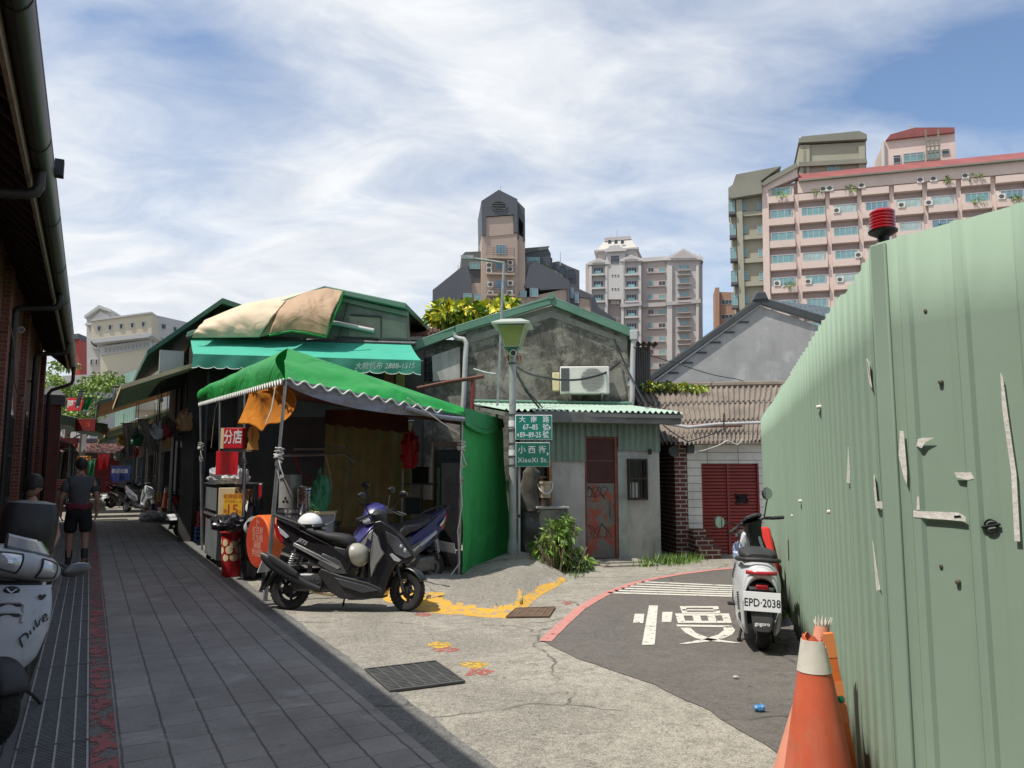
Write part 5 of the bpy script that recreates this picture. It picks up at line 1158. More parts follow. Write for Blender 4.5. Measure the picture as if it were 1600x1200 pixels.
q = fq(F, [(1188, 464)], -.6)[0]; mb = MB(); mb.prism([(q.x - .22, 0, q.z - .12), (q.x - .12, 0, q.z + .14), (q.x + .12, 0, q.z + .12), (q.x + .2, 0, q.z - .1)], (0, .5, 0)); mb.v = [p + Vector((0, -.13, 0)) for p in mb.v]; mb.build('ridge_end', m_dkroof, t, bevel=.03)
inv = (Matrix.Translation(Vector(F.loc)) @ Matrix.Rotation(F.rz, 4, 'Z')).inverted(); LW = lambda px, py, Y: inv @ W(px, py, Y)
a, b_, c, d = LW(1190, 468, 21.1), LW(1330, 512, 20.78), LW(1330, 484, 23.5), LW(1205, 468, 23.4)
xax = (b_ - a).normalized(); nn = xax.cross(d - a).normalized(); yax = nn.cross(xax); MM = Matrix((xax, yax, nn)).transposed().to_4x4(); MM.translation = a; MI = MM.inverted()
mb = MB(); mb.poly([MI @ p for p in (a, b_, c, d)]); o = mb.build('tiled_roof', m_tile, t, angle=None); o.matrix_local = MM
mb = MB(); a, b_ = fq(F, [(1003, 598), (1188, 466)], -.09); mb.prism([a, b_, b_ + Vector((0, 0, .05)), a + Vector((0, 0, .05))], (0, 7, 0)); mb.build('roof', m_dkroof, t)
# ------------------------------------------------------------------ shop with the aqua awning
F = Fac((-7.3, 17.0), (-2.0, 16.6)); m_shopw = M('shop_wall_dark', (.07, .065, .058), .9, 0, .3, 2)
t = thing('awning_shop', 'low shop with grimy gable wall and green roof behind the green tent', 'shop', F.loc, F.rz)
mb = MB(); P = fq(F, [(300, 530), (512, 456), (636, 482), (640, 540), (300, 545)], 0); mb.prism(P, (0, .15, 0)); mb.build('gable_wall', m_grim, t, angle=None)
mb = MB(); zt = F.at(470, 538)[1]; mb.box(0, 5.35, .16, .35, 2.5, zt); mb.box(0, .3, .02, .35, 0, 2.49); mb.box(5.0, 5.35, .02, .35, 0, 2.49); mb.box(.3, 5.0, 2.0, 2.2, 0, 2.6); mb.build('lower_wall', m_shopw, t, angle=None)
mb = MB(); x0, x1 = F.at(620, 600)[0], F.at(632, 600)[0]; mb.box(x0, x1, -.06, .015, 0, 3.9); mb.build('pillar', M('olive_yellow_paint', (.24, .20, .055), .7, 0, .15, 4), t)
mb = MB(); x0, x1 = F.at(601, 600)[0], F.at(615, 600)[0]; mb.box(x0, x1, -.05, .155, 3.0, 3.9); mb.build('red_board', M('brick_red_board', (.22, .06, .03), .8, 0, .2, 5), t)
mb = MB()
for p0, p1 in (((512, 450), (638, 477)), ((300, 522), (513, 450))):
    a0, a1 = fq(F, [p0, p1], -.25); mb.prism([a0, a1, a1 + Vector((0, 0, -.13)), a0 + Vector((0, 0, -.13))], (0, 7.5, 0))
mb.build('roof', m_gtrim, t, bevel=.02)
mb = MB()
a0, a1 = fq(F, [(520, 462), (638, 488)], -.10); mb.prism([a0, a1, a1 + Vector((0, 0, -.10)), a0 + Vector((0, 0, -.10))], (0, .08, 0)); mb.build('barge_board', m_gsheet, t)
mb = MB(); a0, a1 = fq(F, [(521, 505), (586, 518)], -.09); mb.cyl(a0, a1, .05, n=12); mb.build('white_tube', m_pvc, t)
mb = MB()
for p0, p1 in (((545, 470), (530, 530)), ((548, 492), (596, 495)), ((596, 495), (596, 528)), ((524, 526), (640, 533))): a0, a1 = fq(F, [p0, p1], -.02); mb.cyl(a0, a1, .018, n=6)
mb.build('glazing_bars', m_dkgrey, t)
mb = MB(); P = fq(F, [(546, 494), (598, 497), (634, 505), (636, 529), (546, 526)], -.012); mb.prism(P, (0, .01, 0)); mb.build('patched_panel', M('patched_panel', (.27, .26, .21), .8, 0, .25, 2, dirt=((.15, .15, .12), .5, 3)), t, angle=None)
# awning as its own thing
t2 = thing('shop_awning', 'wide aqua awning with scalloped valance coloured as in shade above the green tent', 'awning', F.loc, F.rz)
Zm = lambda py, off: F.at(480, py, off)[1]
u0, u1 = F.at(300, 531)[0], F.at(643, 541)[0]; v0, v1 = F.at(302, 552, 1.15)[0], F.at(658, 562, 1.15)[0]
zt0, zt1 = F.at(300, 529)[1], F.at(642, 540)[1]; zf0, zf1 = F.at(302, 553, 1.15)[1], F.at(657, 563, 1.15)[1]
top = lambda u: Vector((u0 + (u1 - u0) * u, -.08, zt0 + (zt1 - zt0) * u)); frt = lambda u: Vector((v0 + (v1 - v0) * u, -1.15, zf0 + (zf1 - zf0) * u))
mb = MB(); mb.grid(lambda u, v: top(u).lerp(frt(u), v) + Vector((0, 0, -.03 * math.sin(math.pi * v) * (1 + .3 * fbm(u * 6, 0)))), 40, 8); mb.build('canopy', m_aqua, t2, angle=70)
mb = MB(); NS = 16
def val(u, v):
    q = frt(u).copy(); sc_ = .30 - .05 * (1 - abs(math.cos(u * NS * math.pi)) ** .5); q.z -= v * sc_; q.y -= .015 + .02 * math.sin(u * 40 + v) * v; return q
mb.grid(val, 192, 4); mb.build('valance', m_aqua_shade, t2, angle=70)
mb = MB(); mb.tube([val(k / 192, 1) + Vector((0, -.004, 0)) for k in range(193)], .008, 5); mb.build('edge_binding', m_wtrim, t2)
mb = MB(); mb.cyl(top(0) + Vector((-.1, .04, .03)), top(1) + Vector((.1, .04, .03)), .05, n=12); mb.cyl(frt(0) + Vector((-.02, .02, -.02)), frt(1) + Vector((.04, .02, -.02)), .02, n=10); mb.build('rails', m_dkgrey, t2)
mb = MB(); q = frt(.845); text_mb(mb, '大龍帆布 2888-1515', .155, Matrix.Translation((0, -.032, -.0)) @ up_plane(q.x, q.y, q.z - .145), narrow=.93, shear=.2); mb.build('lettering', m_bagw, t2, angle=None)
mb = MB()
for u in (.02, .98): mb.tube([top(u) + Vector((0, 0, -.4)), frt(u) + Vector((0, .1, -.03))], .018, 6)
mb.build('arms', m_steel, t2)
# tan tarpaulin over its roof
t3 = thing('tan_tarpaulin', 'wrinkled tan and brown tarpaulin draped over the roof above the aqua awning', 'tarpaulin', F.loc, F.rz)
def drape(c0, c1, mat, amp, seed, nu=40, nv=24, y0=-.35, y1=-.1, name='sheet'):
    mb = MB()
    def f(u, v):
        def cc(c, s):
            i = min(int(s * (len(c) - 1)), len(c) - 2); g = s * (len(c) - 1) - i; return (c[i][0] + (c[i + 1][0] - c[i][0]) * g, c[i][1] + (c[i + 1][1] - c[i][1]) * g)
        a = cc(c0, u); b_ = cc(c1, u); px = a[0] + (b_[0] - a[0]) * v; py = a[1] + (b_[1] - a[1]) * v
        y = y0 + (y1 - y0) * v - .12 * math.sin(math.pi * v); q = F.at(px, py, -y); k = math.sin(math.pi * min(1, max(0, v * .9 + .05)))
        return Vector((q[0], y - amp * k * (abs(fbm(u * 2.2 + v * 1.2, v * .8, seed, 2)) * 2.2 + .45 * abs(math.sin(7 * u + 3.5 * v + seed))), q[1]))
    mb.grid(f, nu, nv); return mb.build(name, mat, t3, angle=60, solid=.006)
drape([(300, 528), (405, 527)], [(318, 503), (380, 478), (408, 471), (447, 470)], m_tan, .07, 3, y0=-.55, y1=-.28)
drape([(421, 522), (455, 516), (477, 519), (510, 525)], [(448, 470), (480, 456), (510, 450), (536, 455)], m_tan2, .10, 8, y0=-.75, y1=-.30)
drape([(404, 527), (422, 523)], [(446, 470), (452, 468)], m_tan2, .05, 5, 12, 16, y0=-.5, y1=-.27)
drape([(318, 503), (380, 479), (447, 470), (512, 450)], [(322, 499), (384, 474), (447, 463), (500, 452)], m_tan, .03, 6, 30, 6, y0=-.28, y1=1.5)
mb = MB(); pts = []
for px, py in ((421, 524), (440, 520), (455, 517.5), (477, 520), (495, 524), (509, 527), (520, 500), (533, 470), (537, 455)): q = F.at(px, py, .74); pts.append((q[0], -.75, q[1]))
mb.tube(pts, .022, 6); mb.build('green_hem', m_tarp, t3)
# small rusty roofed lean-to between the shop and the concrete house
p = W(650, 640, 18.2); t = thing('rusty_lean_to', 'small weathered timber hut with a rusty brown roof under the yellow leaves', 'hut', (p.x, p.y, 0), R(-4)); k = S(1, 18.2)
mb = MB(); mb.box(-24 * k, 55 * k, 0, 1.5, 0, 1.55 + 205 * k); mb.build('wall', M('grey_boards', (.26, .25, .22), .9, 0, .3, 6, streak=((.09, .085, .075), .8, 14)), t)
mb = MB(); z = 1.55 + 206 * k; corr_sheet(mb, (-30 * k, -.5, z), (60 * k, -.5, z), (-30 * k, 1.6, z + .55), (60 * k, 1.6, z + .55), 16, .03); mb.build('roof', m_rustroof, t, angle=70)
# yellow plant on the roofs
t = thing('roof_plant', 'sprawling yellow leaved vine growing over the roofs left of the concrete gable', 'plant', W(735, 505, 17.9))
mb = MB(); k = S(1, 17.9)
for i, (px, py, rx, rz_, n) in enumerate(((700, 488, 30, 13, 110), (730, 487, 26, 12, 110), (765, 484, 26, 8, 90), (790, 476, 14, 7, 50), (690, 497, 24, 10, 80), (715, 500, 30, 8, 90))):
    leafclump(mb, W(px, py, 17.8 + .1 * i) - Vector(t.location), (rx * k, .5, rz_ * k), int(n * 2.2), .20, i, long=1.7, mi=(0, 0, 0, 0, 2, 1, 2), droop=.0)
mb.build('foliage', [m_leafy, m_leafg, m_leafl], t, angle=None)
mb = MB(); mb.tube([W(690, 508, 17.9) - Vector(t.location), W(730, 497, 17.9) - Vector(t.location), W(785, 482, 17.9) - Vector(t.location)], .03, 6); mb.build('stem', m_wood, t)
t = thing('roof_vine', 'low bright green creeper along the ridge of the brown corrugated roof', 'plant', W(1045, 606, 18.0)); mb = MB(); k = S(1, 18)
for i, (px, py, rx) in enumerate(((1015, 603, 14), (1040, 604, 16), (1065, 606, 15), (1090, 608, 14))): leafclump(mb, W(px, py, 17.8) - Vector(t.location), (rx * k, .4, 4.5 * k), 170, .10, 50 + i, long=1.8, mi=(0, 1, 2, 2), droop=.1)
mb.build('foliage', [m_leafy, m_leafg, m_leafl], t, angle=None)
mb = MB(); mb.tube([W(1004, 607, 17.9) - Vector(t.location), W(1100, 611, 17.9) - Vector(t.location)], .02, 5); mb.build('stem', m_wood, t)
# bush in front of the shed
p = G(872, 897); t = thing('bush', 'leafy green bush in front of the grey shed beside the red door', 'bush', (p.x, p.y, 0)); k = S(1, 12)
mb = MB()
for i, (px, py, rx, rz_, n) in enumerate(((868, 838, 20, 26, 260), (848, 862, 18, 20, 200), (884, 832, 16, 22, 180), (880, 872, 26, 20, 260), (905, 878, 18, 15, 150), (860, 885, 24, 12, 160), (840, 885, 12, 8, 70), (886, 815, 8, 12, 50))): leafclump(mb, W(px, py, 12.0 + .05 * i) - Vector(t.location), (rx * k, .28, rz_ * k), n, .13, 80 + i, long=3.4, mi=(0, 1, 1, 2), droop=.6)
mb.build('foliage', [m_leafl, m_leafg, m_leafg], t, angle=None)
mb = MB(); rr = random.Random(4)
for i in range(16): a = Vector((rr.uniform(-.25, .3), rr.uniform(-.1, .1), 0)); b_ = a * 1.5 + Vector((rr.uniform(-.1, .1), rr.uniform(-.1, .05), rr.uniform(.3, .75))); mb.tube([a, a.lerp(b_, .5) + Vector((.02, 0, .05)), b_], .008, 5)
mb.build('stems', m_wood, t)
# grass at the wall foot
gm = MB(); rr = random.Random(9)
for px, py, rx, n in ((1045, 880, 30, 420), (1075, 877, 24, 220), (1010, 884, 14, 120), (900, 900, 16, 60), (1226, 965, 10, 70), (815, 945, 4, 30), (782, 950, 4, 16)):
    for _ in range(n):
        q = G(px + rr.gauss(0, rx * .5), py + rr.gauss(0, 2.2)); h = rr.uniform(.05, .19) * (.5 if n < 80 else 1); a = rr.random() * 6.28; d = Vector((math.cos(a), math.sin(a), 0)) * rr.uniform(.2, .8) * h; s_ = Vector((-d.y, d.x, 0)).normalized() * .008
        gm.mi = 0 if rr.random() < .8 else 1; gm.add([q - s_, q + s_, q + d + Vector((0, 0, h))], [(0, 1, 2)])
g_o = gm.build('weed_grass', [m_leafg, m_leafl], angle=None); struct(g_o, 'stuff'); g_o['label'] = 'tufts of rough grass along the foot of the shed and hoarding'
# ------------------------------------------------------------------ lamp post with street signs
m_lampg = cloth('lantern_glass', (.50, .56, .20), .35, .35, .1)
m_lampw = M('lantern_cap', (.40, .44, .38), .5, 0, .1, 5, dirt=((.25, .25, .22), .3, 8))
m_post = M('painted_post_grey', (.36, .37, .36), .55, .2, .16, 3, dirt=((.22, .21, .19), .45, 6))
m_sign = M('street_sign_green', (.004, .205, .145), .4, 0, .06, 4)
m_sign2 = M('street_sign_dark_green', (.004, .130, .085), .45, 0, .08, 4)
m_refl = M('sign_white', (.76, .78, .78), .4, 0, .04, 10)
m_reflg = M('sign_grey_white', (.50, .53, .52), .5, 0, .15, 10)
LP = G(801, 889); YL = LP.y
lp = thing('street_lamp', 'grey street lamp post with a square green glass lantern beside the shed', 'street lamp', (LP.x, LP.y, 0)); k = S(1, YL)
zl = lambda py: W(800, py, YL).z
mb = MB(); mb.cyl((0, 0, .0), (0, 0, zl(855)), .085, n=16); mb.cyl((0, 0, zl(855)), (0, 0, zl(840)), .085, .062, n=16); mb.cyl((0, 0, zl(840)), (0, 0, zl(548)), .062, .055, n=16); mb.build('post', m_post, lp)
mb = MB()
for py in (568, 648, 672, 693, 713, 727): mb.cyl((0, 0, zl(py) - .012), (0, 0, zl(py) + .012), .068, n=16)
mb.build('bands', m_dkgrey, lp)
mb = MB(); mb.cyl((0, -.061, zl(660)), (0, -.061, zl(654)), .03, n=10)
for py in (662, 708): mb.lathe([(.0595, zl(py) - .05), (.0625, zl(py) - .05), (.0625, zl(py) + .05), (.0595, zl(py) + .05)], 16, closed=True)
mb = MB()
for py in (662, 708): mb.lathe([(.0640, zl(py) - .05), (.0650, zl(py) - .05), (.0650, zl(py) + .05), (.0640, zl(py) + .05)], 16, closed=True)
mb.build('stickers', m_refl, lp)['kind'] = 'stuff'
Q45 = R(38)
def sq(r): return [(r * math.cos(Q45 + i * math.pi / 2), r * math.sin(Q45 + i * math.pi / 2)) for i in range(4)]
z0, z1 = zl(543), zl(512)
mb = MB(); mb.loft([[(x, y, z0) for x, y in sq(.16)], [(x, y, z1) for x, y in sq(.30)]]); lan = mb.build('lantern', m_lampg, lp, angle=None)
mb = MB()
for (a, b_) in zip(sq(.165), sq(.306)): mb.tube([(a[0], a[1], z0), (b_[0], b_[1], z1)], .014, 6)
for r_, z in ((.162, z0), (.30, z1)):
    q = sq(r_)
    for i in range(4): mb.tube([(q[i][0], q[i][1], z), (q[(i + 1) % 4][0], q[(i + 1) % 4][1], z)], .012, 6)
mb.build('frame', m_lampw, lan)
mb = MB(); mb.loft([[(x, y, z1 + .015) for x, y in sq(.44)], [(x, y, z1 + .045) for x, y in sq(.44)], [(x, y, z1 + .12) for x, y in sq(.22)]]); mb.build('cap', m_lampw, lp, angle=20)
mb = MB(); mb.loft([[(x, y, z0 - .10) for x, y in sq(.07)], [(x, y, z0 - .04) for x, y in sq(.12)], [(x, y, z0 - .013) for x, y in sq(.19)]]); mb.build('collar', M('lamp_collar_green', (.08, .20, .15), .5), lp, angle=20)
t = thing('security_camera', 'white tube camera fixed near the top of the street lamp post', 'camera', (LP.x, LP.y - .08, zl(553)), 0)
mb = MB(); mb.cyl((0, .09, .0), (.01, -.17, -.02), .055, n=18); mb.build('body', m_lampw, t); mb = MB(); mb.cyl((.01, -.171, -.02), (.011, -.176, -.0205), .043, n=16); mb.build('lens', m_black, t)
t = thing('number_plate', 'small beige and red number plate behind the top of the lamp post', 'sign', (LP.x, LP.y + .07, zl(565)), 0); mb = MB(); mb.box(-9 * k, 15 * k, 0, .015, -.0, 12 * k); mb.build('plate', M('plate_beige', (.50, .37, .22), .6, 0, .1, 8), t); mb = MB(); mb.box(-8 * k, -5 * k, -.002, -.0005, 2 * k, 10 * k); mb.build('red_mark', m_redin, t); mb = MB(); text_mb(mb, '51', .10, up_plane(10 * k, -.002, 6 * k)); mb.build('lettering', m_dkred, t, angle=None)
def street_sign(label, x0, x1, y0, y1, Y, mat, lm, build):
    a = W(x0, y1, Y); b_ = W(x1, y0, Y); t = thing('street_sign', label, 'street sign', (LP.x, LP.y - .07, a.z), R(4)); w_ = b_.x - a.x; h_ = b_.z - a.z; ox = a.x - LP.x
    mb = MB(); mb.box(ox, ox + w_, -.02, -.005, 0, h_); pl = mb.build('plate', lm, t, bevel=.006)
    mb = MB(); mb.box(ox + .012, ox + w_ - .012, -.0235, -.0201, .012, h_ - .012); mb.build('face', mat, t)
    mb = MB(); build(mb, ox, w_, h_); mb.build('lettering', lm, t, angle=None)
    mb = MB(); mb.box(ox - .02, ox + w_ * .2, -.004, .02, h_ * .45, h_ * .55); mb.build('bracket', m_steel, t); return t
T_ = lambda x, z: up_plane(x, -.0245, z)
def s1_(mb, ox, w_, h_):
    for ch, fx in (('大', .19), ('南', .50), ('路', .83)): text_mb(mb, ch, h_ * .27, T_(ox + w_ * fx, h_ * .80), bold=.0015)
    text_mb(mb, '67~85', h_ * .30, T_(ox + w_ * .41, h_ * .50), bold=.0015, narrow=.80); text_mb(mb, '號', h_ * .29, T_(ox + w_ * .82, h_ * .49), bold=.0015, narrow=.85)
    text_mb(mb, '89~89-25', h_ * .30, T_(ox + w_ * .41, h_ * .19), bold=.0015, narrow=.74); text_mb(mb, '號', h_ * .29, T_(ox + w_ * .82, h_ * .19), bold=.0015, narrow=.85)
    mb.add([T_(ox + w_ * .91, h_ * .40) @ Vector(p) for p in ((0, 0, 0), (w_ * .055, h_ * .09, 0), (0, h_ * .18, 0))], [(0, 1, 2)]); mb.add([T_(ox + w_ * .09, h_ * .11) @ Vector(p) for p in ((0, 0, 0), (-w_ * .05, h_ * .08, 0), (0, h_ * .16, 0))], [(0, 2, 1)])
def s2_(mb, ox, w_, h_):
    for ch, fx in (('小', .18), ('西', .47), ('街', .78)): text_mb(mb, ch, h_ * .34, T_(ox + w_ * fx, h_ * .68), bold=.0015, narrow=.95)
    text_mb(mb, 'XiaoXi St.', h_ * .27, T_(ox + w_ * .50, h_ * .27), bold=.0015, narrow=.98, space=1.12)
    mb.add([T_(ox + w_ * .91, h_ * .44) @ Vector(p) for p in ((0, 0, 0), (w_ * .055, h_ * .09, 0), (0, h_ * .18, 0))], [(0, 1, 2)])
street_sign('upper green street sign with three lines and house numbers 67~85 on the lamp post', 805, 863, 648, 687, YL - .1, m_sign, m_refl, s1_)
street_sign('lower darker green street sign reading XiaoXi St. on the lamp post', 805.5, 859.5, 691, 729.5, YL - .1, m_sign2, m_reflg, s2_)
p = W(811, 800, YL + .05); t = thing('conduit_pipe', 'thin white plastic conduit running up beside the lamp post below the signs', 'pipe', (p.x, p.y, 0)); mb = MB(); mb.cyl((0, 0, .05), (0, 0, zl(729)), .022, n=10); mb.build('pipe', m_pvc, t); mb = MB(); mb.cyl((0, 0, .8), (0, 0, .85), .028, n=10); mb.build('coupling', m_dkgrey, t)
# thin pole with a slim arm
YP = 14.4; p = W(776, 640, YP); t = thing('thin_pole', 'thin grey pole with a long slim lamp arm rising above the concrete house', 'pole', (p.x, p.y, 0)); o = Vector((p.x, p.y, 0))
mb = MB(); mb.tube([(0, 0, 0), (0, 0, 2.5), W(779, 600, YP) - o, W(784, 480, YP) - o, W(787.5, 410, YP) - o], .024, 8); mb.build('pole', m_steel, t)
mb = MB(); mb.tube([W(788, 411, YP) - o, W(755, 406, YP) - o, W(722, 401.5, YP) - o], .024, 8); mb.box(*(lambda q: (q.x - .02, q.x + .22, q.y - .05, q.y + .05, q.z - .04, q.z + .03))(W(722, 402, YP) - o)); mb.build('lamp_arm', m_steel, t)
# rusty bracket beams over the tent
t = thing('rusty_beam', 'rusty steel beam on a short red post sticking out from the concrete house', 'beam', W(740, 593, 15.0)); o = Vector(t.location)
mb = MB(); mb.tube([W(652, 607, 15.2) - o, W(700, 597, 15.1) - o, W(756, 588, 14.9) - o], .04, 6); mb.build('beam', m_rustroof, t, angle=20)
mb = MB(); mb.cyl(W(739, 592, 15) - o, W(738, 640, 15) - o, .035, n=8); mb.build('post', m_shut, t)
mb = MB(); mb.tube([W(740, 577, 15) - o, W(760, 583, 14.9) - o, W(775, 585, 14.8) - o], .025, 6); mb.build('clamp_rod', m_steel, t)
# ------------------------------------------------------------------ wires
def wire(label, pts, r=.012, mat=None, n=14):
    P = [Vector(p) for p in pts]; out_ = []
    for i in range(len(P) - 1):
        L = (P[i + 1] - P[i]).length
        for k_ in range(n): f = k_ / n; q = P[i].lerp(P[i + 1], f); q.z -= .06 * L * 4 * f * (1 - f) * .35; out_.append(q)
    out_.append(P[-1]); o = P[0]; mb = MB(); mb.tube([q - o for q in out_], r, 6); ob = mb.build('power_cable', mat or m_black, loc=o); return tag(ob, label, 'cable', 'black cables slung between the lamp post and the roofs')
wire('thick black cable sagging from the lamp post across the air conditioner to the gable corner', [W(802, 571, YL), W(850, 590, 14.3), W(905, 593, 15.4), W(945, 583, 15.8), W(968, 566, 16.2)], .022)
wire('black cable dropping from the lamp post down to the pale green shed roof', [W(802, 571, YL), W(820, 608, 13.2), W(850, 646, 13.5)], .018)
wire('second thinner black cable dropping from the lamp post to the shed roof', [W(804, 574, YL), W(828, 615, 13.4), W(856, 645, 13.7)], .012)
wire('black cable hanging down from the gable corner beside the right drain pipe', [W(960, 530, 16.0), W(975, 565, 15.9), W(992, 600, 15.7), W(1012, 635, 14.2)], .016)
wire('thin grey cable crossing the grey gable house toward the hoarding', [W(990, 542, 16.0), W(1060, 568, 17.5), W(1150, 592, 19), W(1222, 607, 20)], .011)
wire('loose loop of black cable lying on the shed roof', [W(836, 640, 14.2), W(850, 636, 14.4), W(870, 641, 14.3), W(889, 646, 14.0), W(862, 645, 14.0), W(842, 642, 14.1)], .02)
wire('pale cable hanging in a loop under the brown corrugated roof eave', [W(1085, 707, 14.0), W(1120, 697, 14.0), W(1137, 688, 14.0), W(1152, 695, 14.0), W(1160, 686, 14.0)], .010, m_pvc)
wire('black cable from the shed corner toward the shutter house eave', [W(1036, 664, 13.2), W(1075, 690, 13.9), W(1137, 668, 14.3)], .010)
# ------------------------------------------------------------------ distant buildings
m_dkfac = M('dark_slate_facade', (.095, .102, .115), .7, 0, .10, .15)
m_tanfac = M('tan_tile_facade', (.43, .335, .27), .7, 0, .08, .15)
m_greyroof = M('weathered_grey_roof', (.12, .13, .12), .8, 0, .2, .4)
m_teal = M('teal_window_glass', (.20, .37, .385), .15, 0, .35, .35)
m_teal2 = M('curtained_glass', (.36, .47, .46), .3, 0, .3, .8)
m_bluew = M('blue_window_glass', (.17, .28, .36), .15, 0, .25, .35)
m_wdark = M('dark_window_glass', (.05, .065, .075), .15, 0, .3, .5)
m_alu = M('window_frame_grey', (.42, .44, .44), .5)
m_dkfr = M('window_frame_dark', (.07, .07, .075), .5)
m_pinkf = M('pink_tile_facade', (.66, .525, .465), .78, 0, .05, .2, dirt=((.56, .44, .40), .3, .5), streak=((.50, .40, .37), .5, .9))
m_pinkd = M('mauve_shade_and_band', (.46, .375, .355), .8, 0, .06, .3)  # shade of the balcony recesses is set into this darker pink
m_olive = M('olive_grey_facade', (.34, .325, .25), .75, 0, .08, .2)
m_olived = M('olive_roof', (.22, .215, .175), .8, 0, .12, .3)
m_redrf = M('red_roof_band', (.25, .075, .07), .75, 0, .15, .5)
m_greyf = M('grey_stone_facade', (.45, .42, .405), .8, 0, .06, .2)
m_greyfp = M('pinkish_grey_facade', (.47, .405, .375), .8, 0, .06, .2)
m_greyl = M('pale_stone_trim', (.54, .52, .50), .75, 0, .06, .2)
m_ivory = M('ivory_facade', (.60, .53, .40), .75, 0, .05, .2)
m_palew = M('pale_grey_and_shaded_side', (.50, .50, .48), .75, 0, .05, .2)
m_orange2 = M('orange_brown_facade', (.36, .21, .14), .8, 0, .08, .2)
WCACHE = {}
def window(t, x, z, w_, h_, glass, frame, y=0, mull=2, name='window', trans=False):
    key = (round(w_, 2), round(h_, 2), glass.name, frame.name, mull, trans)
    if key not in WCACHE:
        mb = MB(); f = max(.06, .03 * w_); mb.mi = 1
        mb.box(-w_ / 2, w_ / 2, -.05, .1, 0, f); mb.box(-w_ / 2, w_ / 2, -.05, .1, h_ - f, h_)
        for i in range(mull + 1): xx = -w_ / 2 + (w_ - f) * i / mull; mb.box(xx, xx + f, -.045, .1, f + .001, h_ - f - .001)
        if trans: mb.box(-w_ / 2 + f, w_ / 2 - f, -.04, .1, h_ * .68, h_ * .68 + f)
        mb.mi = 0; mb.box(-w_ / 2 + f * .5, w_ / 2 - f * .5, -.012, .1, f * .5, h_ - f * .5); WCACHE[key] = mb.mesh(name, [glass, frame], None)
    o = bpy.data.objects.new(name, WCACHE[key]); COL.objects.link(o); o.parent = t; o.location = (x, y - .03, z); return o
def ac_unit(t, x, z, w_=.85, h_=.75, y=0):
    if 'ac' not in WCACHE:
        mb = MB(); mb.box(-.5, .5, -.45, 0, 0, 1); mb.mi = 1; mb.lathe([(0, -.462), (.36, -.462), (.36, -.455)], 16, 'y', (-.06, 0, .5)); WCACHE['ac'] = mb.mesh('air_conditioner', [m_acw, m_acdk], 30)
    o = bpy.data.objects.new('air_conditioner', WCACHE['ac']); COL.objects.link(o); o.parent = t; o.location = (x, y, z); o.scale = (w_, 1, h_); return o
# --- dark stepped tower block
F = Fac((-16, 128), (22, 132)); t = thing('tower_block', 'dark slate and tan stepped apartment block with a pointed tower and oval window', 'building', F.loc, F.rz)
k = S(1, 130)
def fp(name, pxs, y0, y1, mat, parent=None, label=None):
    mb = MB(); mb.prism(F.pts(pxs, y0), (0, y1 - y0, 0)); return mb.build(name, mat, parent or t, angle=None)
fp('tower_wall', [(753, 500), (753, 368), (808.5, 364), (809, 500)], 0, 7, m_tanfac)
fp('tower_head', [(753, 368), (752, 315), (779, 297.5), (808, 312), (808.5, 364), (803, 364), (802.5, 336), (759, 339), (759, 368)], -.35, 10, m_dkfac)
fp('tower_face', [(759, 340), (802, 337), (802.5, 366), (759, 370)], -.1, 0, m_tanfac)
F_r = thing
mb = MB(); q = F.at(779, 323)
rx, rz_ = 13 * k, 8 * k; mb.lathe([(0, -.41), (1, -.41), (1, -.36)], 28, 'y'); mb.v = [Vector((p.x * rx + q[0], p.y, p.z * rz_ + q[1])) for p in mb.v]; ov = mb.build('oval_window', m_black, t)
mb = MB(); mb.lathe([(.9, -.5), (1.02, -.5), (1.02, -.37), (.9, -.37)], 28, 'y', closed=True)
mb.v = [Vector((p.x * rx + q[0], p.y, p.z * rz_ + q[1])) for p in mb.v]
for dz in (-.5, 0, .5): mb.box(q[0] - rx * .85, q[0] + rx * .85, -.48, -.42, q[1] + dz * rz_ - .06, q[1] + dz * rz_ + .06)
mb.build('frame', m_greyroof, ov)
fp('tower_side', [(808.6, 500), (808.6, 364), (821, 372), (821, 500)], .5, 7, m_tanfac); fp('tower_side_head', [(808.6, 372), (808.2, 312.5), (820.5, 325), (821, 376), (818, 376), (818, 348), (811, 338), (811, 372)], .3, 7, m_dkfac)
fp('wing_wall', [(676, 500), (676, 475), (723, 440), (753, 440), (753, 500)], 1, 12, m_tanfac); fp('wing_roof', [(676, 478), (676, 452), (722, 415), (731, 415), (737, 438), (736, 462), (718, 466), (718, 471), (680, 478)], .5, 12, m_dkfac)
fp('wing_roof', [(722, 410), (722, 392), (728, 386), (753, 385), (753, 410)], 3, 14, m_greyroof)
fp('wing_wall', [(722, 418), (722, 410), (753, 410), (753, 440), (737, 440), (731, 416)], 3.2, 14, m_dkfac)
fp('wing_wall', [(809, 500), (809, 452), (818, 452), (820, 464), (887, 449), (887, 500)], .8, 13, m_tanfac); fp('wing_roof', [(819, 449), (828, 413), (836, 407), (855, 416), (890, 438), (891, 476), (888, 476), (887, 450), (845, 452), (842, 449)], .4, 13, m_dkfac)
fp('wing_roof', [(809, 452), (809, 424), (820, 408), (836, 405), (828, 414), (819, 448)], 1.0, 13, m_greyroof)
fp('penthouse', [(822, 412), (822, 392), (834, 380), (858, 378), (860, 375), (866, 386), (868, 412), (855, 414)], 4, 13, m_dkfac); fp('penthouse_roof', [(822, 388), (824, 378), (864, 374.5), (860, 380), (834, 384)], 3.8, 13, m_greyroof)
fp('terrace_wing', [(868, 430), (870, 398), (880, 396), (896, 404), (914, 411), (914, 446), (890, 440)], 5, 14, m_dkfac)
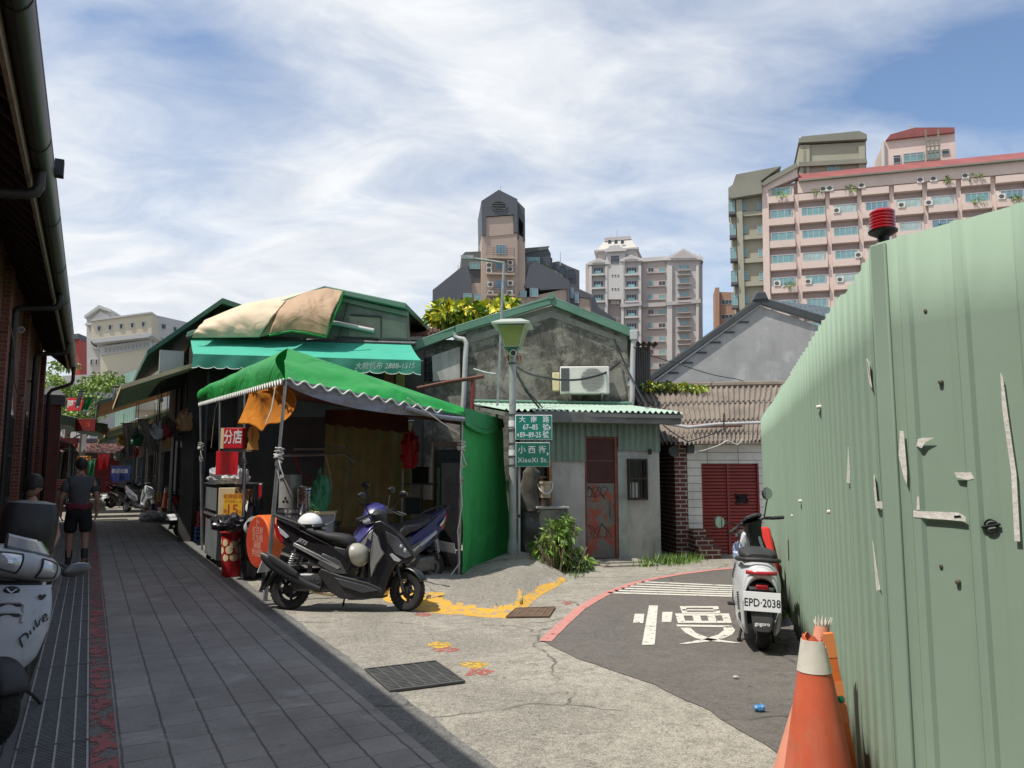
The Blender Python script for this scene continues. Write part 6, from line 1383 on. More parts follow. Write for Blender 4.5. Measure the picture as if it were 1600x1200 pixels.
fp('terrace_wing', [(890, 476), (890, 440), (908, 447), (928, 456), (930, 480), (945, 492), (945, 500), (930, 500), (926, 462), (908, 460), (908, 500), (890, 500)], 2, 14, m_dkfac); fp('terrace_wing_wall', [(908, 500), (908, 460), (926, 460), (929, 500)], 2.3, 14, m_tanfac)
fp('terrace_wing', [(928, 456), (940, 450), (946, 468), (975, 488), (978, 510), (945, 510)], 6, 15, m_dkfac)
fp('planter_roof', [(849, 414), (857, 408), (880, 420), (893, 436), (888, 437)], 3, 5, m_olived)
for px0, px1, py0, py1, g, mu in ((775, 790, 383, 397, m_bluew, 3), (775, 790, 409, 421, m_bluew, 2), (775, 790, 438, 451, m_bluew, 2), (813, 823, 454, 464, m_teal, 2), (828, 841, 450, 463, m_teal, 3), (724, 737, 458, 470, m_teal, 2), (741, 752, 459, 469, m_teal, 2), (826, 847, 395, 406, m_teal, 4), (735, 752, 403, 413, m_teal, 3), (863, 867, 396, 412, m_wdark, 1), (873, 876, 406, 415, m_wdark, 1), (882, 890, 404, 420, m_wdark, 1), (895, 905, 410, 424, m_wdark, 2), (894, 899, 446, 462, m_bluew, 1), (901, 907, 453, 470, m_bluew, 1)):
    a = F.at(px0, py1); b_ = F.at(px1, py0); yy = 0 if 753 < px0 < 808 else (.2 if px0 < 870 else 1.8)
    if py0 in (395, 403, 396, 406): yy = 2.9 if py0 != 403 else 3
    if px0 in (882, 895): yy = 4.9
    window(t, (a[0] + b_[0]) / 2, a[1], b_[0] - a[0], b_[1] - a[1], g, m_alu if g is not m_wdark else m_dkfr, yy, mu)
for py in (403, 428, 461, 478):
    a = F.at(760, py); b_ = F.at(803, py); mb = MB(); mb.box(a[0], b_[0], -1.1, -.001, a[1] - .3, a[1]); mb.build('balcony_slab', m_tanfac, t)
    mb = MB()
    for i in range(4): mb.box(a[0], b_[0], -1.05, -1.0, a[1] + .35 + i * .38, a[1] + .39 + i * .38)
    for i in range(5): x = a[0] + (b_[0] - a[0]) * i / 4; mb.box(x - .03, x + .03, -1.08, -1.02, a[1], a[1] + 1.6)
    mb.build('railing', m_dkfr, t)
for px, py in ((764, 416), (764, 424), (797, 412), (797, 422), (766, 446), (766, 460), (797, 444), (796, 459), (766, 475), (796, 474)): a = F.at(px, py + 4); ac_unit(t, a[0], a[1], 1.0, .95, -.2)
for px, py, h in ((786, 302, 30), (883, 398, 18), (717, 425, 24)): a = F.at(px, py); mb = MB(); mb.cyl((a[0], 5, a[1] - 1), (a[0], 5, a[1] + h * k), .09, .05, n=5); mb.build('antenna', m_alu, t)
mb = MB(); leafclump(mb, (F.at(845, 410)[0], 2.6, F.at(845, 409)[1]), (1.6, .8, .8), 120, .5, 3, long=2, mi=(0, 1)); mb.build('roof_planting', [m_leafg, m_leafl], t, angle=None)
# --- grey neoclassical block
F = Fac((14, 172), (52, 165)); k = S(1, 169); t = thing('apartment_block', 'grey stone coloured apartment block with pediments and a pale mansard tower', 'building', F.loc, F.rz)
fp('wall', [(915, 620), (915, 412), (1002, 408), (1092, 400), (1097, 620)], 0, 22, m_greyfp)
fp('side_wall', [(1092, 620), (1092, 402), (1098, 408), (1099, 620)], 1, 22, m_greyf)
for x0, x1, ya, pk in ((921, 951, 415, 406.5), (971, 1002, 410, 401.5), (1042, 1093, 408, 392)):
    fp('bay', [(x0, 620), (x0, ya + 2), (x1, ya + 1), (x1 + .5, 620)], -1.2, 0, m_greyf); fp('pediment', [(x0 - 2, ya + 2), (x0 - 2, ya - 1), ((x0 + x1) / 2, pk), (x1 + 2, ya - 2), (x1 + 2, ya + 1)], -1.9, 3, m_greyl)
    fp('tympanum', [(x0 + 5, ya - .5), ((x0 + x1) / 2, pk + 2.2), (x1 - 5, ya - 1.2)], -2.05, -1.91, m_greyf)
fp('tower_wall', [(934, 415), (934, 391), (992, 386), (998, 400), (998, 412)], 1, 14, m_greyf); fp('tower_bay', [(948, 470), (948, 398), (977, 396), (977, 470)], -1.6, 1, m_greyl); fp('pediment', [(946, 398), (946, 394), (961, 387), (979, 393), (979, 396)], -2.3, 2, m_greyl)
a = F.pts([(930, 391), (996, 386)], 1); b_ = F.pts([(944, 367), (983, 363)], 1); mb = MB(); mb.loft([[Vector(a[0]), Vector(a[1]), Vector(a[1]) + Vector((1.5, 13, 0)), Vector(a[0]) + Vector((0, 13, 0))], [Vector(b_[0]) + Vector((0, 3, 0)), Vector(b_[1]) + Vector((0, 3, 0)), Vector(b_[1]) + Vector((0, 10, 0)), Vector(b_[0]) + Vector((0, 10, 0))]]); mb.build('mansard_roof', M('pale_mansard', (.50, .47, .42), .7, 0, .06, .3), t, angle=None)
fp('roof_cornice', [(928, 392.5), (928, 390), (998, 385), (998, 387.5)], .4, 15, m_greyf); fp('roof_cap', [(943, 371), (943, 365), (984, 362), (986, 367)], 3.2, 11, m_greyf)
for px in (952, 962, 972): a = F.at(px - 2.8, 378); b_ = F.at(px + 2.8, 371); window(t, (a[0] + b_[0]) / 2, a[1], b_[0] - a[0], b_[1] - a[1], m_wdark, m_greyl, 1.7, 1)
fp('cornice', [(1002, 410), (1002, 404), (1042, 401), (1042, 407)], -.5, 3, m_greyl); fp('cornice', [(1092, 402), (1092, 396), (1099, 403), (1099, 409)], 0, 22, m_greyl)
for x0, x1, y0, y1 in ((970, 1003, 477, 474), (1041, 1094, 474, 470)): fp('belt_course', [(x0, y0 + 6), (x0, y0), (x1, y1), (x1, y1 + 6)], -2.0, -.01, m_greyf)
fp('belt_course', [(1003.5, 481), (1003.5, 475), (1040.5, 473), (1040.5, 479)], -.6, -.01, m_greyf)
for x in (923.5, 948, 973, 1000, 1044, 1048, 1089): fp('pilaster', [(x - 2, 620), (x - 2, 418), (x + 2, 418), (x + 2, 620)], -1.75, -1.21, m_greyl)
FL = 20.9
for r in range(9):
    y = 421 + r * FL + (3 if r > 2 else 0)
    for px, w2, g, yy in ((935.5, 7.5, m_wdark, -1.2), (987, 8, m_wdark, -1.2)):
        a = F.at(px - w2, y + 8); b_ = F.at(px + w2, y - 1.5); window(t, (a[0] + b_[0]) / 2, a[1], b_[0] - a[0], b_[1] - a[1], g, m_greyl, yy, 4)
        a = F.at(px - w2 * .62, y + 10.5); b_ = F.at(px + w2 * .62, y + 5.5); mb = MB(); mb.box(a[0], b_[0], yy - .85, yy - .7, a[1], b_[1]); mb.build('glass_balcony', m_teal, t); mb = MB(); mb.box(a[0] - .8, b_[0] + .8, yy - .9, yy - .03, a[1] - .35, a[1] - .01); mb.build('balcony_slab', m_greyl, t)
    for px, w2 in ((1017, 4.5), (1034.5, 5.2)): a = F.at(px - w2, y + 4.5); b_ = F.at(px + w2, y - 3); window(t, (a[0] + b_[0]) / 2, a[1], b_[0] - a[0], b_[1] - a[1], m_teal if (r + int(px)) % 3 else m_wdark, m_greyl, 0, 2)
    a = F.at(1004, y + 4.5); b_ = F.at(1040, y - 3); mb = MB(); mb.box(a[0], b_[0], -.02, -.001, a[1], b_[1]); mb.build('window_band', m_pinkd, t); mb = MB(); a = F.at(1011, y + 7); b_ = F.at(1040, y + 5); mb.box(a[0], b_[0], -.5, -.021, a[1], b_[1]); mb.build('sill', m_greyf, t)
    a = F.at(1061, y + 2); b_ = F.at(1076, y - 4.5); window(t, (a[0] + b_[0]) / 2, a[1], b_[0] - a[0], b_[1] - a[1], m_teal, m_alu, -1.3, 3)
    for dy in (4, 11): a = F.at(1058, y + dy + 1.6); b_ = F.at(1079, y + dy); mb = MB(); mb.box(a[0], b_[0], -2.1, -1.21, a[1], b_[1]); mb.build('sill', m_greyf, t)
    for px in (957.5, 962, 966.5):
        if r < 6: a = F.at(px - 1.4, y + 14); b_ = F.at(px + 1.4, y + 10.5); window(t, (a[0] + b_[0]) / 2, a[1], b_[0] - a[0], b_[1] - a[1], m_wdark, m_greyl, -1.6, 1)
a = F.at(955, 416); b_ = F.at(968, 402); window(t, (a[0] + b_[0]) / 2, a[1], b_[0] - a[0], b_[1] - a[1], m_wdark, m_greyl, -1.6, 4, trans=True)
for px, py, h in ((962, 362, 17), (952, 363, 9), (968, 362, 6)): a = F.at(px, py); mb = MB(); mb.cyl((a[0], 6, a[1] - .5), (a[0], 6, a[1] + h * k), .12, .06, n=5); mb.build('antenna', m_alu, t)
# --- pink block
F = Fac((37.0, 100), (66.5, 91.7)); t = thing('pink_apartment_block', 'long pink tiled apartment block with rows of balconies and a red roof band', 'building', F.loc, F.rz)
def U(px, py=400): return F.at(px, py)[0]
u0 = U(1190); zr0 = F.at(1247, 272)[1] - .8; Lx = 32.0
mb = MB(); mb.box(u0, Lx, 0, 14, 0, zr0 - .4); mb.build('wall', m_pinkd, t)
fp('gable_end', [(1194, 520), (1190, 290), (1243, 262), (1246, 280), (1200, 300), (1204, 520)], -.95, .5, m_pinkf)
mb = MB(); mb.box(U(1245, 280), Lx, -1.0, -.05, zr0 - 2.2, zr0 - .55); mb.build('parapet', m_pinkf, t)
mb = MB(); x0 = U(1246, 275); mb.prism([(x0, -1.5, zr0 - .54), (x0, .6, zr0 + 1.0), (x0, 1.2, zr0 + 1.0), (x0, 1.2, zr0 - .54)], (Lx - x0, 0, 0)); mb.build('red_roof_band', m_redrf, t); mb = MB(); mb.box(x0, Lx, -1.55, -.9, zr0 - .75, zr0 - .545); mb.build('gutter', m_olived, t)
fp('roof_slope', [(1186, 294), (1200, 283), (1243, 260), (1246, 266), (1192, 296)], -1.3, 3, m_olived)
cols = []
u = U(1201, 310) - .2; zw = F.at(1220, 307)[1]; fl = 3.08; pit_ = 3.86
rnd = random.Random(3); nc = 9
for c in range(nc):
    x0 = u + c * pit_; mb = MB(); zb = zr0 - 2.2
    mb.box(x0 - .45, x0 + .05, -.55, -.001, 4, zb - .001); mb.build('pilaster', m_pinkf, t)
    for r in range(7):
        z = zw - r * fl - .95
        mb = MB(); mb.prism([(x0 + .06, -1.0, z - .18), (x0 + 3.3, -1.0, z - .18), (x0 + 3.3, -1.0, z + .72), (x0 + .06, -1.0, z + .72)], (0, .995, 0)); mb.build('balcony', m_pinkf, t)
        mb = MB(); mb.box(x0 + .06, x0 + 3.38, -.62, -.001, z + .70, z + 2.02); mb.build('band', m_pinkf, t)
        w_ = rnd.choice((2.5, 2.7, 2.9)); window(t, x0 + 1.75 + rnd.uniform(-.15, .15), z + .78, w_, 1.16, rnd.choice((m_teal, m_teal, m_bluew, m_teal2)), m_alu, -.66, rnd.choice((3, 4, 4)))
        q = rnd.random()
        if q < .62: ac_unit(t, x0 + rnd.choice((.55, .1, 3.15, .8)), z + .74, .82, .72, -.66)
        if rnd.random() < .06 or (r, c) in ((0, 0), (0, 1), (0, 2), (4, 0), (0, 6)):
            mb = MB(); leafclump(mb, (x0 + rnd.uniform(.6, 2.6), -1.0, z + .85), (rnd.uniform(.4, 1.1), .3, .4), 60, .35, r * 9 + c, long=2, mi=(0, 1), droop=.3); mb.build('balcony_plants', [m_leafg, m_leafl], t, angle=None)
# olive stair tower at its left end
fp('olive_wing', [(1152, 520), (1140, 312), (1142, 296), (1190, 290), (1195, 520)], -.2, 10, m_olive); fp('olive_parapet', [(1139, 312), (1138, 300), (1146, 294), (1189, 290), (1190, 308), (1142, 316)], -1.6, 10, m_olived); fp('olive_roof', [(1145, 290), (1150, 275), (1220, 262), (1187, 286), (1187, 292), (1146, 296)], -.6, 9, m_olived)
fp('olive_pilaster', [(1156, 520), (1150, 316), (1159, 315), (1165, 520)], -1.0, -.21, m_olive)
for r in range(6):
    y = 315 + r * 36.2; sh_ = r * 1.1
    for px, w2 in ((1162, 3.4), (1186, 3.4), (1143.5, 4.5)): a = F.at(px + sh_ - w2, y + (15 if w2 < 4 else 19)); b_ = F.at(px + sh_ + w2, y + 1); window(t, (a[0] + b_[0]) / 2, a[1], b_[0] - a[0], b_[1] - a[1], m_teal, m_alu, -.25 if w2 < 4 else -.7, 1 if w2 < 4 else 2, trans=True)
    a = F.at(1158 + sh_, y + 26); b_ = F.at(1192 + sh_, y + 17); mb = MB(); mb.box(a[0], b_[0], -.8, -.201, a[1], b_[1]); mb.build('spandrel', m_olive, t)
    a = F.at(1139 + sh_, y + 25); b_ = F.at(1149 + sh_, y + 20); mb = MB(); mb.box(a[0], b_[0], -1.4, -.2, a[1], b_[1]); mb.build('ledge', m_dkfac, t)
# roof towers
k = S(1, 98)
fp('roof_tower', [(1252, 275), (1251, 218), (1357, 212), (1358, 275)], 2.0, 10, m_olive)
for y in (202, 240): fp('roof_tower_cornice', [(1249, y + 14), (1250, y + 7), (1357, y + 1), (1358, y + 8)], 1.4, 10.5, m_olived)
fp('roof_tower_cap', [(1250, 216), (1254, 206), (1345, 197), (1357, 202), (1358, 209)], 1.5, 10.5, m_olived)
for px in (1300, 1311): a = F.at(px - 4.5, 263); b_ = F.at(px + 4.5, 248); window(t, (a[0] + b_[0]) / 2, a[1], b_[0] - a[0], b_[1] - a[1], m_teal, m_alu, 1.95, 1, trans=True)
for px in (1257, 1262, 1350): fp('roof_tower_pier', [(px - 5, 275), (px - 5, 219), (px + 5, 218), (px + 5, 275)], 1.7, 1.99, m_olive)
fp('pink_tower', [(1388, 262), (1388, 207), (1395, 206), (1500, 193), (1502, 252)], 2.4, 10, m_pinkf); fp('pink_tower_roof', [(1389, 209), (1396, 200), (1435, 189), (1498, 188.5), (1499, 196)], 2.0, 10, m_redrf)
for x0, x1, y0, y1, g, mu in ((1402, 1413, 231, 245, m_wdark, 1), (1418, 1450, 226, 243, m_teal, 3), (1454, 1474, 222, 240, m_teal, 3), (1479, 1491, 221, 231, m_wdark, 1)):
    a = F.at(x0, y1); b_ = F.at(x1, y0); window(t, (a[0] + b_[0]) / 2, a[1], b_[0] - a[0], b_[1] - a[1], g, m_alu, 2.35, mu, trans=True)
mb = MB()
for px in (1452, 1458, 1465, 1472): a = F.at(px, 246); b_ = F.at(px, 197 if px in (1452, 1472) else 212); mb.box(a[0] - .08, a[0] + .08, .9, 1.1, a[1], b_[1])
for py in (215, 224, 234, 244): a = F.at(1452, py); b_ = F.at(1473, py - 1); mb.box(a[0], b_[0], .92, 1.08, a[1] - .08, a[1] + .08)
mb.build('steel_rack', m_olived, t)
mb = MB(); a = F.at(1386, 258); b_ = F.at(1385, 212); mb.cyl((a[0], 2.2, a[1]), (b_[0], 2.2, b_[1]), .25, n=8); mb.build('vent_pipe', m_palew, t)
for px, py, h in ((1437, 190, 20), (1318, 200, 6)): a = F.at(px, py); mb = MB(); mb.cyl((a[0], 5, a[1] - .5), (a[0], 5, a[1] + h * k), .06, n=5); mb.tube([(a[0] - .3, 5, a[1] + h * k), (a[0] + .3, 5, a[1] + h * k)], .05, 5); mb.build('antenna', m_alu, t)
# --- brown block behind
F = Fac((42, 152), (52, 150)); t = thing('brown_apartment_block', 'narrow orange brown block between the grey and pink buildings', 'building', F.loc, F.rz)
fp('wall', [(1122, 640), (1122, 456), (1150, 457), (1150, 640)], 0, 9, m_orange2); fp('pier', [(1118, 640), (1117, 451), (1123.5, 451), (1124, 640)], -1, 6, m_orange2)
for y in (468, 491, 514): a = F.at(1127, y + 8); b_ = F.at(1145, y); window(t, (a[0] + b_[0]) / 2, a[1], b_[0] - a[0], b_[1] - a[1], m_wdark, m_alu, 0, 3)
# --- ivory block at the left
F = Fac((-47.5, 78), (-33.2, 80.5)); k = S(1, 79); t = thing('ivory_building', 'ivory and grey public building with a round window and small square windows', 'building', F.loc, F.rz)
fp('wall', [(158, 640), (157, 556), (236, 540), (243, 640)], 0, 9, m_ivory); fp('parapet', [(148, 533), (150, 504), (242, 492), (242, 523)], -1.2, 9, m_ivory); fp('parapet_trim', [(148, 506), (150, 503.5), (242.5, 491), (242.5, 493.5)], -1.4, 9, m_palew); fp('cornice', [(152, 539), (148, 533), (242, 523), (242, 527), (236, 530)], -1.25, 8, m_palew)
for i in range(5): px = 161.5 + i * 17; py = 517 - i * 1.6; a = F.at(px - 3.4, py + 4); b_ = F.at(px + 3.4, py - 4.5); window(t, (a[0] + b_[0]) / 2, a[1], b_[0] - a[0], b_[1] - a[1], m_wdark, m_palew, -1.2, 1)
fp('recess_wall', [(158, 556), (156, 542), (237, 530), (238, 543)], -.1, 0, m_palew)
for i in range(12): px = 166 + i * 6; py = 548 - i * .85; a = F.at(px - 1.6, py + 3.6); b_ = F.at(px + 1.6, py - 3.6); window(t, (a[0] + b_[0]) / 2, a[1], b_[0] - a[0], b_[1] - a[1], m_wdark, m_palew, -.1, 1)
q = F.at(242.2, 510); mb = MB(); P = [W(242.3, 492, 80.3), W(330, 512, 96), W(330, 560, 96), W(242.3, 523, 80.3)]; inv = (Matrix.Translation(Vector(F.loc)) @ Matrix.Rotation(F.rz, 4, 'Z')).inverted(); mb.prism([inv @ p for p in P], (-1, 5, 0)); mb.build('side_parapet', m_palew, t)
mb = MB(); P = [W(238, 527, 81), W(330, 556, 96.5), W(330, 640, 96.5), W(238, 640, 81)]; mb.prism([inv @ p for p in P], (-1, 5, 0)); mb.build('side_wall', m_palew, t)  # grey on the side faces stands in for their shade
for px, py, Y in ((256, 512, 82.6), (273, 516, 85.6), (290, 520, 88.6)): p = inv @ W(px, py, Y - .5); o = window(t, p.x, p.z - .2, .55, .6, m_wdark, m_palew, p.y - .1, 1); o.rotation_euler = (0, 0, R(38))
fp('left_block', [(125, 640), (124, 491), (147, 474), (165, 480), (165, 640)], 2, 14, m_palew); fp('pediment_edge', [(124, 493), (123.5, 489), (147, 472), (166, 479), (166, 483), (147, 477)], 1.4, 14, m_palew); fp('pediment_face', [(129, 497), (147, 481), (161, 487), (161, 495)], 1.8, 2, m_greyl)
fp('band', [(126, 505), (126, 502), (165, 498), (165, 501)], 1.2, 1.99, m_greyl)
q = F.at(144.5, 528); mb = MB(); rr = 13 * k; mb.lathe([(0, 1.9), (rr, 1.9), (rr, 1.99)], 32, 'y', (q[0], 0, q[1])); rw = mb.build('round_window', m_wdark, t); mb = MB(); mb.lathe([(rr * .88, 1.75), (rr * 1.05, 1.75), (rr * 1.05, 1.99), (rr * .88, 1.99)], 32, 'y', (q[0], 0, q[1]), closed=True); mb.box(q[0] - .08, q[0] + .08, 1.8, 1.89, q[1] - rr, q[1] + rr); mb.box(q[0] - rr, q[0] + rr, 1.805, 1.885, q[1] - .08, q[1] + .08); mb.build('frame', m_palew, rw)
fp('red_roof', [(153, 476), (150, 474), (222, 487), (221, 492), (165, 490), (160, 480)], 6, 14, M('red_tile_roof', (.33, .10, .06), .8, 0, .2, 2))
for i in range(4): px = 132.5 + i * 8; a = F.at(px - 2.8, 567); b_ = F.at(px + 2.8, 557); window(t, (a[0] + b_[0]) / 2, a[1], b_[0] - a[0], b_[1] - a[1], m_wdark, m_greyl, 1.95, 1)
F = Fac((-62, 95), (-45, 97)); t = thing('red_tower', 'sliver of a red building seen past the gutter end at the far left', 'building', F.loc, F.rz); fp('wall', [(112, 640), (112, 532), (124, 530), (124, 640)], 0, 8, M('flat_red_wall', (.42, .06, .04), .7, 0, .1, .3)); fp('roof', [(111, 532), (113, 524), (125, 522), (125, 530)], -.5, 8, m_dkfac)
# --- pale green metal shed, orange wall and trees down the alley
F = Fac((-44.0, 80), (-29.0, 68)); t = thing('green_metal_shed', 'pale green corrugated metal upper storey with an orange end wall down the alley', 'shed', F.loc, F.rz)
mb = MB(); a = F.at(153, 612); b_ = F.at(214, 585); mb2 = MB(); corr_sheet(mb, (a[0], 0, 0), (b_[0], 0, 0), (a[0], 0, F.at(155, 603)[1]), (b_[0], 0, F.at(212, 577)[1]), 22, .08, 2, trap=True); mb.build('wall', M('pale_green_sheet', (.33, .47, .39), .6, 0, .15, .6), t, angle=30)
a = F.at(144, 640); b_ = F.at(153, 587); mb = MB(); mb.box(a[0], b_[0] - .05, -.1, 2, 0, b_[1]); mb.build('orange_wall', M('orange_wall', (.52, .22, .08), .8, 0, .1, .5), t)
def tree(label, px, py, Y, hgt, rx, rz_, n, size, seed, group='trees down the alley'):
    p = W(px, py, Y); t = thing('street_tree', label, 'tree', (p.x, p.y, 0), 0, group); z = p.z; mb = MB()
    mb.tube([(0, 0, 0), (.1, 0, z * .35), (.0, .1, z * .7), (.1, 0, z)], .2, 8, radii=[.24, .19, .14, .06]); rr = random.Random(seed)
    for i in range(7): a = rr.random() * 6.28; mb.tube([(.05, 0, z * (.45 + .06 * i)), (rx * .4 * math.cos(a), rx * .4 * math.sin(a), z * (.5 + .06 * i) + .6), (rx * .8 * math.cos(a), rx * .8 * math.sin(a), z * (.55 + .07 * i) + .9)], .06, 6, radii=[.09, .06, .02])
    mb.build('trunk', m_wood, t); mb = MB()
    for i in range(9): a = rr.random() * 6.28; r = rr.random() ** .5 * rx * .75; leafclump(mb, (r * math.cos(a), r * math.sin(a), z + rr.uniform(-.8, .7) * rz_), (rx * .42, rx * .42, rz_ * .22), n // 9, size, seed + i, long=2.0, mi=(0, 0, 1), droop=.2)
    mb.build('crown', [m_leafl, m_leafg], t, angle=None); return t
tree('light green layered tree in front of the ivory building, nearest the brick hall', 108, 610, 46, 6, 2.6, 2.0, 2600, .24, 11)
tree('smaller light green tree right of the pier below the ivory building', 133, 597, 52, 6, 2.4, 1.5, 2000, .24, 23)
tree('darker lower tree behind the gate pier', 92, 640, 50, 5, 2.4, 1.6, 2000, .24, 37)
F = Fac((-40, 66), (-33, 67)); t = thing('grey_hall', 'plain grey building behind the trees at the end of the alley', 'building', F.loc, F.rz); fp('wall', [(78, 735), (80, 588), (140, 585), (140, 735)], 0, 6, m_greyf)
for i in range(3): px = 92 + i * 17; a = F.at(px - 5, 615); b_ = F.at(px + 5, 600); window(t, (a[0] + b_[0]) / 2, a[1], b_[0] - a[0], b_[1] - a[1], m_wdark, m_greyl, 0, 2)
# ------------------------------------------------------------------ scooters
def paint(name, col, rough=.28, coat=.5, metal=0, var=.04): return M(name, col, rough, metal, var, 6, coat=coat)
m_pblack = paint('scooter_black', (.014, .014, .015), .3, .5)
m_pgrey = paint('scooter_gunmetal', (.10, .10, .105), .35, .3, .4)
m_psilver = paint('scooter_silver', (.26, .255, .24), .42, .3, .3)
m_pblue = paint('scooter_blue', (.03, .032, .15), .28, .5)
m_pwhite = paint('scooter_white', (.60, .62, .64), .3, .4, 0, .06)
m_pwhite2 = M('dusty_white_plastic', (.46, .47, .50), .42, 0, .10, 4, dirt=((.30, .30, .29), .35, 6), coat=.15)
m_pgw = paint('soft_grey_paint', (.40, .40, .40), .45, .2)
m_pred = paint('scooter_red', (.62, .03, .025), .3, .5)
m_tyre = M('tyre_rubber', (.020, .020, .020), .85, 0, .25, 12, .3, 40)
m_seat = M('seat_vinyl', (.030, .030, .031), .62, 0, .2, 8, .3, 90)
m_trim = M('black_trim', (.028, .028, .029), .6, 0, .25, 8, dirt=((.09, .085, .08), .25, 7))
m_rim = M('rim_grey', (.07, .07, .072), .4, .6, .2, 9)
m_rims = M('rim_silver', (.45, .45, .45), .35, .8, .1, 9)
m_engine = M('engine_grey', (.14, .14, .14), .5, .6, .25, 9, dirt=((.08, .07, .06), .4, 8))
m_muf = M('muffler_dark', (.055, .056, .058), .42, .5, .2, 6)
m_brass = M('exhaust_brass', (.40, .31, .17), .4, .8, .2, 8)
m_chrome = M('spring_chrome', (.60, .58, .54), .3, .8, .1, 8)
m_lens = M('clear_lens', (.62, .64, .66), .08, .35, .12, 14, coat=.8)
m_lensd = M('smoked_lens', (.05, .052, .055), .1, .2, .3, 16, coat=.8)
m_redl = M('red_tail_lens', (.32, .01, .015), .15, 0, .1, 10, coat=.6)
m_redg = M('red_light_strip', (.55, .03, .05), .2, 0, .06, 10, coat=.5)
m_orl = M('amber_lens', (.55, .20, .04), .2, 0, .1, 10, coat=.5)
m_mirror = M('mirror_glass', (.62, .66, .66), .03, 1, .02, 3)
m_plate = M('number_plate_white', (.76, .77, .78), .4, 0, .03, 9)
m_plttx = M('plate_text', (.02, .02, .03), .5)
m_decal = M('silver_decal', (.55, .55, .56), .3, .4, .05, 9)
m_helm = M('helmet_white', (.78, .78, .76), .25, 0, .03, 5, coat=.6)
m_helmb = M('helmet_beige', (.42, .40, .33), .3, 0, .06, 5, coat=.5)
def wheel_parts(parent, x, r=.225, w_=.05, rim=None, steer=0, spokes=5, yoff=0, lean=0):
    mb = MB(); ri = r * .62
    mb.lathe([(ri, -w_ * .75), (r * .76, -w_), (r * .90, -w_ * .95), (r * .97, -w_ * .6), (r, -w_ * .2), (r, w_ * .2), (r * .97, w_ * .6), (r * .90, w_ * .95), (r * .76, w_), (ri, w_ * .75)], 40, 'y', closed=True)
    for k in range(36):
        a = k * math.pi / 18; X0 = mb.X; mb.X = X0 @ Matrix.Rotation(a, 4, 'Y'); mb.prism([(r - .003, -w_ * .55, -.004), (r + .0025, -w_ * .55, -.004), (r + .0025, -w_ * .55, .004), (r - .003, -w_ * .55, .004)], (0, w_ * .5, .012)); mb.prism([(r - .003, w_ * .55, .010), (r + .0025, w_ * .55, .010), (r + .0025, w_ * .55, .018), (r - .003, w_ * .55, .018)], (0, -w_ * .5, .012)); mb.X = X0
    o = mb.build('wheel', m_tyre, parent, loc=(x, yoff, r), rot=(0, 0, steer))
    mb = MB(); mb.lathe([(ri, -w_ * .78), (ri * .90, -w_ * .7), (ri * .90, w_ * .7), (ri, w_ * .78)], 36, 'y', closed=True); mb.lathe([(0, -w_ * .9), (r * .2, -w_ * .9), (r * .2, w_ * .9), (0, w_ * .9)], 18, 'y')
    for k in range(spokes):
        X0 = mb.X; mb.X = X0 @ Matrix.Rotation(2 * math.pi * k / spokes, 4, 'Y'); mb.prism([(r * .17, -.018, -.018), (ri * .93, -.014, -.030), (ri * .93, -.014, -.008), (r * .17, -.018, .018)], (0, .034, 0)); mb.X = X0
    mb.build('rim', rim or m_rim, o)
    mb = MB(); mb.lathe([(r * .28, w_ * .95), (r * .47, w_ * .95), (r * .47, w_ * .99), (r * .28, w_ * .99)], 24, 'y', closed=True); mb.build('brake_disc', m_engine, o); return o
def arcguard(mb, cx, cz, r, a0, a1, hw, n=14, drop=.03):
    def f(u, v):
        a = R(a0 + (a1 - a0) * u); s_ = (v - .5) * 2; rr = r - drop * abs(s_) ** 3; return (cx + rr * math.cos(a), s_ * hw, cz + rr * math.sin(a))
    mb.grid(f, n, 8); return mb
def shock(t, p0, p1, r=.028, mat=None):
    p0 = Vector(p0); p1 = Vector(p1); mb = MB(); mb.cyl(p0, p1, r * .45, n=10); o = mb.build('shock_absorber', m_engine, t); mb = MB(); pts = []; d = (p1 - p0); a = d.normalized().orthogonal().normalized(); b_ = d.normalized().cross(a)
    for k in range(80): f = .12 + .6 * k / 79; an = k * .62; pts.append(p0 + d * f + (a * math.cos(an) + b_ * math.sin(an)) * r)
    mb.tube(pts, .0055, 5); mb.build('spring', mat or m_chrome, o)
def mirror(t, root, head, rx=.055, rz_=.038, yaw=0, glass=True, shape=2.0, steer=0, tilt=0):
    root = Vector(root); head = Vector(head); mb = MB(); mb.tube([root, root.lerp(head, .5) + Vector((-.01, 0, .02)), head], .007, 7); st = mb.build('mirror', m_black, t)
    Mh = Matrix.Translation(head) @ Matrix.Rotation(yaw, 4, 'Z') @ Matrix.Rotation(tilt, 4, 'X')
    mb = MB(); mb.X = Mh; mb.ball((.012, 0, .02), .022, rx, rz_, 18); mb.build('housing', m_black, st)
    if glass:
        mb = MB(); mb.X = Mh; mb.lathe([(0, -.0115), (.9, -.0115), (.9, -.008)], 22, 'x'); mb.v = [Mh @ Vector(((Mh.inverted() @ p).x, (Mh.inverted() @ p).y * rx, (Mh.inverted() @ p).z * rz_ + .02)) for p in mb.v]; mb.build('glass', m_mirror, st, angle=None)
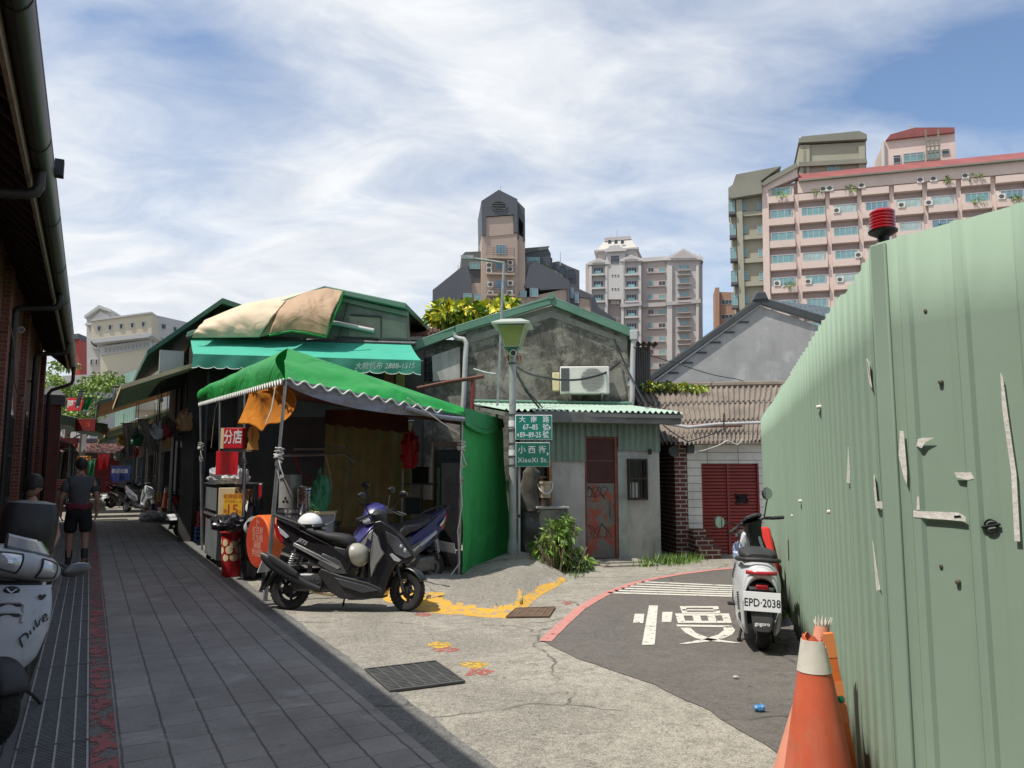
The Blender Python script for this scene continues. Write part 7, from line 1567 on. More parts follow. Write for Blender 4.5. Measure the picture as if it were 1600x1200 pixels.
def handlebar(t, x, z, half=.33, steer=0, sweep=.06, piv=None, mir=True, mirh=.22, cowl=True):
    Xs = Matrix.Translation((piv or x, 0, z - .1)) @ Matrix.Rotation(steer, 4, Vector((-.44, 0, .90))) @ Matrix.Translation((-(piv or x), 0, .1 - z))
    mb = MB(); mb.X = Xs; mb.tube([(x - sweep, -half, z + .0), (x - sweep * .3, -half * .5, z + .035), (x, -.06, z + .01), (x, .06, z + .01), (x - sweep * .3, half * .5, z + .035), (x - sweep, half, z + .0)], .012, 8); hb = mb.build('handlebar', m_black, t)
    for s_ in (-1, 1):
        mb = MB(); mb.X = Xs; mb.cyl((x - sweep * 1.05, s_ * (half + .015), z - .002), (x - sweep * .62, s_ * half * .66, z + .018), .018, n=12); mb.build('grip', m_seat, hb)
        mb = MB(); mb.X = Xs; mb.tube([(x + .02 - sweep * .4, s_ * half * .5, z + .02), (x + .04 - sweep * .7, s_ * half * .75, z - .0), (x + .025 - sweep, s_ * half * 1.0, z - .015)], .006, 6); mb.build('brake_lever', m_engine, hb)
        if mir: mirror(t, Xs @ Vector((x - .01, s_ * half * .55, z + .03)), Xs @ Vector((x - .03, s_ * (half * .9), z + mirh)), .06, .04, steer)
    if cowl:
        mb = MB(); mb.X = Xs; mb.zloft([(z - .10, x + .01, 0, .045, .06), (z - .03, x, 0, .07, .10), (z + .03, x - .005, 0, .065, .12), (z + .06, x - .01, 0, .04, .08)], 20); mb.build('handlebar_cowl', m_trim, hb)
    return Xs
def helmet(name, label, loc, mat, rz=0, r=.125, visor=True, tiltx=0, tilty=0):
    t = thing(name, label, 'helmet', loc, rz, rx=tiltx, ry=tilty); mb = MB(); n = 16
    mb.lathe([(r * math.cos(a * math.pi / 2 / 10), r * 1.02 * math.sin(a * math.pi / 2 / 10)) for a in range(10)] + [(.001, r * 1.02)], 28); mb.v = [Vector((p.x * 1.15, p.y * .98, p.z)) for p in mb.v]; mb.build('shell', mat, t)
    mb = MB(); mb.lathe([(r * 1.03, .012), (r * 1.03, -.03), (r * .93, -.055), (r * .9, -.02)], 28); mb.v = [Vector((p.x * 1.15, p.y * .98, p.z)) for p in mb.v]; mb.build('edge_band', m_black, t)
    if visor: mb = MB(); mb.grid(lambda u, v: ((r * 1.15 + .05 * v) * math.cos((u - .5) * 1.9), (r + .03 * v) * .98 * math.sin((u - .5) * 1.9), .012 - .03 * v), 14, 3); mb.build('peak', m_black, t, solid=.004)
    return t
def sport_scooter(name, label, loc, rz, body, accent, seatm=None, group=None, lean=0, steer=0, bar_light=False, plate='MJB-2519', mir=True, rim=None, fine=True):
    t = thing(name, label, 'scooter', loc, rz, group, rx=lean)
    wheel_parts(t, -.655, .222, .058, rim); fw = wheel_parts(t, .68, .222, .05, rim, steer)
    mb = MB(); mb.wprism([(-.86, 1.0, .045), (-.80, .985, .06), (-.52, .87, .125), (-.2, .72, .15), (.0, .60, .13), (.05, .44, .13), (-.06, .39, .15), (-.28, .47, .165), (-.55, .60, .135), (-.74, .71, .085), (-.82, .80, .06)]); mb.build('rear_body', body, t, bevel=.018, seg=3)
    mb = MB(); mb.wprism([(-.60, .735, .128), (-.30, .60, .163), (-.04, .47, .152), (-.07, .44, .158), (-.32, .56, .168), (-.61, .695, .128)]); mb.build('side_trim', accent, t, bevel=.006)
    mb = MB(); mb.wprism([(-.26, .62, .152), (-.06, .54, .142), (.03, .40, .142), (-.02, .395, .150), (-.16, .42, .168), (-.30, .50, .168)]); mb.build('side_panel', m_pgrey, t, bevel=.006)
    mb = MB(); mb.xloft([(-.60, .905, .05, .02), (-.56, .90, .10, .035), (-.45, .87, .13, .045), (-.30, .825, .145, .05), (-.22, .80, .15, .052), (-.12, .785, .15, .06), (-.02, .755, .14, .075), (.05, .715, .11, .075), (.085, .68, .06, .04)], 24, 3); mb.build('seat', seatm or m_seat, t)
    mb = MB(); mb.wprism([(-.14, .70, .13), (.04, .66, .12), (.075, .60, .11), (.05, .34, .12), (-.14, .34, .13)]); mb.build('seat_front', m_trim, t, bevel=.02)
    mb = MB(); mb.wprism([(-.26, .46, .165), (-.03, .38, .17), (.28, .31, .165), (.44, .24, .15), (.44, .14, .12), (-.02, .13, .15), (-.15, .20, .16), (-.30, .40, .15)]); fl = mb.build('floor', m_trim, t, bevel=.015)
    mb = MB(); mb.wprism([(-.10, .36, .1735), (.26, .275, .171), (.40, .225, .158), (.22, .20, .166), (-.02, .27, .172)]); mb.build('skirt_trim', m_pgrey, fl, bevel=.004)
    # front shield
    mb = MB(); mb.wprism([(.30, .97, .09), (.37, .985, .10), (.50, .90, .125), (.64, .775, .115), (.77, .58, .04), (.73, .53, .055), (.57, .50, .125), (.51, .37, .14), (.44, .16, .12), (.36, .16, .13), (.27, .34, .165), (.28, .60, .185), (.29, .80, .16)]); mb.build('front_shield', body, t, bevel=.016, seg=3)
    mb = MB(); mb.wprism([(.305, .86, .158), (.36, .80, .16), (.40, .68, .166), (.44, .62, .16), (.36, .50, .172), (.31, .36, .172), (.296, .50, .182), (.298, .66, .184)]); mb.build('shield_panel', accent, t, bevel=.006)
    mb = MB(); mb.wprism([(.44, .865, .128), (.58, .80, .130), (.74, .60, .060), (.67, .565, .085), (.56, .62, .135), (.47, .74, .140)]); mb.build('headlight' if not bar_light else 'front_panel', m_lensd if not bar_light else accent, t, bevel=.008)
    if not bar_light:
        mb = MB()
        for s_ in (-1, 1): mb.ball((.66, s_ * .088, .655), .02, .03, .028, 12)
        for s_ in (-1, 1): mb.ball((.62, s_ * .105, .70), .018, .028, .022, 12)
        mb.build('lamp_reflectors', m_lens, t)['kind'] = 'stuff'
    for s_ in (-1, 1):
        mb = MB(); mb.prism([(.50, s_ * .128, .61), (.53, s_ * .135, .625), (.63, s_ * .10, .55), (.60, s_ * .098, .53), (.55, s_ * .12, .545)], (0, s_ * .018, 0)); mb.build('turn_signal', m_lens, t, bevel=.004)
    Xs = handlebar(t, .33, 1.035, .33, steer, .07, .42, mir, .24)
    if bar_light:
        mb = MB(); mb.X = Xs; mb.xloft([(.30, 1.03, .09, .07), (.40, 1.03, .14, .10), (.50, .995, .13, .095), (.58, .94, .075, .055), (.60, .92, .03, .03)], 22, 2.6); mb.build('headlight_cowl', body, t)
        mb = MB(); mb.X = Xs; mb.xloft([(.46, .975, .118, .07), (.54, .945, .095, .065), (.595, .915, .055, .045), (.612, .905, .02, .02)], 22, 2.3); mb.build('headlight', m_lens, t)
    # fork and front fender
    Sx = Matrix.Translation((.68, 0, 0)) @ Matrix.Rotation(steer, 4, 'Z') @ Matrix.Translation((-.68, 0, 0))
    for s_ in (-1, 1): mb = MB(); mb.X = Sx; mb.cyl((.56, s_ * .075, .56), (.685, s_ * .075, .21), .021, n=12); mb.build('fork_leg', m_muf, t)
    mb = MB(); mb.X = Sx; arcguard(mb, .68, .222, .262, 25, 165, .075); mb.build('front_fender', body if fine else m_trim, t, solid=.006)
    mb = MB(); arcguard(mb, -.655, .222, .275, 60, 175, .085); mb.prism([(-.90, -.07, .40), (-.99, -.06, .20), (-.985, -.05, .20), (-.87, -.07, .42)], (0, .14, 0)); mb.build('rear_fender', m_trim, t, solid=.006)
    # engine, muffler, shocks
    mb = MB(); mb.box(-.60, -.14, -.10, .14, .20, .40); mb.build('engine', m_engine, t, bevel=.03)
    mb = MB(); mb.lathe([(0, -.175), (.05, -.175), (.085, -.165), (.095, -.14), (.095, -.10)], 28, 'y', (-.33, 0, .30)); fc = mb.build('fan_cover', m_trim, t)
    mb = MB()
    for k in range(8): a = k * math.pi / 4; mb.prism([(-.33 + .018 * math.cos(a), -.179, .30 + .018 * math.sin(a)), (-.33 + .06 * math.cos(a - .2), -.179, .30 + .06 * math.sin(a - .2)), (-.33 + .06 * math.cos(a + .2), -.179, .30 + .06 * math.sin(a + .2))], (0, .004, 0))
    mb.build('vents', m_engine, fc, angle=None)['kind'] = 'stuff'
    mb = MB(); mb.xloft([(-.24, .235, .030, .025), (-.40, .28, .040, .050), (-.52, .34, .050, .068), (-.72, .455, .055, .078), (-.86, .54, .052, .072), (-.93, .585, .035, .045), (-.94, .59, .02, .025)], 18, 2.6); mb.v = [Vector((p.x, p.y - .185, p.z)) for p in mb.v]; mf = mb.build('muffler', m_muf, t)
    mb = MB(); mb.xloft([(-.50, .375, .020, .035), (-.62, .44, .022, .052), (-.78, .535, .022, .05), (-.84, .57, .01, .03)], 14, 3); mb.v = [Vector((p.x, p.y - .228, p.z + .012)) for p in mb.v]; mb.build('heat_shield', m_trim, mf)
    mb = MB(); mb.tube([(-.05, -.08, .20), (-.12, -.15, .17), (-.30, -.185, .20), (-.42, -.185, .27)], .018, 8); mb.build('exhaust_pipe', m_brass, t)
    for s_ in (-1, 1): shock(t, (-.575, s_ * .125, .66), (-.67, s_ * .125, .36), .030)
    mb = MB(); mb.wprism([(-.865, .955, .052), (-.80, .90, .075), (-.73, .74, .088), (-.76, .72, .085), (-.83, .80, .065), (-.88, .93, .045)]); mb.build('tail_light', m_redl, t, bevel=.006)
    for s_ in (-1, 1): mb = MB(); mb.prism([(-.82, s_ * .066, .91), (-.74, s_ * .092, .86), (-.66, s_ * .108, .80), (-.70, s_ * .10, .775), (-.78, s_ * .080, .83)], (0, s_ * .008, 0)); mb.build('turn_signal', m_lens, t, bevel=.003)
    mb = MB(); mb.tube([(-.48, -.12, .90), (-.60, -.135, .955), (-.78, -.10, 1.01), (-.88, -.05, 1.04), (-.88, .05, 1.04), (-.78, .10, 1.01), (-.60, .135, .955), (-.48, .12, .90)], .016, 8); mb.build('grab_rail', m_trim, t)
    mb = MB(); mb.box(-.145, .145, -.004, .004, -.075, .075); pl = mb.build('number_plate', m_plate, t, loc=(-.965, 0, .47), rot=(R(-20), 0, R(-90)))
    if plate: mb = MB(); text_mb(mb, plate, .075, up_plane(0, -.0055, -.008)); mb.build('lettering', m_plttx, pl, angle=None)
    mb = MB(); mb.tube([(-.05, .10, .17), (-.09, .20, .09), (-.12, .27, .006)], .011, 7); mb.build('side_stand', m_black, t)
    mb = MB(); text_mb(mb, 'JETS', .06, up_plane(-.50, -.1375, .745) @ Matrix.Rotation(R(-26), 4, 'Z'), shear=.3, bold=.002); mb.build('decal', m_decal, t, angle=None)
    return t
rear = G(443, 954); frontp = G(637, 957); mid = (rear + frontp) / 2
bk = sport_scooter('motor_scooter', 'black sporty scooter parked side on in front of the green tent', (mid.x, mid.y + .05, .006), math.atan2(frontp.y - rear.y, frontp.x - rear.x), m_pblack, m_psilver, lean=R(-5), steer=R(-22), plate='896-KDP')
bl = sport_scooter('motor_scooter', 'blue and white scooter parked behind the black scooter under the tent', (-1.52, 10.15, .02), math.atan2(-.80, -.62), m_pblue, m_decal, lean=R(-4), steer=R(14), bar_light=True, plate='N9K-206')
tb = bk.matrix_basis
q = tb @ Vector((-.47, 0, .935)); helmet('helmet', 'white open face helmet sitting on the tail of the black scooter seat', q, m_helm, bk.rotation_euler.z + R(-15), .13)
q = tb @ Vector((.12, -.10, .60)); helmet('helmet', 'beige helmet hanging in front of the black scooter seat by its knees space', q, m_helmb, R(60), .135, False, R(75), R(20))
# ---- white electric scooter seen from behind
def round_scooter(name, label, loc, rz, body, full=True, group=None, steer=0, lean=0):
    t = thing(name, label, 'scooter', loc, rz, group, rx=lean)
    wheel_parts(t, -.62, .235, .056, m_rim, 0, 5, yoff=-.02); wheel_parts(t, .62, .235, .05, m_rim, steer)
    # rear cowl: an arch round the wheel, open below
    mb = MB(); NA, NXX = 40, 14
    def cw(u, v):   # u round the arch, v from the tail forward
        a = math.pi * (1.12 - 1.24 * u); x = -.80 + .85 * v; w0 = .205 * (1 - .35 * (1 - v) ** 3) * (1 - .25 * v ** 3); ca, sa = math.cos(a), math.sin(a)
        zt = .74 + .02 * math.sin(v * 3) - .03 * (1 - v) ** 2; hz = .30 * (1 - .10 * (1 - v))
        y = -math.copysign(abs(ca) ** .8, ca) * w0; z = zt - hz + math.copysign(abs(sa) ** .75, sa) * hz
        if u < .12 or u > .88: k_ = (.12 - min(u, 1 - u)) / .12; z = z - .16 * k_ ; y *= 1 - .10 * k_
        return (x, y, z)
    mb.grid(cw, NA, NXX); rc = mb.build('rear_cowl', body, t, angle=60, solid=.02, bevel=0)
    # tail face of the cowl
    mb = MB()
    def tf(u, v):
        o = cw(u, 0); a = math.pi * (1.12 - 1.24 * u); k_ = .76; i = (-.835, -math.cos(a) * .135 * 1.06, .42 + math.sin(a) * .205)
        if u < .12 or u > .88: kk = (.12 - min(u, 1 - u)) / .12; i = (i[0] + .03, i[1] * 1.15, i[2] - .14 * kk)
        q = Vector(o).lerp(Vector(i), v); q.x -= .035 * math.sin(math.pi * v) * (1 - abs(u - .5)); return q
    mb.grid(tf, NA, 6); mb.build('tail_panel', body, t, angle=60, solid=.008)
    mb = MB(); mb.box(-.80, -.3, -.125, .125, .38, .60); mb.build('inner_fender', m_black, t, bevel=.03)
    mb = MB(); mb.xloft([(-.62, .775, .10, .03), (-.56, .785, .15, .045), (-.40, .79, .165, .05), (-.2, .78, .155, .05), (-.02, .77, .13, .05), (.06, .76, .08, .03)], 24, 3); mb.build('seat', m_seat, t)
    mb = MB(); mb.tube([(-.40, -.175, .735), (-.62, -.165, .755), (-.735, -.115, .765), (-.76, 0, .77), (-.735, .115, .765), (-.62, .165, .755), (-.40, .175, .735)], .020, 10); mb.build('grab_rail', m_trim, t)
    mb = MB(); mb.wprism([(-.30, .50, .15), (.02, .62, .14), (.06, .32, .15), (.36, .26, .16), (.36, .16, .14), (-.25, .16, .14), (-.34, .34, .14)]); mb.build('floor', m_pgw, t, bevel=.02)
    mb = MB(); mb.wprism([(.33, .92, .08), (.42, .93, .08), (.60, .55, .12), (.55, .35, .12), (.42, .22, .14), (.33, .22, .17), (.34, .5, .20), (.33, .75, .15)]); mb.build('front_shield', body, t, bevel=.03, seg=3)
    mb = MB(); mb.box(.24, .335, -.10, .10, .40, .72); mb.build('glove_box', m_trim, t, bevel=.02)
    mb = MB(); arcguard(mb, .62, .235, .28, 20, 170, .08); mb.build('front_fender', body, t, solid=.006)
    for s_ in (-1, 1): mb = MB(); mb.cyl((.50, s_ * .08, .5), (.62, s_ * .08, .23), .02, n=10); mb.build('fork_leg', m_muf, t)
    if not full: return t
    zc = .742
    mb = MB(); mb.xloft([(-.845, .66, .095, .016), (-.80, .662, .125, .018)], 16, 4); mb.v = [Vector((p.x, p.y, p.z)) for p in mb.v]
    mb = MB(); mb.grid(lambda u, v: (-.872 + .05 * (2 * u - 1) ** 2, (u - .5) * .25, .655 + .032 * v), 16, 2); mb.build('tail_light', m_redg, t, solid=.012)
    mb = MB(); mb.box(-.885, -.85, -.05, .05, .535, .575); mb.build('brake_light', m_redl, t, bevel=.010)
    mb = MB(); mb.wprism([(-.87, .535, .10), (-.84, .56, .11), (-.80, .50, .10), (-.84, .46, .10)]); mb.build('plate_holder', m_trim, t, bevel=.01)
    mb = MB(); mb.box(-.150, .150, -.004, .004, -.080, .080); pl = mb.build('number_plate', m_plate, t, loc=(-.90, 0, .44), rot=(R(-12), 0, R(-90)), bevel=.002)
    mb = MB(); text_mb(mb, 'EPD·2038', .092, up_plane(0, -.006, -.012), narrow=.80, bold=.001); mb.build('lettering', m_plttx, pl, angle=None)
    mb = MB(); mb.zloft([(.20, -.92, 0, .006, .055), (.215, -.92, 0, .007, .072), (.30, -.905, 0, .007, .085), (.375, -.885, 0, .007, .085)], 20, 5); gd = mb.build('mudguard', m_pgrey, t)
    mb = MB(); text_mb(mb, 'gogoro', .042, Matrix.Translation((-.9215, 0, .262)) @ Matrix.Rotation(R(-90), 4, 'Z') @ Matrix(((1, 0, 0, 0), (0, 0, -1, 0), (0, 1, 0, 0), (0, 0, 0, 1))) @ Matrix.Rotation(R(-9), 4, 'X'), bold=.0012); mb.build('lettering', m_plate, gd, angle=None)
    mb = MB(); mb.xloft([(-.68, .24, .05, .06), (-.55, .25, .06, .08), (-.30, .27, .06, .07), (-.15, .29, .04, .05)], 16, 3); mb.v = [p + Vector((0, .115, .03)) for p in mb.v]; mb.build('swingarm', m_trim, t)
    for s_ in (-1, 1): shock(t, (-.60, s_ * .165, .50), (-.66, s_ * .15, .26), .026, m_engine)
    for s_ in (-1, 1): mb = MB(); mb.cyl((-.30, s_ * .15, .315), (-.33, s_ * .25, .32), .017, n=10); mb.build('foot_peg', m_trim, t)
    for s_ in (-1, 1): mb = MB(); mb.tube([(-.22, s_ * .10, .17), (-.30, s_ * .14, .06), (-.33, s_ * .15, .008)], .013, 7); mb.box(-.37, -.30, s_ * .15 - .02, s_ * .15 + .02, 0, .012); mb.build('centre_stand', m_black, t)
    # column, display, bars
    Xs = handlebar(t, .36, .995, .31, steer, .09, .42, False, .2, False)
    mb = MB(); mb.X = Xs; mb.zloft([(.72, .36, 0, .06, .09), (.85, .365, 0, .055, .075), (.95, .36, 0, .06, .085), (1.03, .33, 0, .07, .095)], 18, 3.5); mb.build('column_cover', m_black, t)
    mb = MB(); mb.X = Xs @ Matrix.Translation((.33, 0, 1.045)) @ Matrix.Rotation(R(28), 4, 'Y'); mb.zloft([(0, 0, 0, .075, .105), (.02, 0, 0, .08, .11), (.028, 0, 0, .07, .10)], 22, 3.2); mb.build('display', m_lensd, t)
    for s_, hd in ((1, (.30, .40, 1.10)), (-1, (.33, -.255, 1.235))): mirror(t, Xs @ Vector((.35, s_ * .16, 1.03)), Xs @ Vector(hd), .062, .062, steer + R(4), True, tilt=s_ * R(25))
    return t
gg = G(1187, 1017); GR = R(90 - 13)
gx = Vector((gg.x, gg.y, 0)) + Vector((math.cos(GR), math.sin(GR), 0)) * .66
gog = round_scooter('electric_scooter', 'white electric scooter seen from behind beside the green hoarding', (gx.x, gx.y, .012), GR, m_pwhite, steer=R(34), lean=R(2))
q = Vector((2.80, 8.9, .012)); round_scooter('electric_scooter', 'bright red scooter mostly hidden ahead of the white electric scooter', q, R(-90 - 10), m_pred, False)
t = thing('water_bottle', 'crumpled blue and white plastic bag in the front pocket of the white scooter', 'bag', gog.matrix_basis @ Vector((.22, .13, .66)), 0); mb = bagmesh(40, .05, .06, .09, 12); mb.build('film', M('pale_blue_film', (.40, .48, .66), .3, 0, .2, 9), t, angle=30)
t.name = 'plastic_bag'
# ---- old white scooter at the left edge, seen from the front
def front_scooter():
    fwd = Vector((.50, -.866, 0)); rz = math.atan2(fwd.y, fwd.x); base = Vector((-2.93, 4.55, 0)) - fwd * .58
    t = thing('motor_scooter', 'dusty white scooter parked facing the camera at the left edge of the alley', 'scooter', (base.x - .055, base.y, .012), rz, rx=R(-5)); steer = R(30)
    wheel_parts(t, -.62, .235, .06, m_rims); wheel_parts(t, .66, .225, .055, m_brass, steer)
    mb = MB()
    def shf(u, v):
        s_ = 2 * u - 1; z = .42 + .44 * v; hw = (.155 + .06 * math.sin(min(1, v * 1.05) * 2.4)) * (1 if v > .12 else .80 + 1.67 * v); y = s_ * hw
        x = .55 + .10 * math.sqrt(max(0, 1 - (s_ * .93) ** 2)) - .16 * v ** 1.6 + .02 * (1 - v)
        return (x, y, z - .05 * (1 - v) ** 4 * (1 - s_ * s_) )
    mb.grid(shf, 28, 22); sh = mb.build('front_shield', m_pwhite2, t, angle=60, solid=.02)
    def on(s_, v, d=.006): q = Vector(shf((s_ + 1) / 2, v)); return q + Vector((d, 0, .15 * d))
    for v0 in (.80, .68):
        mb = MB(); pts = [on(-.34, v0 - .035, .018), on(-.27, v0, .02), on(0, v0 + .006, .02), on(.27, v0, .02), on(.36, v0 - .035, .018), on(.36, v0 - .12, .014)]; mb.tube(pts, .010, 8); mb.build('vent_lip', m_pwhite2, sh)
        mb = MB(); mb.add([on(-.27, v0 - .012, .014), on(.27, v0 - .012, .014), on(.30, v0 - .055, .013), on(-.30, v0 - .055, .013)], [(0, 1, 2, 3)]); mb.build('vent_slot', m_black, sh)
    mb = MB(); c = on(0, .945, .016); mb.lathe([(0, .005), (.03, .004), (.040, 0)], 24, 'x', (0, 0, 0)); mb.v = [Vector((p.x, p.y * 1.05, p.z * .62)) + c for p in mb.v]; em = mb.build('emblem', m_trim, sh)
    mb = MB(); mb.tube([c + Vector((.007, -.026, .010)), c + Vector((.009, 0, -.012)), c + Vector((.007, .026, .010))], .005, 6); mb.build('emblem_mark', m_decal, em)
    mb = MB(); c = on(.78, .86, .016); pts = [(0, -.024), (.010, -.012), (.021, .004), (.018, .014), (.009, .016), (0, .008), (-.009, .016), (-.018, .014), (-.021, .004), (-.010, -.012)]
    mb.prism([(c.x + .002 + x * -.7, c.y + x, c.z + z) for x, z in pts], (.004, 0, 0)); mb.build('heart_sticker', m_trim, sh, angle=None)
    mb = MB(); a = on(.42, .30, .010); b_ = on(.86, .62, .010); ux = (b_ - a).normalized(); n_ = Vector((.8, .6, 0)); n_ = (n_ - ux * n_.dot(ux)).normalized(); uy = n_.cross(ux); Mx = Matrix((ux, uy, n_)).transposed().to_4x4(); Mx.translation = (a + b_) / 2 + n_ * .012; text_mb(mb, 'Duke', .10, Mx, shear=.35, bold=.001); mb.build('script_lettering', m_trim, sh, angle=None)
    mb = MB(); mb.wprism([(.50, .46, .13), (.66, .42, .10), (.69, .36, .05), (.60, .34, .10), (.48, .36, .14)]); mb.build('beak', M('dusty_grey_plastic', (.20, .20, .19), .6, 0, .2, 7), t, bevel=.015)
    mb = MB(); mb.wprism([(.28, .86, .14), (.40, .88, .15), (.54, .60, .17), (.55, .38, .14), (.40, .22, .15), (.30, .22, .17), (.30, .55, .20)]); mb.build('leg_shield', m_trim, t, bevel=.02)
    mb = MB(); mb.wprism([(-.30, .46, .16), (.0, .34, .17), (.34, .28, .17), (.34, .16, .14), (-.2, .16, .15), (-.32, .36, .15)]); mb.build('floor', m_trim, t, bevel=.015)
    mb = MB(); mb.wprism([(-.82, .86, .05), (-.5, .78, .14), (-.05, .68, .14), (.02, .40, .15), (-.28, .44, .17), (-.7, .62, .11)]); mb.build('rear_body', m_pwhite2, t, bevel=.03)
    mb = MB(); mb.xloft([(-.66, .86, .08, .03), (-.5, .84, .14, .05), (-.2, .80, .15, .055), (.02, .74, .11, .06), (.06, .70, .05, .03)], 22, 3); mb.build('seat', m_seat, t)
    mb = MB(); mb.X = Matrix.Translation((.66, 0, 0)) @ Matrix.Rotation(steer, 4, 'Z') @ Matrix.Translation((-.66, 0, 0)); arcguard(mb, .66, .225, .265, 25, 165, .085); mb.build('front_fender', m_trim, t, solid=.006)
    for s_ in (-1, 1): mb = MB(); mb.X = Matrix.Translation((.66, 0, 0)) @ Matrix.Rotation(steer, 4, 'Z') @ Matrix.Translation((-.66, 0, 0)); mb.cyl((.56, s_ * .085, .48), (.67, s_ * .085, .22), .02, n=10); mb.build('fork_leg', m_muf, t)
    # handlebar nacelle with twin headlights
    Xs = handlebar(t, .33, 1.00, .34, steer, .05, .36, False, .2, False)
    mb = MB(); mb.X = Xs
    def nac(u, v):
        s_ = 2 * u - 1; hw = .235; y = s_ * hw; a = v * math.pi; k_ = (1 - abs(s_) ** 3 * .45)
        return (.33 + .155 * math.sin(a) * k_ - .02 * s_ * s_, y, .965 - .085 * math.cos(a) * k_ + .045 * (1 - abs(s_)) * v)
    mb.grid(nac, 30, 18); nc = mb.build('headlight_nacelle', m_pwhite2, t, angle=60, solid=.01)
    for s_ in (-1, 1):
        mb = MB(); mb.X = Xs
        def hl(u, v, s_=s_): p_ = nac(.5 + s_ * (.13 + .25 * u), .30 + .40 * v + (.05 * u if True else 0)); return Vector(p_) + Vector((.016 + .016 * math.sin(math.pi * u) * math.sin(math.pi * v), 0, 0))
        mb.grid(hl, 12, 8); hd = mb.build('headlight', m_lens, t, angle=60)
        mb = MB(); mb.X = Xs; ptsr = [hl(i / 8, 0) for i in range(9)] + [hl(1, i / 8) for i in range(9)] + [hl(1 - i / 8, 1) for i in range(9)] + [hl(0, 1 - i / 8) for i in range(9)]; mb.tube(ptsr, .006, 6); mb.build('bezel', m_black, hd)
    mb = MB(); mb.X = Xs; mb.grid(lambda u, v: (.40 - .12 * v + .05 * (1 - (2 * u - 1) ** 2), (u - .5) * .30 * (1 - .25 * v), 1.055 + .075 * v), 16, 6); mb.build('flyscreen', m_lensd, t, solid=.005)
    # mirrors seen from their backs
    mb = MB(); mb.X = Xs; mb.tube([(.30, -.20, 1.03), (.27, -.26, 1.10), (.25, -.28, 1.20)], .008, 7); m1 = mb.build('mirror', m_black, t); mb = MB(); mb.X = Xs @ Matrix.Translation((.25, -.28, 1.27)) @ Matrix.Rotation(R(18), 4, 'X'); mb.ball((0, 0, 0), .03, .068, .125, 20); mb.build('housing', m_trim, m1)
    mb = MB(); mb.X = Xs; mb.tube([(.33, .22, 1.0), (.36, .27, .995), (.38, .30, 1.0)], .008, 7); m2 = mb.build('mirror', m_black, t); mb = MB(); mb.X = Xs @ Matrix.Translation((.38, .335, 1.01)) @ Matrix.Rotation(R(24), 4, 'X'); mb.ball((0, 0, 0), .035, .095, .045, 20); mb.build('housing', m_pgrey, m2)
    # tall black back box
    mb = MB(); mb.zloft([(.89, -.60, 0, .13, .15), (.92, -.60, 0, .16, .175), (1.10, -.60, 0, .17, .185), (1.25, -.59, 0, .16, .18), (1.31, -.58, 0, .12, .15), (1.325, -.58, 0, .06, .08)], 28, 4); mb.build('back_box', m_black, t)
    mb = MB(); mb.box(-.74, -.45, -.13, .13, .872, .888); mb.build('rear_rack', m_muf, t)
    mb = MB(); mb.tube([(-.05, .10, .17), (-.09, .20, .09), (-.12, .27, .006)], .011, 7); mb.build('side_stand', m_black, t)
    return t
front_scooter()
# ------------------------------------------------------------------ people
m_skin = M('skin', (.36, .20, .135), .6, 0, .06, 6)
m_hair = M('dark_hair', (.018, .015, .013), .6, 0, .3, 30, .4, 90)
m_shirt = M('charcoal_tee', (.085, .085, .09), .9, 0, .16, 6, .9, 7)
m_short = M('black_shorts', (.012, .012, .013), .85, 0, .2, 6, .8, 8)
m_waist = M('maroon_cloth', (.16, .025, .04), .85, 0, .3, 18)
m_shoe = M('dark_shoes', (.02, .02, .022), .6, 0, .2, 9)
def skinned(name, nodes, edges, mat, parent, root=0, sub=2):
    """nodes: (x, y, z, rx, ry); one continuous skin over a joint skeleton"""
    me = bpy.data.meshes.new(name); me.from_pydata([n[:3] for n in nodes], edges, []); me.materials.append(mat); o = bpy.data.objects.new(name, me); COL.objects.link(o); o.parent = parent
    sk = o.modifiers.new('skin', 'SKIN'); sk.use_smooth_shade = True
    for i, n in enumerate(nodes): me.skin_vertices[0].data[i].radius = (n[3], n[4] if len(n) > 4 else n[3]); me.skin_vertices[0].data[i].use_root = (i == root)
    sb = o.modifiers.new('sub', 'SUBSURF'); sb.levels = sub; sb.render_levels = sub; return o
def hand(nodes, edges, wrist_i, wrist, d, side, n_):
    """palm, four unequal fingers and a thumb; d = hand direction, side = towards the thumb, n_ = palm normal (curl direction)"""
    d = Vector(d).normalized(); side = Vector(side); side = (side - d * side.dot(d)).normalized(); n_ = Vector(n_); w0 = Vector(wrist)
    k0 = len(nodes); p = w0 + d * .05; nodes.append((*p, .030, .016)); edges.append((wrist_i, k0))
    for j, (s_, L) in enumerate(((.027, .075), (.009, .085), (-.009, .078), (-.026, .060))):
        a = w0 + d * .088 + side * s_; b_ = a + (d + n_ * .35).normalized() * L * .55; c = b_ + (d + n_ * 1.0).normalized() * L * .5; k = len(nodes)
        nodes.append((*a, .010)); nodes.append((*b_, .0085)); nodes.append((*c, .007)); edges += [(k0, k), (k, k + 1), (k + 1, k + 2)]
    a = w0 + d * .035 + side * .035; b_ = a + (d * .7 + side * .7 + n_ * .3).normalized() * .035; c = b_ + (d + n_ * .5).normalized() * .03; k = len(nodes)
    nodes.append((*a, .012)); nodes.append((*b_, .010)); nodes.append((*c, .008)); edges += [(k0, k), (k, k + 1), (k + 1, k + 2)]
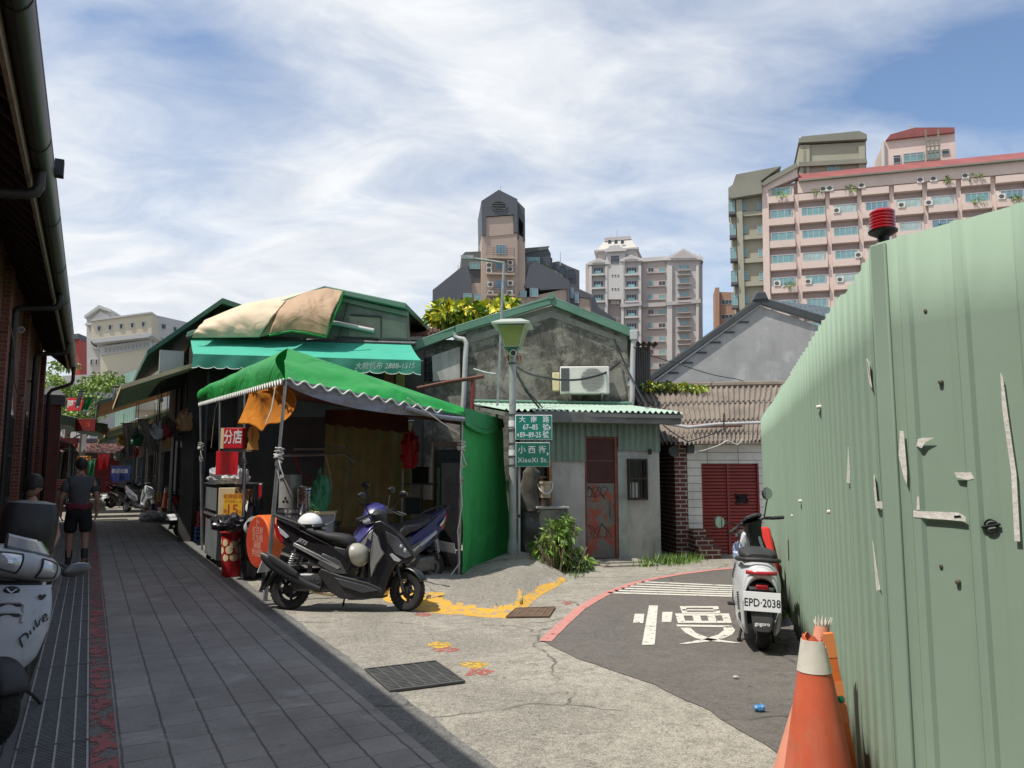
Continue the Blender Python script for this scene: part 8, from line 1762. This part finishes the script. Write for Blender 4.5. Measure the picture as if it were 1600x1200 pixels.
def head(t, c, r=.1, rz=0, tilt=0, hairlen=.0, body=None, ear=True):
    Mh = Matrix.Translation(Vector(c)) @ Matrix.Rotation(rz, 4, 'Z') @ Matrix.Rotation(tilt, 4, 'Y')
    mb = MB(); mb.X = Mh
    def f(u, v):     # face looks along +x
        a = 2 * math.pi * u; ph = math.pi * v; z = -math.cos(ph); s_ = math.sin(ph); x = math.cos(a) * s_; y = math.sin(a) * s_
        k = 1 - .20 * max(0, -z - .1) * (1 if x > -.2 else .6); nose = .16 * math.exp(-((y / .13) ** 2 + ((z + .12) / .16) ** 2)) * (x > 0); brow = .03 * math.exp(-((z - .12) / .08) ** 2) * (x > .3); eye = -.05 * (math.exp(-(((y - .33) / .14) ** 2 + ((z - .0) / .09) ** 2)) + math.exp(-(((y + .33) / .14) ** 2 + (z / .09) ** 2))) * (x > 0); mouth = .03 * math.exp(-((y / .22) ** 2 + ((z + .48) / .06) ** 2)) * (x > 0)
        return (x * r * .98 * k + r * (nose + brow + eye + mouth), y * r * .80 * k, z * r * 1.22)
    mb.grid(f, 32, 24); hd = mb.build('head', m_skin, t, angle=60)
    mb = MB(); mb.X = Mh
    for s_ in (-1, 1): mb.ball((.78 * r, s_ * .30 * r, .0), .10 * r, .12 * r, .07 * r, 10)
    mb.build('eyes', m_helm, hd)
    mb = MB(); mb.X = Mh
    for s_ in (-1, 1): mb.ball((-.02 * r, s_ * .80 * r, -.05 * r), .17 * r, .07 * r, .26 * r, 12)
    mb.build('ears', m_skin, hd)
    mb = MB(); mb.X = Mh
    def hf(u, v):
        a = 2 * math.pi * u; front_ = math.cos(a); lo = .40 + .19 * front_ - hairlen + .03 * math.sin(a * 9); ph = math.pi * (lo + (1 - lo) * v); p = f(u, lo + (1 - lo) * v); z = -math.cos(ph); g = 1.08 + .07 * fbm(math.cos(a) * 7, math.sin(a) * 7, z * 7); return (p[0] * g - .004, p[1] * g * 1.03, p[2] * 1.07)
    mb.grid(hf, 32, 16); mb.build('hair', m_hair, t, angle=60); return hd
def walker():
    p = G(118, 884); rz = TH + R(90) + R(2); t = thing('person', 'person in a charcoal tee and black shorts walking away down the alley', 'person', (p.x, p.y, .012), rz)
    # local x = walking direction, y = left
    nodes = [(0, 0, .86, .15, .12), (0.01, 0, 1.05, .145, .11), (.03, 0, 1.24, .165, .12), (.05, 0, 1.38, .13, .09), (.07, 0, 1.47, .055, .055), (.09, 0, 1.55, .05, .05)]; edges = [(0, 1), (1, 2), (2, 3), (3, 4), (4, 5)]
    def chain(start, pts):
        last = start
        for q in pts: nodes.append(q); edges.append((last, len(nodes) - 1)); last = len(nodes) - 1
        return last
    chain(0, [(.0, .10, .80, .10), (.05, .11, .47, .066), (.0, .11, .40, .062), (-.06, .11, .10, .040), (-.05, .11, .055, .042), (.08, .12, .035, .040)])
    chain(0, [(-.02, -.10, .80, .10), (-.04, -.11, .47, .066), (-.09, -.11, .40, .060), (-.24, -.11, .13, .040), (-.25, -.11, .10, .042), (-.17, -.11, .02, .038)])
    l = chain(3, [(.05, .18, 1.35, .05), (.02, .25, 1.10, .045), (.03, .27, 1.06, .042), (.10, .26, .86, .028)]); hand(nodes, edges, l, (.10, .26, .86), (.25, -.05, -1), (1, 0, 0), (0, -1, 0))
    l = chain(3, [(.05, -.18, 1.35, .05), (.0, -.25, 1.10, .045), (-.01, -.255, 1.06, .042), (.03, -.26, .85, .028)]); hand(nodes, edges, l, (.03, -.26, .85), (.15, .05, -1), (1, 0, 0), (0, 1, 0))
    skinned('body', nodes, edges, m_skin, t)
    sn = [(0, 0, .90, .165, .135), (.01, 0, 1.05, .162, .128), (.03, 0, 1.24, .182, .136), (.05, 0, 1.375, .145, .10), (.065, 0, 1.435, .075, .07), (.05, .165, 1.365, .092), (.03, .245, 1.17, .078), (.05, -.165, 1.365, .092), (.015, -.245, 1.17, .078)]; skinned('tee_shirt', sn, [(0, 1), (1, 2), (2, 3), (3, 4), (3, 5), (5, 6), (3, 7), (7, 8)], m_shirt, t)
    sn = [(0, 0, .97, .185, .15), (0, 0, .84, .19, .155), (.0, .10, .78, .118), (.05, .112, .50, .105), (-.02, -.10, .78, .118), (-.04, -.112, .50, .105)]; skinned('shorts', sn, [(0, 1), (1, 2), (2, 3), (1, 4), (4, 5)], m_short, t)
    mb = MB(); mb.loft([[(.145 * math.cos(a * .2618) * 1.0 + .0, .19 * math.sin(a * .2618), z + .012 * math.sin(a * 1.3)) for a in range(24)] for z in (.90, .93, .97, 1.0)], cap=False); mb.build('waist_cloth', m_waist, t, solid=.014)
    for s_, x, z, tl_ in ((1, -.02, .0, 0), (-1, -.215, .03, R(38))):
        mb = MB(); mb.X = Matrix.Translation((x, s_ * .115, z)) @ Matrix.Rotation(tl_, 4, 'Y'); mb.xloft([(-.085, .05, .03, .035), (-.06, .05, .042, .048), (.03, .045, .045, .042), (.12, .032, .045, .03), (.165, .025, .03, .02)], 18, 3); mb.build('shoe', m_shoe, t)
        mb = MB(); nn = (Vector((-.05, s_ * .11, .09)) if s_ > 0 else Vector((-.25, s_ * .11, .12))); kk = (Vector((-.02, s_ * .11, .24)) if s_ > 0 else Vector((-.175, s_ * .11, .26))); mb.cyl(nn, kk, .047, .056, 14); mb.build('sock', m_shoe, t)
    mb = MB(); mb.loft([[(.068 + r * math.cos(a * .2618), r * 1.05 * math.sin(a * .2618), z) for a in range(24)] for r, z in ((.078, 1.43), (.07, 1.455), (.064, 1.47))], cap=False); mb.build('collar', m_waist, t, solid=.008)
    head(t, (.105, 0, 1.635), .098, R(6), R(12)); return t
walker()
def sitter():
    p = W(46, 776, 8.2); b = -.75; t = thing('person', 'dark haired person in a floral blue and pink top sitting by the brick wall', 'person', (p.x, p.y, .11), TH - R(80))
    m_floral, nt, b_ = newmat('floral_print'); v = coords(nt); n1 = noise(nt, v, 16, 2, .5); n2 = noise(nt, v, 25, 2, .5)
    nt.links.new(mix(nt, ramp(nt, n2, .56, .60), mix(nt, ramp(nt, n1, .46, .54), (.38, .42, .62), (.13, .16, .36)), (.62, .28, .38)), b_.inputs['Base Color']); b_.inputs['Roughness'].default_value = .85
    nodes = [(0, 0, .50, .15, .13), (.04, 0, .72, .15, .12), (.09, 0, .92, .16, .12), (.13, 0, 1.04, .12, .09), (.17, 0, 1.12, .055, .055), (.2, 0, 1.18, .05, .05)]; edges = [(0, 1), (1, 2), (2, 3), (3, 4), (4, 5)]
    def chain(start, pts):
        last = start
        for q in pts: nodes.append(q); edges.append((last, len(nodes) - 1)); last = len(nodes) - 1
        return last
    for s_ in (-1, 1):
        chain(0, [(.08, s_ * .10, .48, .095), (.42, s_ * .12, .50, .068), (.46, s_ * .12, .44, .062), (.44, s_ * .12, .10, .04), (.45, s_ * .12, .05, .042), (.56, s_ * .13, .035, .036)])
        l = chain(3, [(.13, s_ * .18, 1.0, .058), (.18, s_ * .24, .78, .044), (.20, s_ * .24, .75, .042), (.40, s_ * .16, .62, .028)]); hand(nodes, edges, l, (.40, s_ * .16, .62), (1, -.2 * s_, -.25), (0, -s_, 0), (0, 0, -1))
    skinned('body', nodes, edges, m_skin, t)
    sn = [(0, 0, .50, .17, .15), (.04, 0, .72, .168, .135), (.09, 0, .92, .178, .135), (.13, 0, 1.035, .135, .10), (.16, 0, 1.09, .075, .07), (.13, .175, 1.0, .076), (.165, .225, .85, .068), (.13, -.175, 1.0, .076), (.165, -.225, .85, .068)]; skinned('floral_top', sn, [(0, 1), (1, 2), (2, 3), (3, 4), (3, 5), (5, 6), (3, 7), (7, 8)], m_floral, t)
    sn = [(0, 0, .52, .165, .15), (.08, .10, .49, .11), (.42, .12, .505, .082), (.46, .12, .40, .08), (.44, .12, .14, .06), (.08, -.10, .49, .11), (.42, -.12, .505, .082), (.46, -.12, .40, .08), (.44, -.12, .14, .06)]; skinned('trousers', sn, [(0, 1), (1, 2), (2, 3), (3, 4), (0, 5), (5, 6), (6, 7), (7, 8)], m_short, t)
    for s_ in (-1, 1): mb = MB(); mb.X = Matrix.Translation((.46, s_ * .125, 0)); mb.xloft([(-.07, .05, .03, .035), (-.04, .048, .042, .045), (.05, .04, .045, .038), (.13, .03, .045, .028), (.17, .022, .03, .018)], 18, 3); mb.build('shoe', m_shoe, t)
    head(t, (.215, 0, 1.285), .096, R(50), R(16), .08)
    q = t.matrix_basis @ Vector((0, 0, 0)); s = thing('stool', 'low dark stool carrying the seated person by the brick wall', 'stool', (q.x, q.y, .012), TH - R(80)); mb = MB(); mb.box(-.18, .18, -.18, .18, .425, .46); mb.build('seat', m_dkgrey, s, bevel=.01)
    for x in (-.15, .15):
        for y in (-.15, .15): mb = MB(); mb.box(x - .015, x + .015, y - .015, y + .015, 0, .424); mb.build('leg', m_dkgrey, s)
sitter()
# ------------------------------------------------------------------ the covered market row down the alley
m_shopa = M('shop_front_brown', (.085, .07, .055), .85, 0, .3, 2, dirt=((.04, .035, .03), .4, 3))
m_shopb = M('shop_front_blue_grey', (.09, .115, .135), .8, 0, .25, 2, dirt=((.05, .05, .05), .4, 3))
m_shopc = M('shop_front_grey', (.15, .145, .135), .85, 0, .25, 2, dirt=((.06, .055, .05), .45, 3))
m_rgreen = M('roof_dark_green', (.035, .115, .075), .6, 0, .2, 1.5, dirt=((.05, .07, .05), .3, 3))
m_rbrown = cloth('roof_orange_brown', (.22, .125, .06), .12, .8, .25)
m_rolive = cloth('roof_olive', (.085, .125, .075), .10, .8, .25)
m_bluet = cloth('blue_tarpaulin', (.03, .045, .22), .1, .5, .25)
m_gcl = cloth('green_hanging_cloth', (.03, .20, .10), .2, .8, .2)
m_gpale = cloth('grey_hanging_sheet', (.26, .26, .25), .15, .6, .2)
def arot(o, b, a, z=0, rz=0): o.location = A(b, a, z); o.rotation_euler = (0, 0, TH + rz); return o
def unit(label, a0, a1, wall, roof, b0, z0, b1, z1, open_w=.7, seed=0, grp='market shop units along the alley'):
    t = thing('shop_unit', label, 'shop', A(2.75, a0, 0), TH, grp); L = a1 - a0; rr = random.Random(seed)
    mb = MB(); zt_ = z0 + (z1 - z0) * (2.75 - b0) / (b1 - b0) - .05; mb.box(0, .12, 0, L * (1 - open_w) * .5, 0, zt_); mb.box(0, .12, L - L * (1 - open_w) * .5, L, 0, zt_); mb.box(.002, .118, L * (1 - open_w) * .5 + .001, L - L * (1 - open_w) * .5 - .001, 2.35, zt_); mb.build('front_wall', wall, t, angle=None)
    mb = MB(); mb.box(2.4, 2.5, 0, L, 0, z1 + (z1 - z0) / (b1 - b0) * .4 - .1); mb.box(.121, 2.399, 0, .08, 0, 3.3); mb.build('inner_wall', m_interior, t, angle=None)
    mb = MB(); p = [(b0 - 2.75, 0, z0), (b1 - 2.75, 0, z1), (b0 - 2.75, L, z0), (b1 - 2.75, L, z1)]
    corr_sheet(mb, p[0], p[2], p[1], p[3], L * 4, .02, 2); mb.build('canopy_roof', roof, t, angle=70)
    mb = MB(); mb.box(b0 - 2.79, b0 - 2.74, -.02, L + .02, z0 - .06, z0 + .03); mb.prism([(b0 - 2.74, -.03, z0 - .05), (b1 - 2.75, -.03, z1 - .05), (b1 - 2.75, -.03, z1 + .04), (b0 - 2.74, -.03, z0 + .04)], (0, .05, 0)); mb.build('roof_edge', m_cream if seed % 2 == 0 else m_gtrim, t)
    for k in range(2): y = .3 + (L - .6) * k; mb = MB(); mb.cyl((-.6, y, 0), (-.6, y, z0 + (z1 - z0) * (2.15 - b0) / (b1 - b0) - .04), .03, n=8); mb.build('post', m_dkgrey, t)
    mb = MB(); mb.box(.2, 1.6, L * .2, L * .8, 0, .85); mb.build('counter', m_shopa, t)
    mb = MB()
    for k in range(5): mb.box(-.03, -.001, L * (1 - open_w) * .5 + .1 + .6 * k, L * (1 - open_w) * .5 + .6 + .6 * k, 2.4 + .1 * rr.random(), 2.9)
    mb.build('name_board', [m_shopb, m_dkred, m_brown][seed % 3], t); return t
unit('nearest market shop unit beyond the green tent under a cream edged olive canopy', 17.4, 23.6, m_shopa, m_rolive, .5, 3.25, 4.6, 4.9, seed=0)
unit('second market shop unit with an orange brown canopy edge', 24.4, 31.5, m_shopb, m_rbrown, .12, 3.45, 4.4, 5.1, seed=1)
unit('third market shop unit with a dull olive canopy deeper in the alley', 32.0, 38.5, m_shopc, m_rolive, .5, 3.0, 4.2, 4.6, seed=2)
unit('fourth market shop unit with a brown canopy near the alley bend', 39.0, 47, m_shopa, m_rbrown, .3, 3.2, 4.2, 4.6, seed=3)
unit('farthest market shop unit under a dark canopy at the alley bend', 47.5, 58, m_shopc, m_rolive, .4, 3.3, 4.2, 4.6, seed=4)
# tall dark green roof over the second row
t = thing('green_roof_hall', 'steep dark green metal roof rising behind the alley canopies left of the tan tarpaulin', 'building', A(0, 19, 0), TH)
mb = MB(); P = [(1.0, 4.25), (2.55, 5.62), (4.6, 5.1), (4.6, 5.0), (2.55, 5.5), (1.0, 4.13)]; mb.prism([(b, 0, z) for b, z in P], (0, 9, 0)); mb.build('roof', m_rgreen, t, angle=None)
mb = MB(); mb.box(2.2, 4.5, 3.0, 8.8, 3.3, 4.9); mb.build('upper_wall', m_shopc, t); mb = MB(); mb.box(2.35, 2.55, -.03, 2.9, 4.2, 4.9)
mb = MB(); mb.box(1.25, 1.75, -.2, -.02, 3.75, 4.25); mb.build('exhaust_box', m_pvc, t)
# left row beyond the pier
def lunit(label, a0, a1, wall, roof, seed):
    t = thing('market_stall', label, 'market stall', A(-1.6, a0, 0), TH, 'stalls on the left of the alley'); L = a1 - a0
    mb = MB(); mb.box(-2.5, 0, 0, L, 0, 2.7); mb.build('body', wall, t, angle=None)
    mb = MB(); corr_sheet(mb, (1.0, -.2, 2.55), (1.0, L, 2.55), (-2.6, -.2, 3.6), (-2.6, L, 3.6), L * 3, .03, 2); mb.build('canopy', roof, t, angle=70)
    for k in range(2): mb = MB(); mb.cyl((.9, .2 + (L - .4) * k, 0), (.9, .2 + (L - .4) * k, 2.5), .03, n=8); mb.build('post', m_dkgrey, t)
    mb = MB(); mb.box(.1, .7, .3, L - .3, .0, .8); mb.build('counter', m_shopa, t)
lunit('first low stall past the gate pier under a rusty red canopy', 33.5, 39, m_shopa, m_rustroof, 1); lunit('second low stall on the left under an olive canopy', 40, 47, m_shopc, m_rolive, 2); lunit('last low stall on the left before the alley bend', 48, 56, m_shopb, m_rustroof, 3)
t = thing('end_building', 'dark shuttered building closing the far end of the alley', 'building', A(-5, 62, 0), TH); mb = MB(); mb.box(0, 14, 0, 5, 0, 3.8); mb.build('wall', m_shopc, t, angle=None)
for i in range(4): mb = MB(); mb.box(1 + i * 3.2, 3.6 + i * 3.2, -.06, -.001, 0, 2.4); mb.build('shutter', [m_shopa, m_dkred, m_shopb, m_dkgrey][i], t)
mb = MB(); mb.prism([(-.5, -2, 2.7), (-.5, 0, 3.4), (-.5, 0, 3.46), (-.5, -2, 2.76)], (15, 0, 0)); mb.build('canopy', m_rustroof, t)
# hanging things, signs
def hang_sign(name, label, cat, px, py, Y, w_, h_, mat, text=None, tm=None, size=.6, rz=R(-8), th=.06, parent=None, group=None):
    p = W(px, py, Y); t = thing(name, label, cat, p, rz, group); mb = MB(); mb.box(-w_ / 2, w_ / 2, -th / 2, th / 2, -h_ / 2, h_ / 2); mb.build('panel', mat, t, bevel=.006)
    if text: mb = MB(); text_mb(mb, text, h_ * size, up_plane(0, -th / 2 - .003, 0), bold=.004); mb.build('lettering', tm or m_white, t, angle=None)
    mb = MB()
    for s_ in (-1, 1): mb.cyl((s_ * w_ * .4, 0, h_ / 2), (s_ * w_ * .4, 0, h_ / 2 + .6), .01, n=6)
    mb.build('hangers', m_dkgrey, t)['kind'] = 'stuff'; return t
m_signred = M('hanging_sign_red', (.60, .02, .03), .4, 0, .06, 4)  # plain bright red for the hanging sign
hang_sign('hanging_sign', 'bright red sign with a white character at the left mouth of the alley', 'sign', 117.5, 632, 26, .56, .44, m_signred, '阿丁', m_white, .62)
hang_sign('hanging_sign', 'wide dark red sign with faded lettering hanging above the walking person', 'sign', 134, 664, 24, .70, .38, m_dkred, '麵線', m_redin, .5)
hang_sign('hanging_sign', 'small amber sign with dark lettering under the dark red sign', 'sign', 132, 716, 30, .60, .17, m_ygourd, '活力海鮮', m_dkred, .7)
hang_sign('hanging_sign', 'dull maroon sign board at the left edge of the alley stalls', 'sign', 108, 692, 33, .8, .42, m_dkred, '小吃', m_brown, .5)
def hang_cloth(name, label, cat, px0, py0, px1, py1, Y, mat, wav=.05, fringe=False, tilt=0, text=None):
    a = W((px0 + px1) / 2, py0, Y); w_ = S(px1 - px0, Y); h_ = S(py1 - py0, Y); t = thing(name, label, cat, a, R(-10)); mb = MB()
    mb.grid(lambda u, v: ((u - .5) * w_ + tilt * v, wav * math.sin(u * 11) * v, -v * h_ * (1 + .08 * math.sin(u * 7))), 24, 8); mb.build('cloth', mat, t, angle=70)
    mb = MB(); mb.cyl((-w_ / 2 - .05, 0, .01), (w_ / 2 + .05, 0, .01), .015, n=6); mb.build('rod', m_dkgrey, t)
    if fringe: mb = MB(); mb.tube([((k / 24 - .5) * w_ + tilt, -.01 + wav * math.sin(k / 24 * 11), -h_ * (1 + .08 * math.sin(k / 24 * 7)) - (.05 if k % 2 else 0)) for k in range(25)], .012, 4); mb.build('fringe', m_wtrim, t)
    if text: mb = MB(); text_mb(mb, text, h_ * .3, up_plane(0, -.05, -h_ * .35)); mb.build('lettering', m_decal, t, angle=None)
    return t
hang_cloth('hanging_cloth', 'small bright green cloth with a white fringe hanging from the alley canopy', 'cloth', 133, 622, 147, 641, 23, m_tarp, fringe=True, tilt=-.15)
hang_cloth('hanging_cloth', 'grey rag hanging beside the bright red sign', 'cloth', 122, 612, 132, 636, 23.5, m_gpale, tilt=-.1)
hang_cloth('hanging_cloth', 'pale grey green pennant hanging from the orange brown canopy', 'cloth', 176, 604, 184, 624, 20, m_gpale)
hang_cloth('hanging_cloth', 'red cloth bundle hanging in the middle of the alley', 'cloth', 152, 709, 173, 734, 30, m_bred, .12)
hang_cloth('hanging_cloth', 'dark green cloth hanging left of the red cloth bundle', 'cloth', 137, 718, 150, 746, 31, m_gcl, .12)
hang_cloth('hanging_cloth', 'dark blue tarpaulin with faint lettering behind the parked alley scooters', 'tarpaulin', 172, 728, 206, 752, 29, m_bluet, .08, text='歡迎光臨')
hang_cloth('hanging_cloth', 'long grey plastic sheet hanging from the canopy right of the alley', 'plastic sheet', 190, 662, 208, 716, 24, m_gpale, .1, tilt=.2)
hang_cloth('hanging_cloth', 'second grey plastic sheet slanting down beside the first', 'plastic sheet', 214, 656, 232, 708, 22.5, m_gpale, .1, tilt=.45)
hang_cloth('hanging_cloth', 'white strip light cover hanging upright over the alley', 'strip', 128, 678, 136, 704, 28, m_pvc, .0)
for i, (px, py, Y, s_) in enumerate(((262, 676, 19, .16), (274, 683, 19.2, .18), (285, 690, 19.3, .2), (252, 680, 20, .12))):
    bag(['leftmost but one small white bag hanging in the dark shop front', 'middle white bag hanging in the dark shop front', 'largest white bag hanging at the right of the dark shop front', 'smallest white bag hanging at the left of the dark shop front'][i], px, py, Y, s_, s_ * .7, s_ * 1.1, m_gpale, 60 + i, 'bag', 'hanging_bag', 'bags hanging in the dark shop front')
p = W(252, 622, 17.6); t = thing('light_bulb', 'unlit clear light bulb hanging under the nearest alley canopy', 'light bulb', p); mb = MB(); mb.lathe([(.0, -.10), (.035, -.09), (.048, -.06), (.045, -.03), (.022, .01), (.018, .03), (0, .03)], 18); mb.build('glass', m_bagw, t); mb = MB(); mb.cyl((0, 0, .03), (0, 0, .08), .018, n=10); mb.cyl((0, 0, .08), (0, 0, .7), .006, n=6); mb.build('socket', m_black, t)
p = G(278, 818); t = thing('shop_door', 'blue grey metal door standing in the dark shop front left of the tent', 'door', A(2.55, 20.2, 0), TH - R(60)); mb = MB(); mb.box(-.45, .45, 0, .05, 0, 2.0); mb.build('leaf', M('blue_grey_door', (.13, .20, .26), .6, 0, .15, 3), t); mb = MB(); mb.box(-.5, -.451, -.02, .06, 0, 2.05); mb.box(.451, .5, -.02, .06, 0, 2.05); mb.build('frame', m_engine, t)
# parked scooters down the alley
GA = 'scooters parked down the alley'
q = G(216, 801); aw = sport_scooter('motor_scooter', 'silver white scooter parked across the sunlit patch down the alley', (q.x, q.y, .012), R(-28), m_pwhite, m_psilver, group=GA, lean=R(-4), steer=R(-20), rim=m_rims, mir=True)
q = G(196, 793); d1 = dup(bk); d1.location = (q.x, q.y, .012); d1.rotation_euler = (R(-4), 0, R(62)); tag(d1, 'dark scooter with a white plate parked left of the silver white one', 'scooter', GA)
q = G(150, 776); d2 = dup(bk); d2.location = (q.x, q.y, .012); d2.rotation_euler = (0, 0, R(110)); tag(d2, 'dark scooter seen from behind far down the alley beside the walking person', 'scooter', GA)
q = G(176, 786); d3 = dup(bk); d3.location = (q.x + .5, q.y + 2.0, .012); d3.rotation_euler = (R(-3), 0, R(50)); tag(d3, 'farther dark scooter below the blue tarpaulin in the alley', 'scooter', GA)
q = G(296, 838); d4 = dup(bk); d4.location = (q.x, q.y + .4, .012); d4.rotation_euler = (R(-4), 0, R(80)); tag(d4, 'dark scooter with a pale plate in the shade just left of the tent poles', 'scooter', GA)
q = G(257, 806); cone('narrow orange cone with a white collar in the shaded alley near the plastic bags', (q.x, q.y, .012), 0, False, .95, .15, .035, 'traffic cones')
bag('clear crumpled plastic sheeting on the ground by the alley cone', 247, 809, 23.8, .55, .35, .16, m_bagw, 71, 'plastic sheeting', 'plastic_sheet', z=.012); bag('smaller white plastic bag on the ground left of the plastic sheeting', 231, 812, 23.4, .22, .2, .12, m_bagw, 75, 'bag', z=.012)
# litter on the road
o = bagmesh(90, .035, .022, .022, 10).build('litter', M('blue_wrapper', (.10, .30, .60), .4, 0, .6, 30), loc=tuple(G(1187, 1111, .013)), angle=25); tag(o, 'small blue and white crumpled wrapper on the grey road', 'litter')
o = bagmesh(92, .02, .015, .012, 8).build('litter', m_bagw, loc=tuple(G(1150, 1060, .013)), angle=25); tag(o, 'tiny white paper scrap on the road near the painted lettering', 'litter')

# goods heaped in front of the dark shop fronts
def crate(t, w_, d_, h_, mat):
    mb = MB(); mb.box(-w_ / 2, w_ / 2, -d_ / 2, d_ / 2, 0, .015)
    for k in range(4): z = .02 + (h_ - .05) * k / 3; mb.box(-w_ / 2, w_ / 2, -d_ / 2, -d_ / 2 + .015, z, z + .035); mb.box(-w_ / 2, w_ / 2, d_ / 2 - .015, d_ / 2, z, z + .035); mb.box(-w_ / 2, -w_ / 2 + .015, -d_ / 2 + .016, d_ / 2 - .016, z, z + .035); mb.box(w_ / 2 - .015, w_ / 2, -d_ / 2 + .016, d_ / 2 - .016, z, z + .035)
    for x in (-w_ / 2 + .01, w_ / 2 - .01):
        for y in (-d_ / 2 + .01, d_ / 2 - .01): mb.box(x - .018, x + .018, y - .018, y + .018, 0, h_)
    return mb.build('slatted_body', mat, t)
m_cblue = M('crate_blue', (.04, .10, .30), .5); m_cred = M('crate_red', (.36, .03, .03), .5); m_cyel = M('crate_yellow', (.55, .36, .06), .5); m_cgrn = M('crate_green', (.04, .20, .09), .5); m_foam = M('foam_white', (.58, .58, .56), .8, 0, .06, 20)
GOODS = [(2.30, 18.4, 0, 'crate', m_cblue, 'blue slatted crate on the ground at the mouth of the first shop unit'), (2.30, 18.4, .33, 'crate', m_cred, 'red slatted crate stacked on the blue crate of the first shop unit'), (2.42, 19.2, 0, 'box', m_foam, 'white foam box on the ground right of the blue crate'), (2.42, 19.2, .36, 'box', m_foam, 'white foam box stacked on another foam box beside the crates'), (2.40, 22.2, 0, 'box', m_brown, 'brown carton on the ground at the far end of the first shop unit'), (2.36, 22.2, .36, 'box', m_brown, 'brown carton stacked on the lower brown carton of the first shop unit'), (2.40, 22.2, .72, 'crate', m_cyel, 'yellow slatted crate topping the two brown cartons'), (2.35, 25.4, 0, 'crate', m_cgrn, 'green slatted crate in front of the second shop unit'), (2.35, 25.4, .33, 'box', m_foam, 'white foam box on top of the green crate'), (2.3, 27.6, 0, 'box', m_brown, 'brown carton in the sun behind the parked alley scooters'), (2.3, 29.5, 0, 'crate', m_cblue, 'blue slatted crate behind the silver white scooter'), (2.2, 33.0, 0, 'crate', m_cred, 'red slatted crate in front of the third shop unit'), (2.2, 33.0, .33, 'crate', m_cyel, 'yellow slatted crate on the red crate of the third shop unit'), (2.25, 35.5, 0, 'box', m_foam, 'white foam box in front of the third shop unit'), (2.2, 41, 0, 'box', m_brown, 'brown carton in front of the fourth shop unit'), (-1.0, 34.5, .82, 'crate', m_cred, 'red slatted crate on the counter of the first left stall'), (-1.1, 36.5, .82, 'box', m_foam, 'white foam box on the counter of the first left stall'), (-1.1, 42.0, .82, 'crate', m_cyel, 'yellow slatted crate on the counter of the second left stall')]
for i, (b_, a_, z_, kd, mt, lb_) in enumerate(GOODS):
    t = thing('slatted_crate' if kd == 'crate' else ('foam_box' if mt is m_foam else 'carton'), lb_, 'crate' if kd == 'crate' else 'box', A(b_, a_, .012 + z_), TH + R(8 * math.sin(i * 2.3)), 'goods in front of the alley shops')
    if kd == 'crate': crate(t, .46, .62, .32, mt)
    else:
        mb = MB(); mb.box(-.24, .24, -.30, .30, 0, .28); mb.build('body', mt, t, bevel=.012); mb = MB(); mb.box(-.25, .25, -.31, .31, .281, .345); mb.build('lid', mt, t, bevel=.012)
HANG = [(1.2, 17.9, 2.75, .10, m_gpale, 'grey'), (1.75, 18.1, 2.95, .13, m_brown, 'brown'), (1.5, 19.4, 2.85, .09, m_cred, 'red'), (2.0, 20.3, 3.0, .14, m_gpale, 'pale'), (1.0, 21.4, 2.7, .10, m_cgrn, 'green'), (1.6, 22.6, 2.9, .12, m_shopb, 'blue grey'), (1.1, 24.9, 2.95, .12, m_gpale, 'dusty white'), (1.7, 26.5, 3.1, .14, m_brown, 'tan'), (.9, 28.5, 2.9, .11, m_cyel, 'yellow'), (1.5, 33.5, 2.6, .12, m_cred, 'crimson'), (1.0, 35.5, 2.5, .12, m_gpale, 'cloudy white'), (1.4, 40.5, 2.7, .14, m_shopa, 'dark brown')]
PLC = ['at the very mouth of the first canopy', 'close behind the grey one', 'in the middle of the first canopy', 'deep under the first canopy', 'low near the first canopy edge', 'at the far end of the first canopy', 'at the front of the second canopy', 'in the middle of the second canopy', 'near the edge of the second canopy', 'at the front of the third canopy', 'in the middle of the third canopy', 'under the fourth canopy']
for i, (b_, a_, z_, r_, mt, cn) in enumerate(HANG):
    t = thing('hanging_goods', cn + ' bundle of goods hanging ' + PLC[i], 'hanging goods', A(b_, a_, z_ - .55), TH, 'bundles hanging under the alley canopies')
    bagmesh(200 + i * 3, r_ * 1.3, r_, r_ * 1.7, 12, .55, 4).build('bundle', mt, t, angle=24); mb = MB(); mb.cyl((0, 0, r_ * 2.2), (0, 0, 1.1), .008, n=5); mb.build('cord', m_dkgrey, t)

for b0, b1, a0, a1, z0, z1, mt, lb_ in ((-1.7, .45, 28.6, 30.4, 3.05, 3.5, m_rolive, 'dark olive awning bridging the alley just past the gate pier'), (-1.7, .55, 31.6, 34.2, 3.1, 3.6, m_rbrown, 'brown awning bridging the alley behind the olive one'), (-1.7, .6, 37.5, 42, 3.2, 3.7, m_rolive, 'farthest olive awning bridging the alley near its bend')):
    t = thing('alley_awning', lb_, 'awning', A(0, 0, 0), TH, 'awnings bridging the alley'); L = a1 - a0
    mb = MB(); corr_sheet(mb, (b1, a0, z0), (b1, a1, z0), (b0, a0, z1), (b0, a1, z1), L * 4, .02, 2); mb.build('canopy', mt, t, angle=70)
    mb = MB(); mb.grid(lambda u, v: (b1 - (b1 - b0) * u, a0 - .01, z0 + (z1 - z0) * u - .28 * v - .04 * abs(math.sin(u * 18)) * (v > .9)), 40, 4); mb.build('valance', mt, t, angle=70)
    for y in (a0 + .1, a1 - .1): mb = MB(); mb.cyl((b0 + .08, y, 0), (b0 + .08, y, z1 - .05), .03, n=8); mb.build('post', m_dkgrey, t)
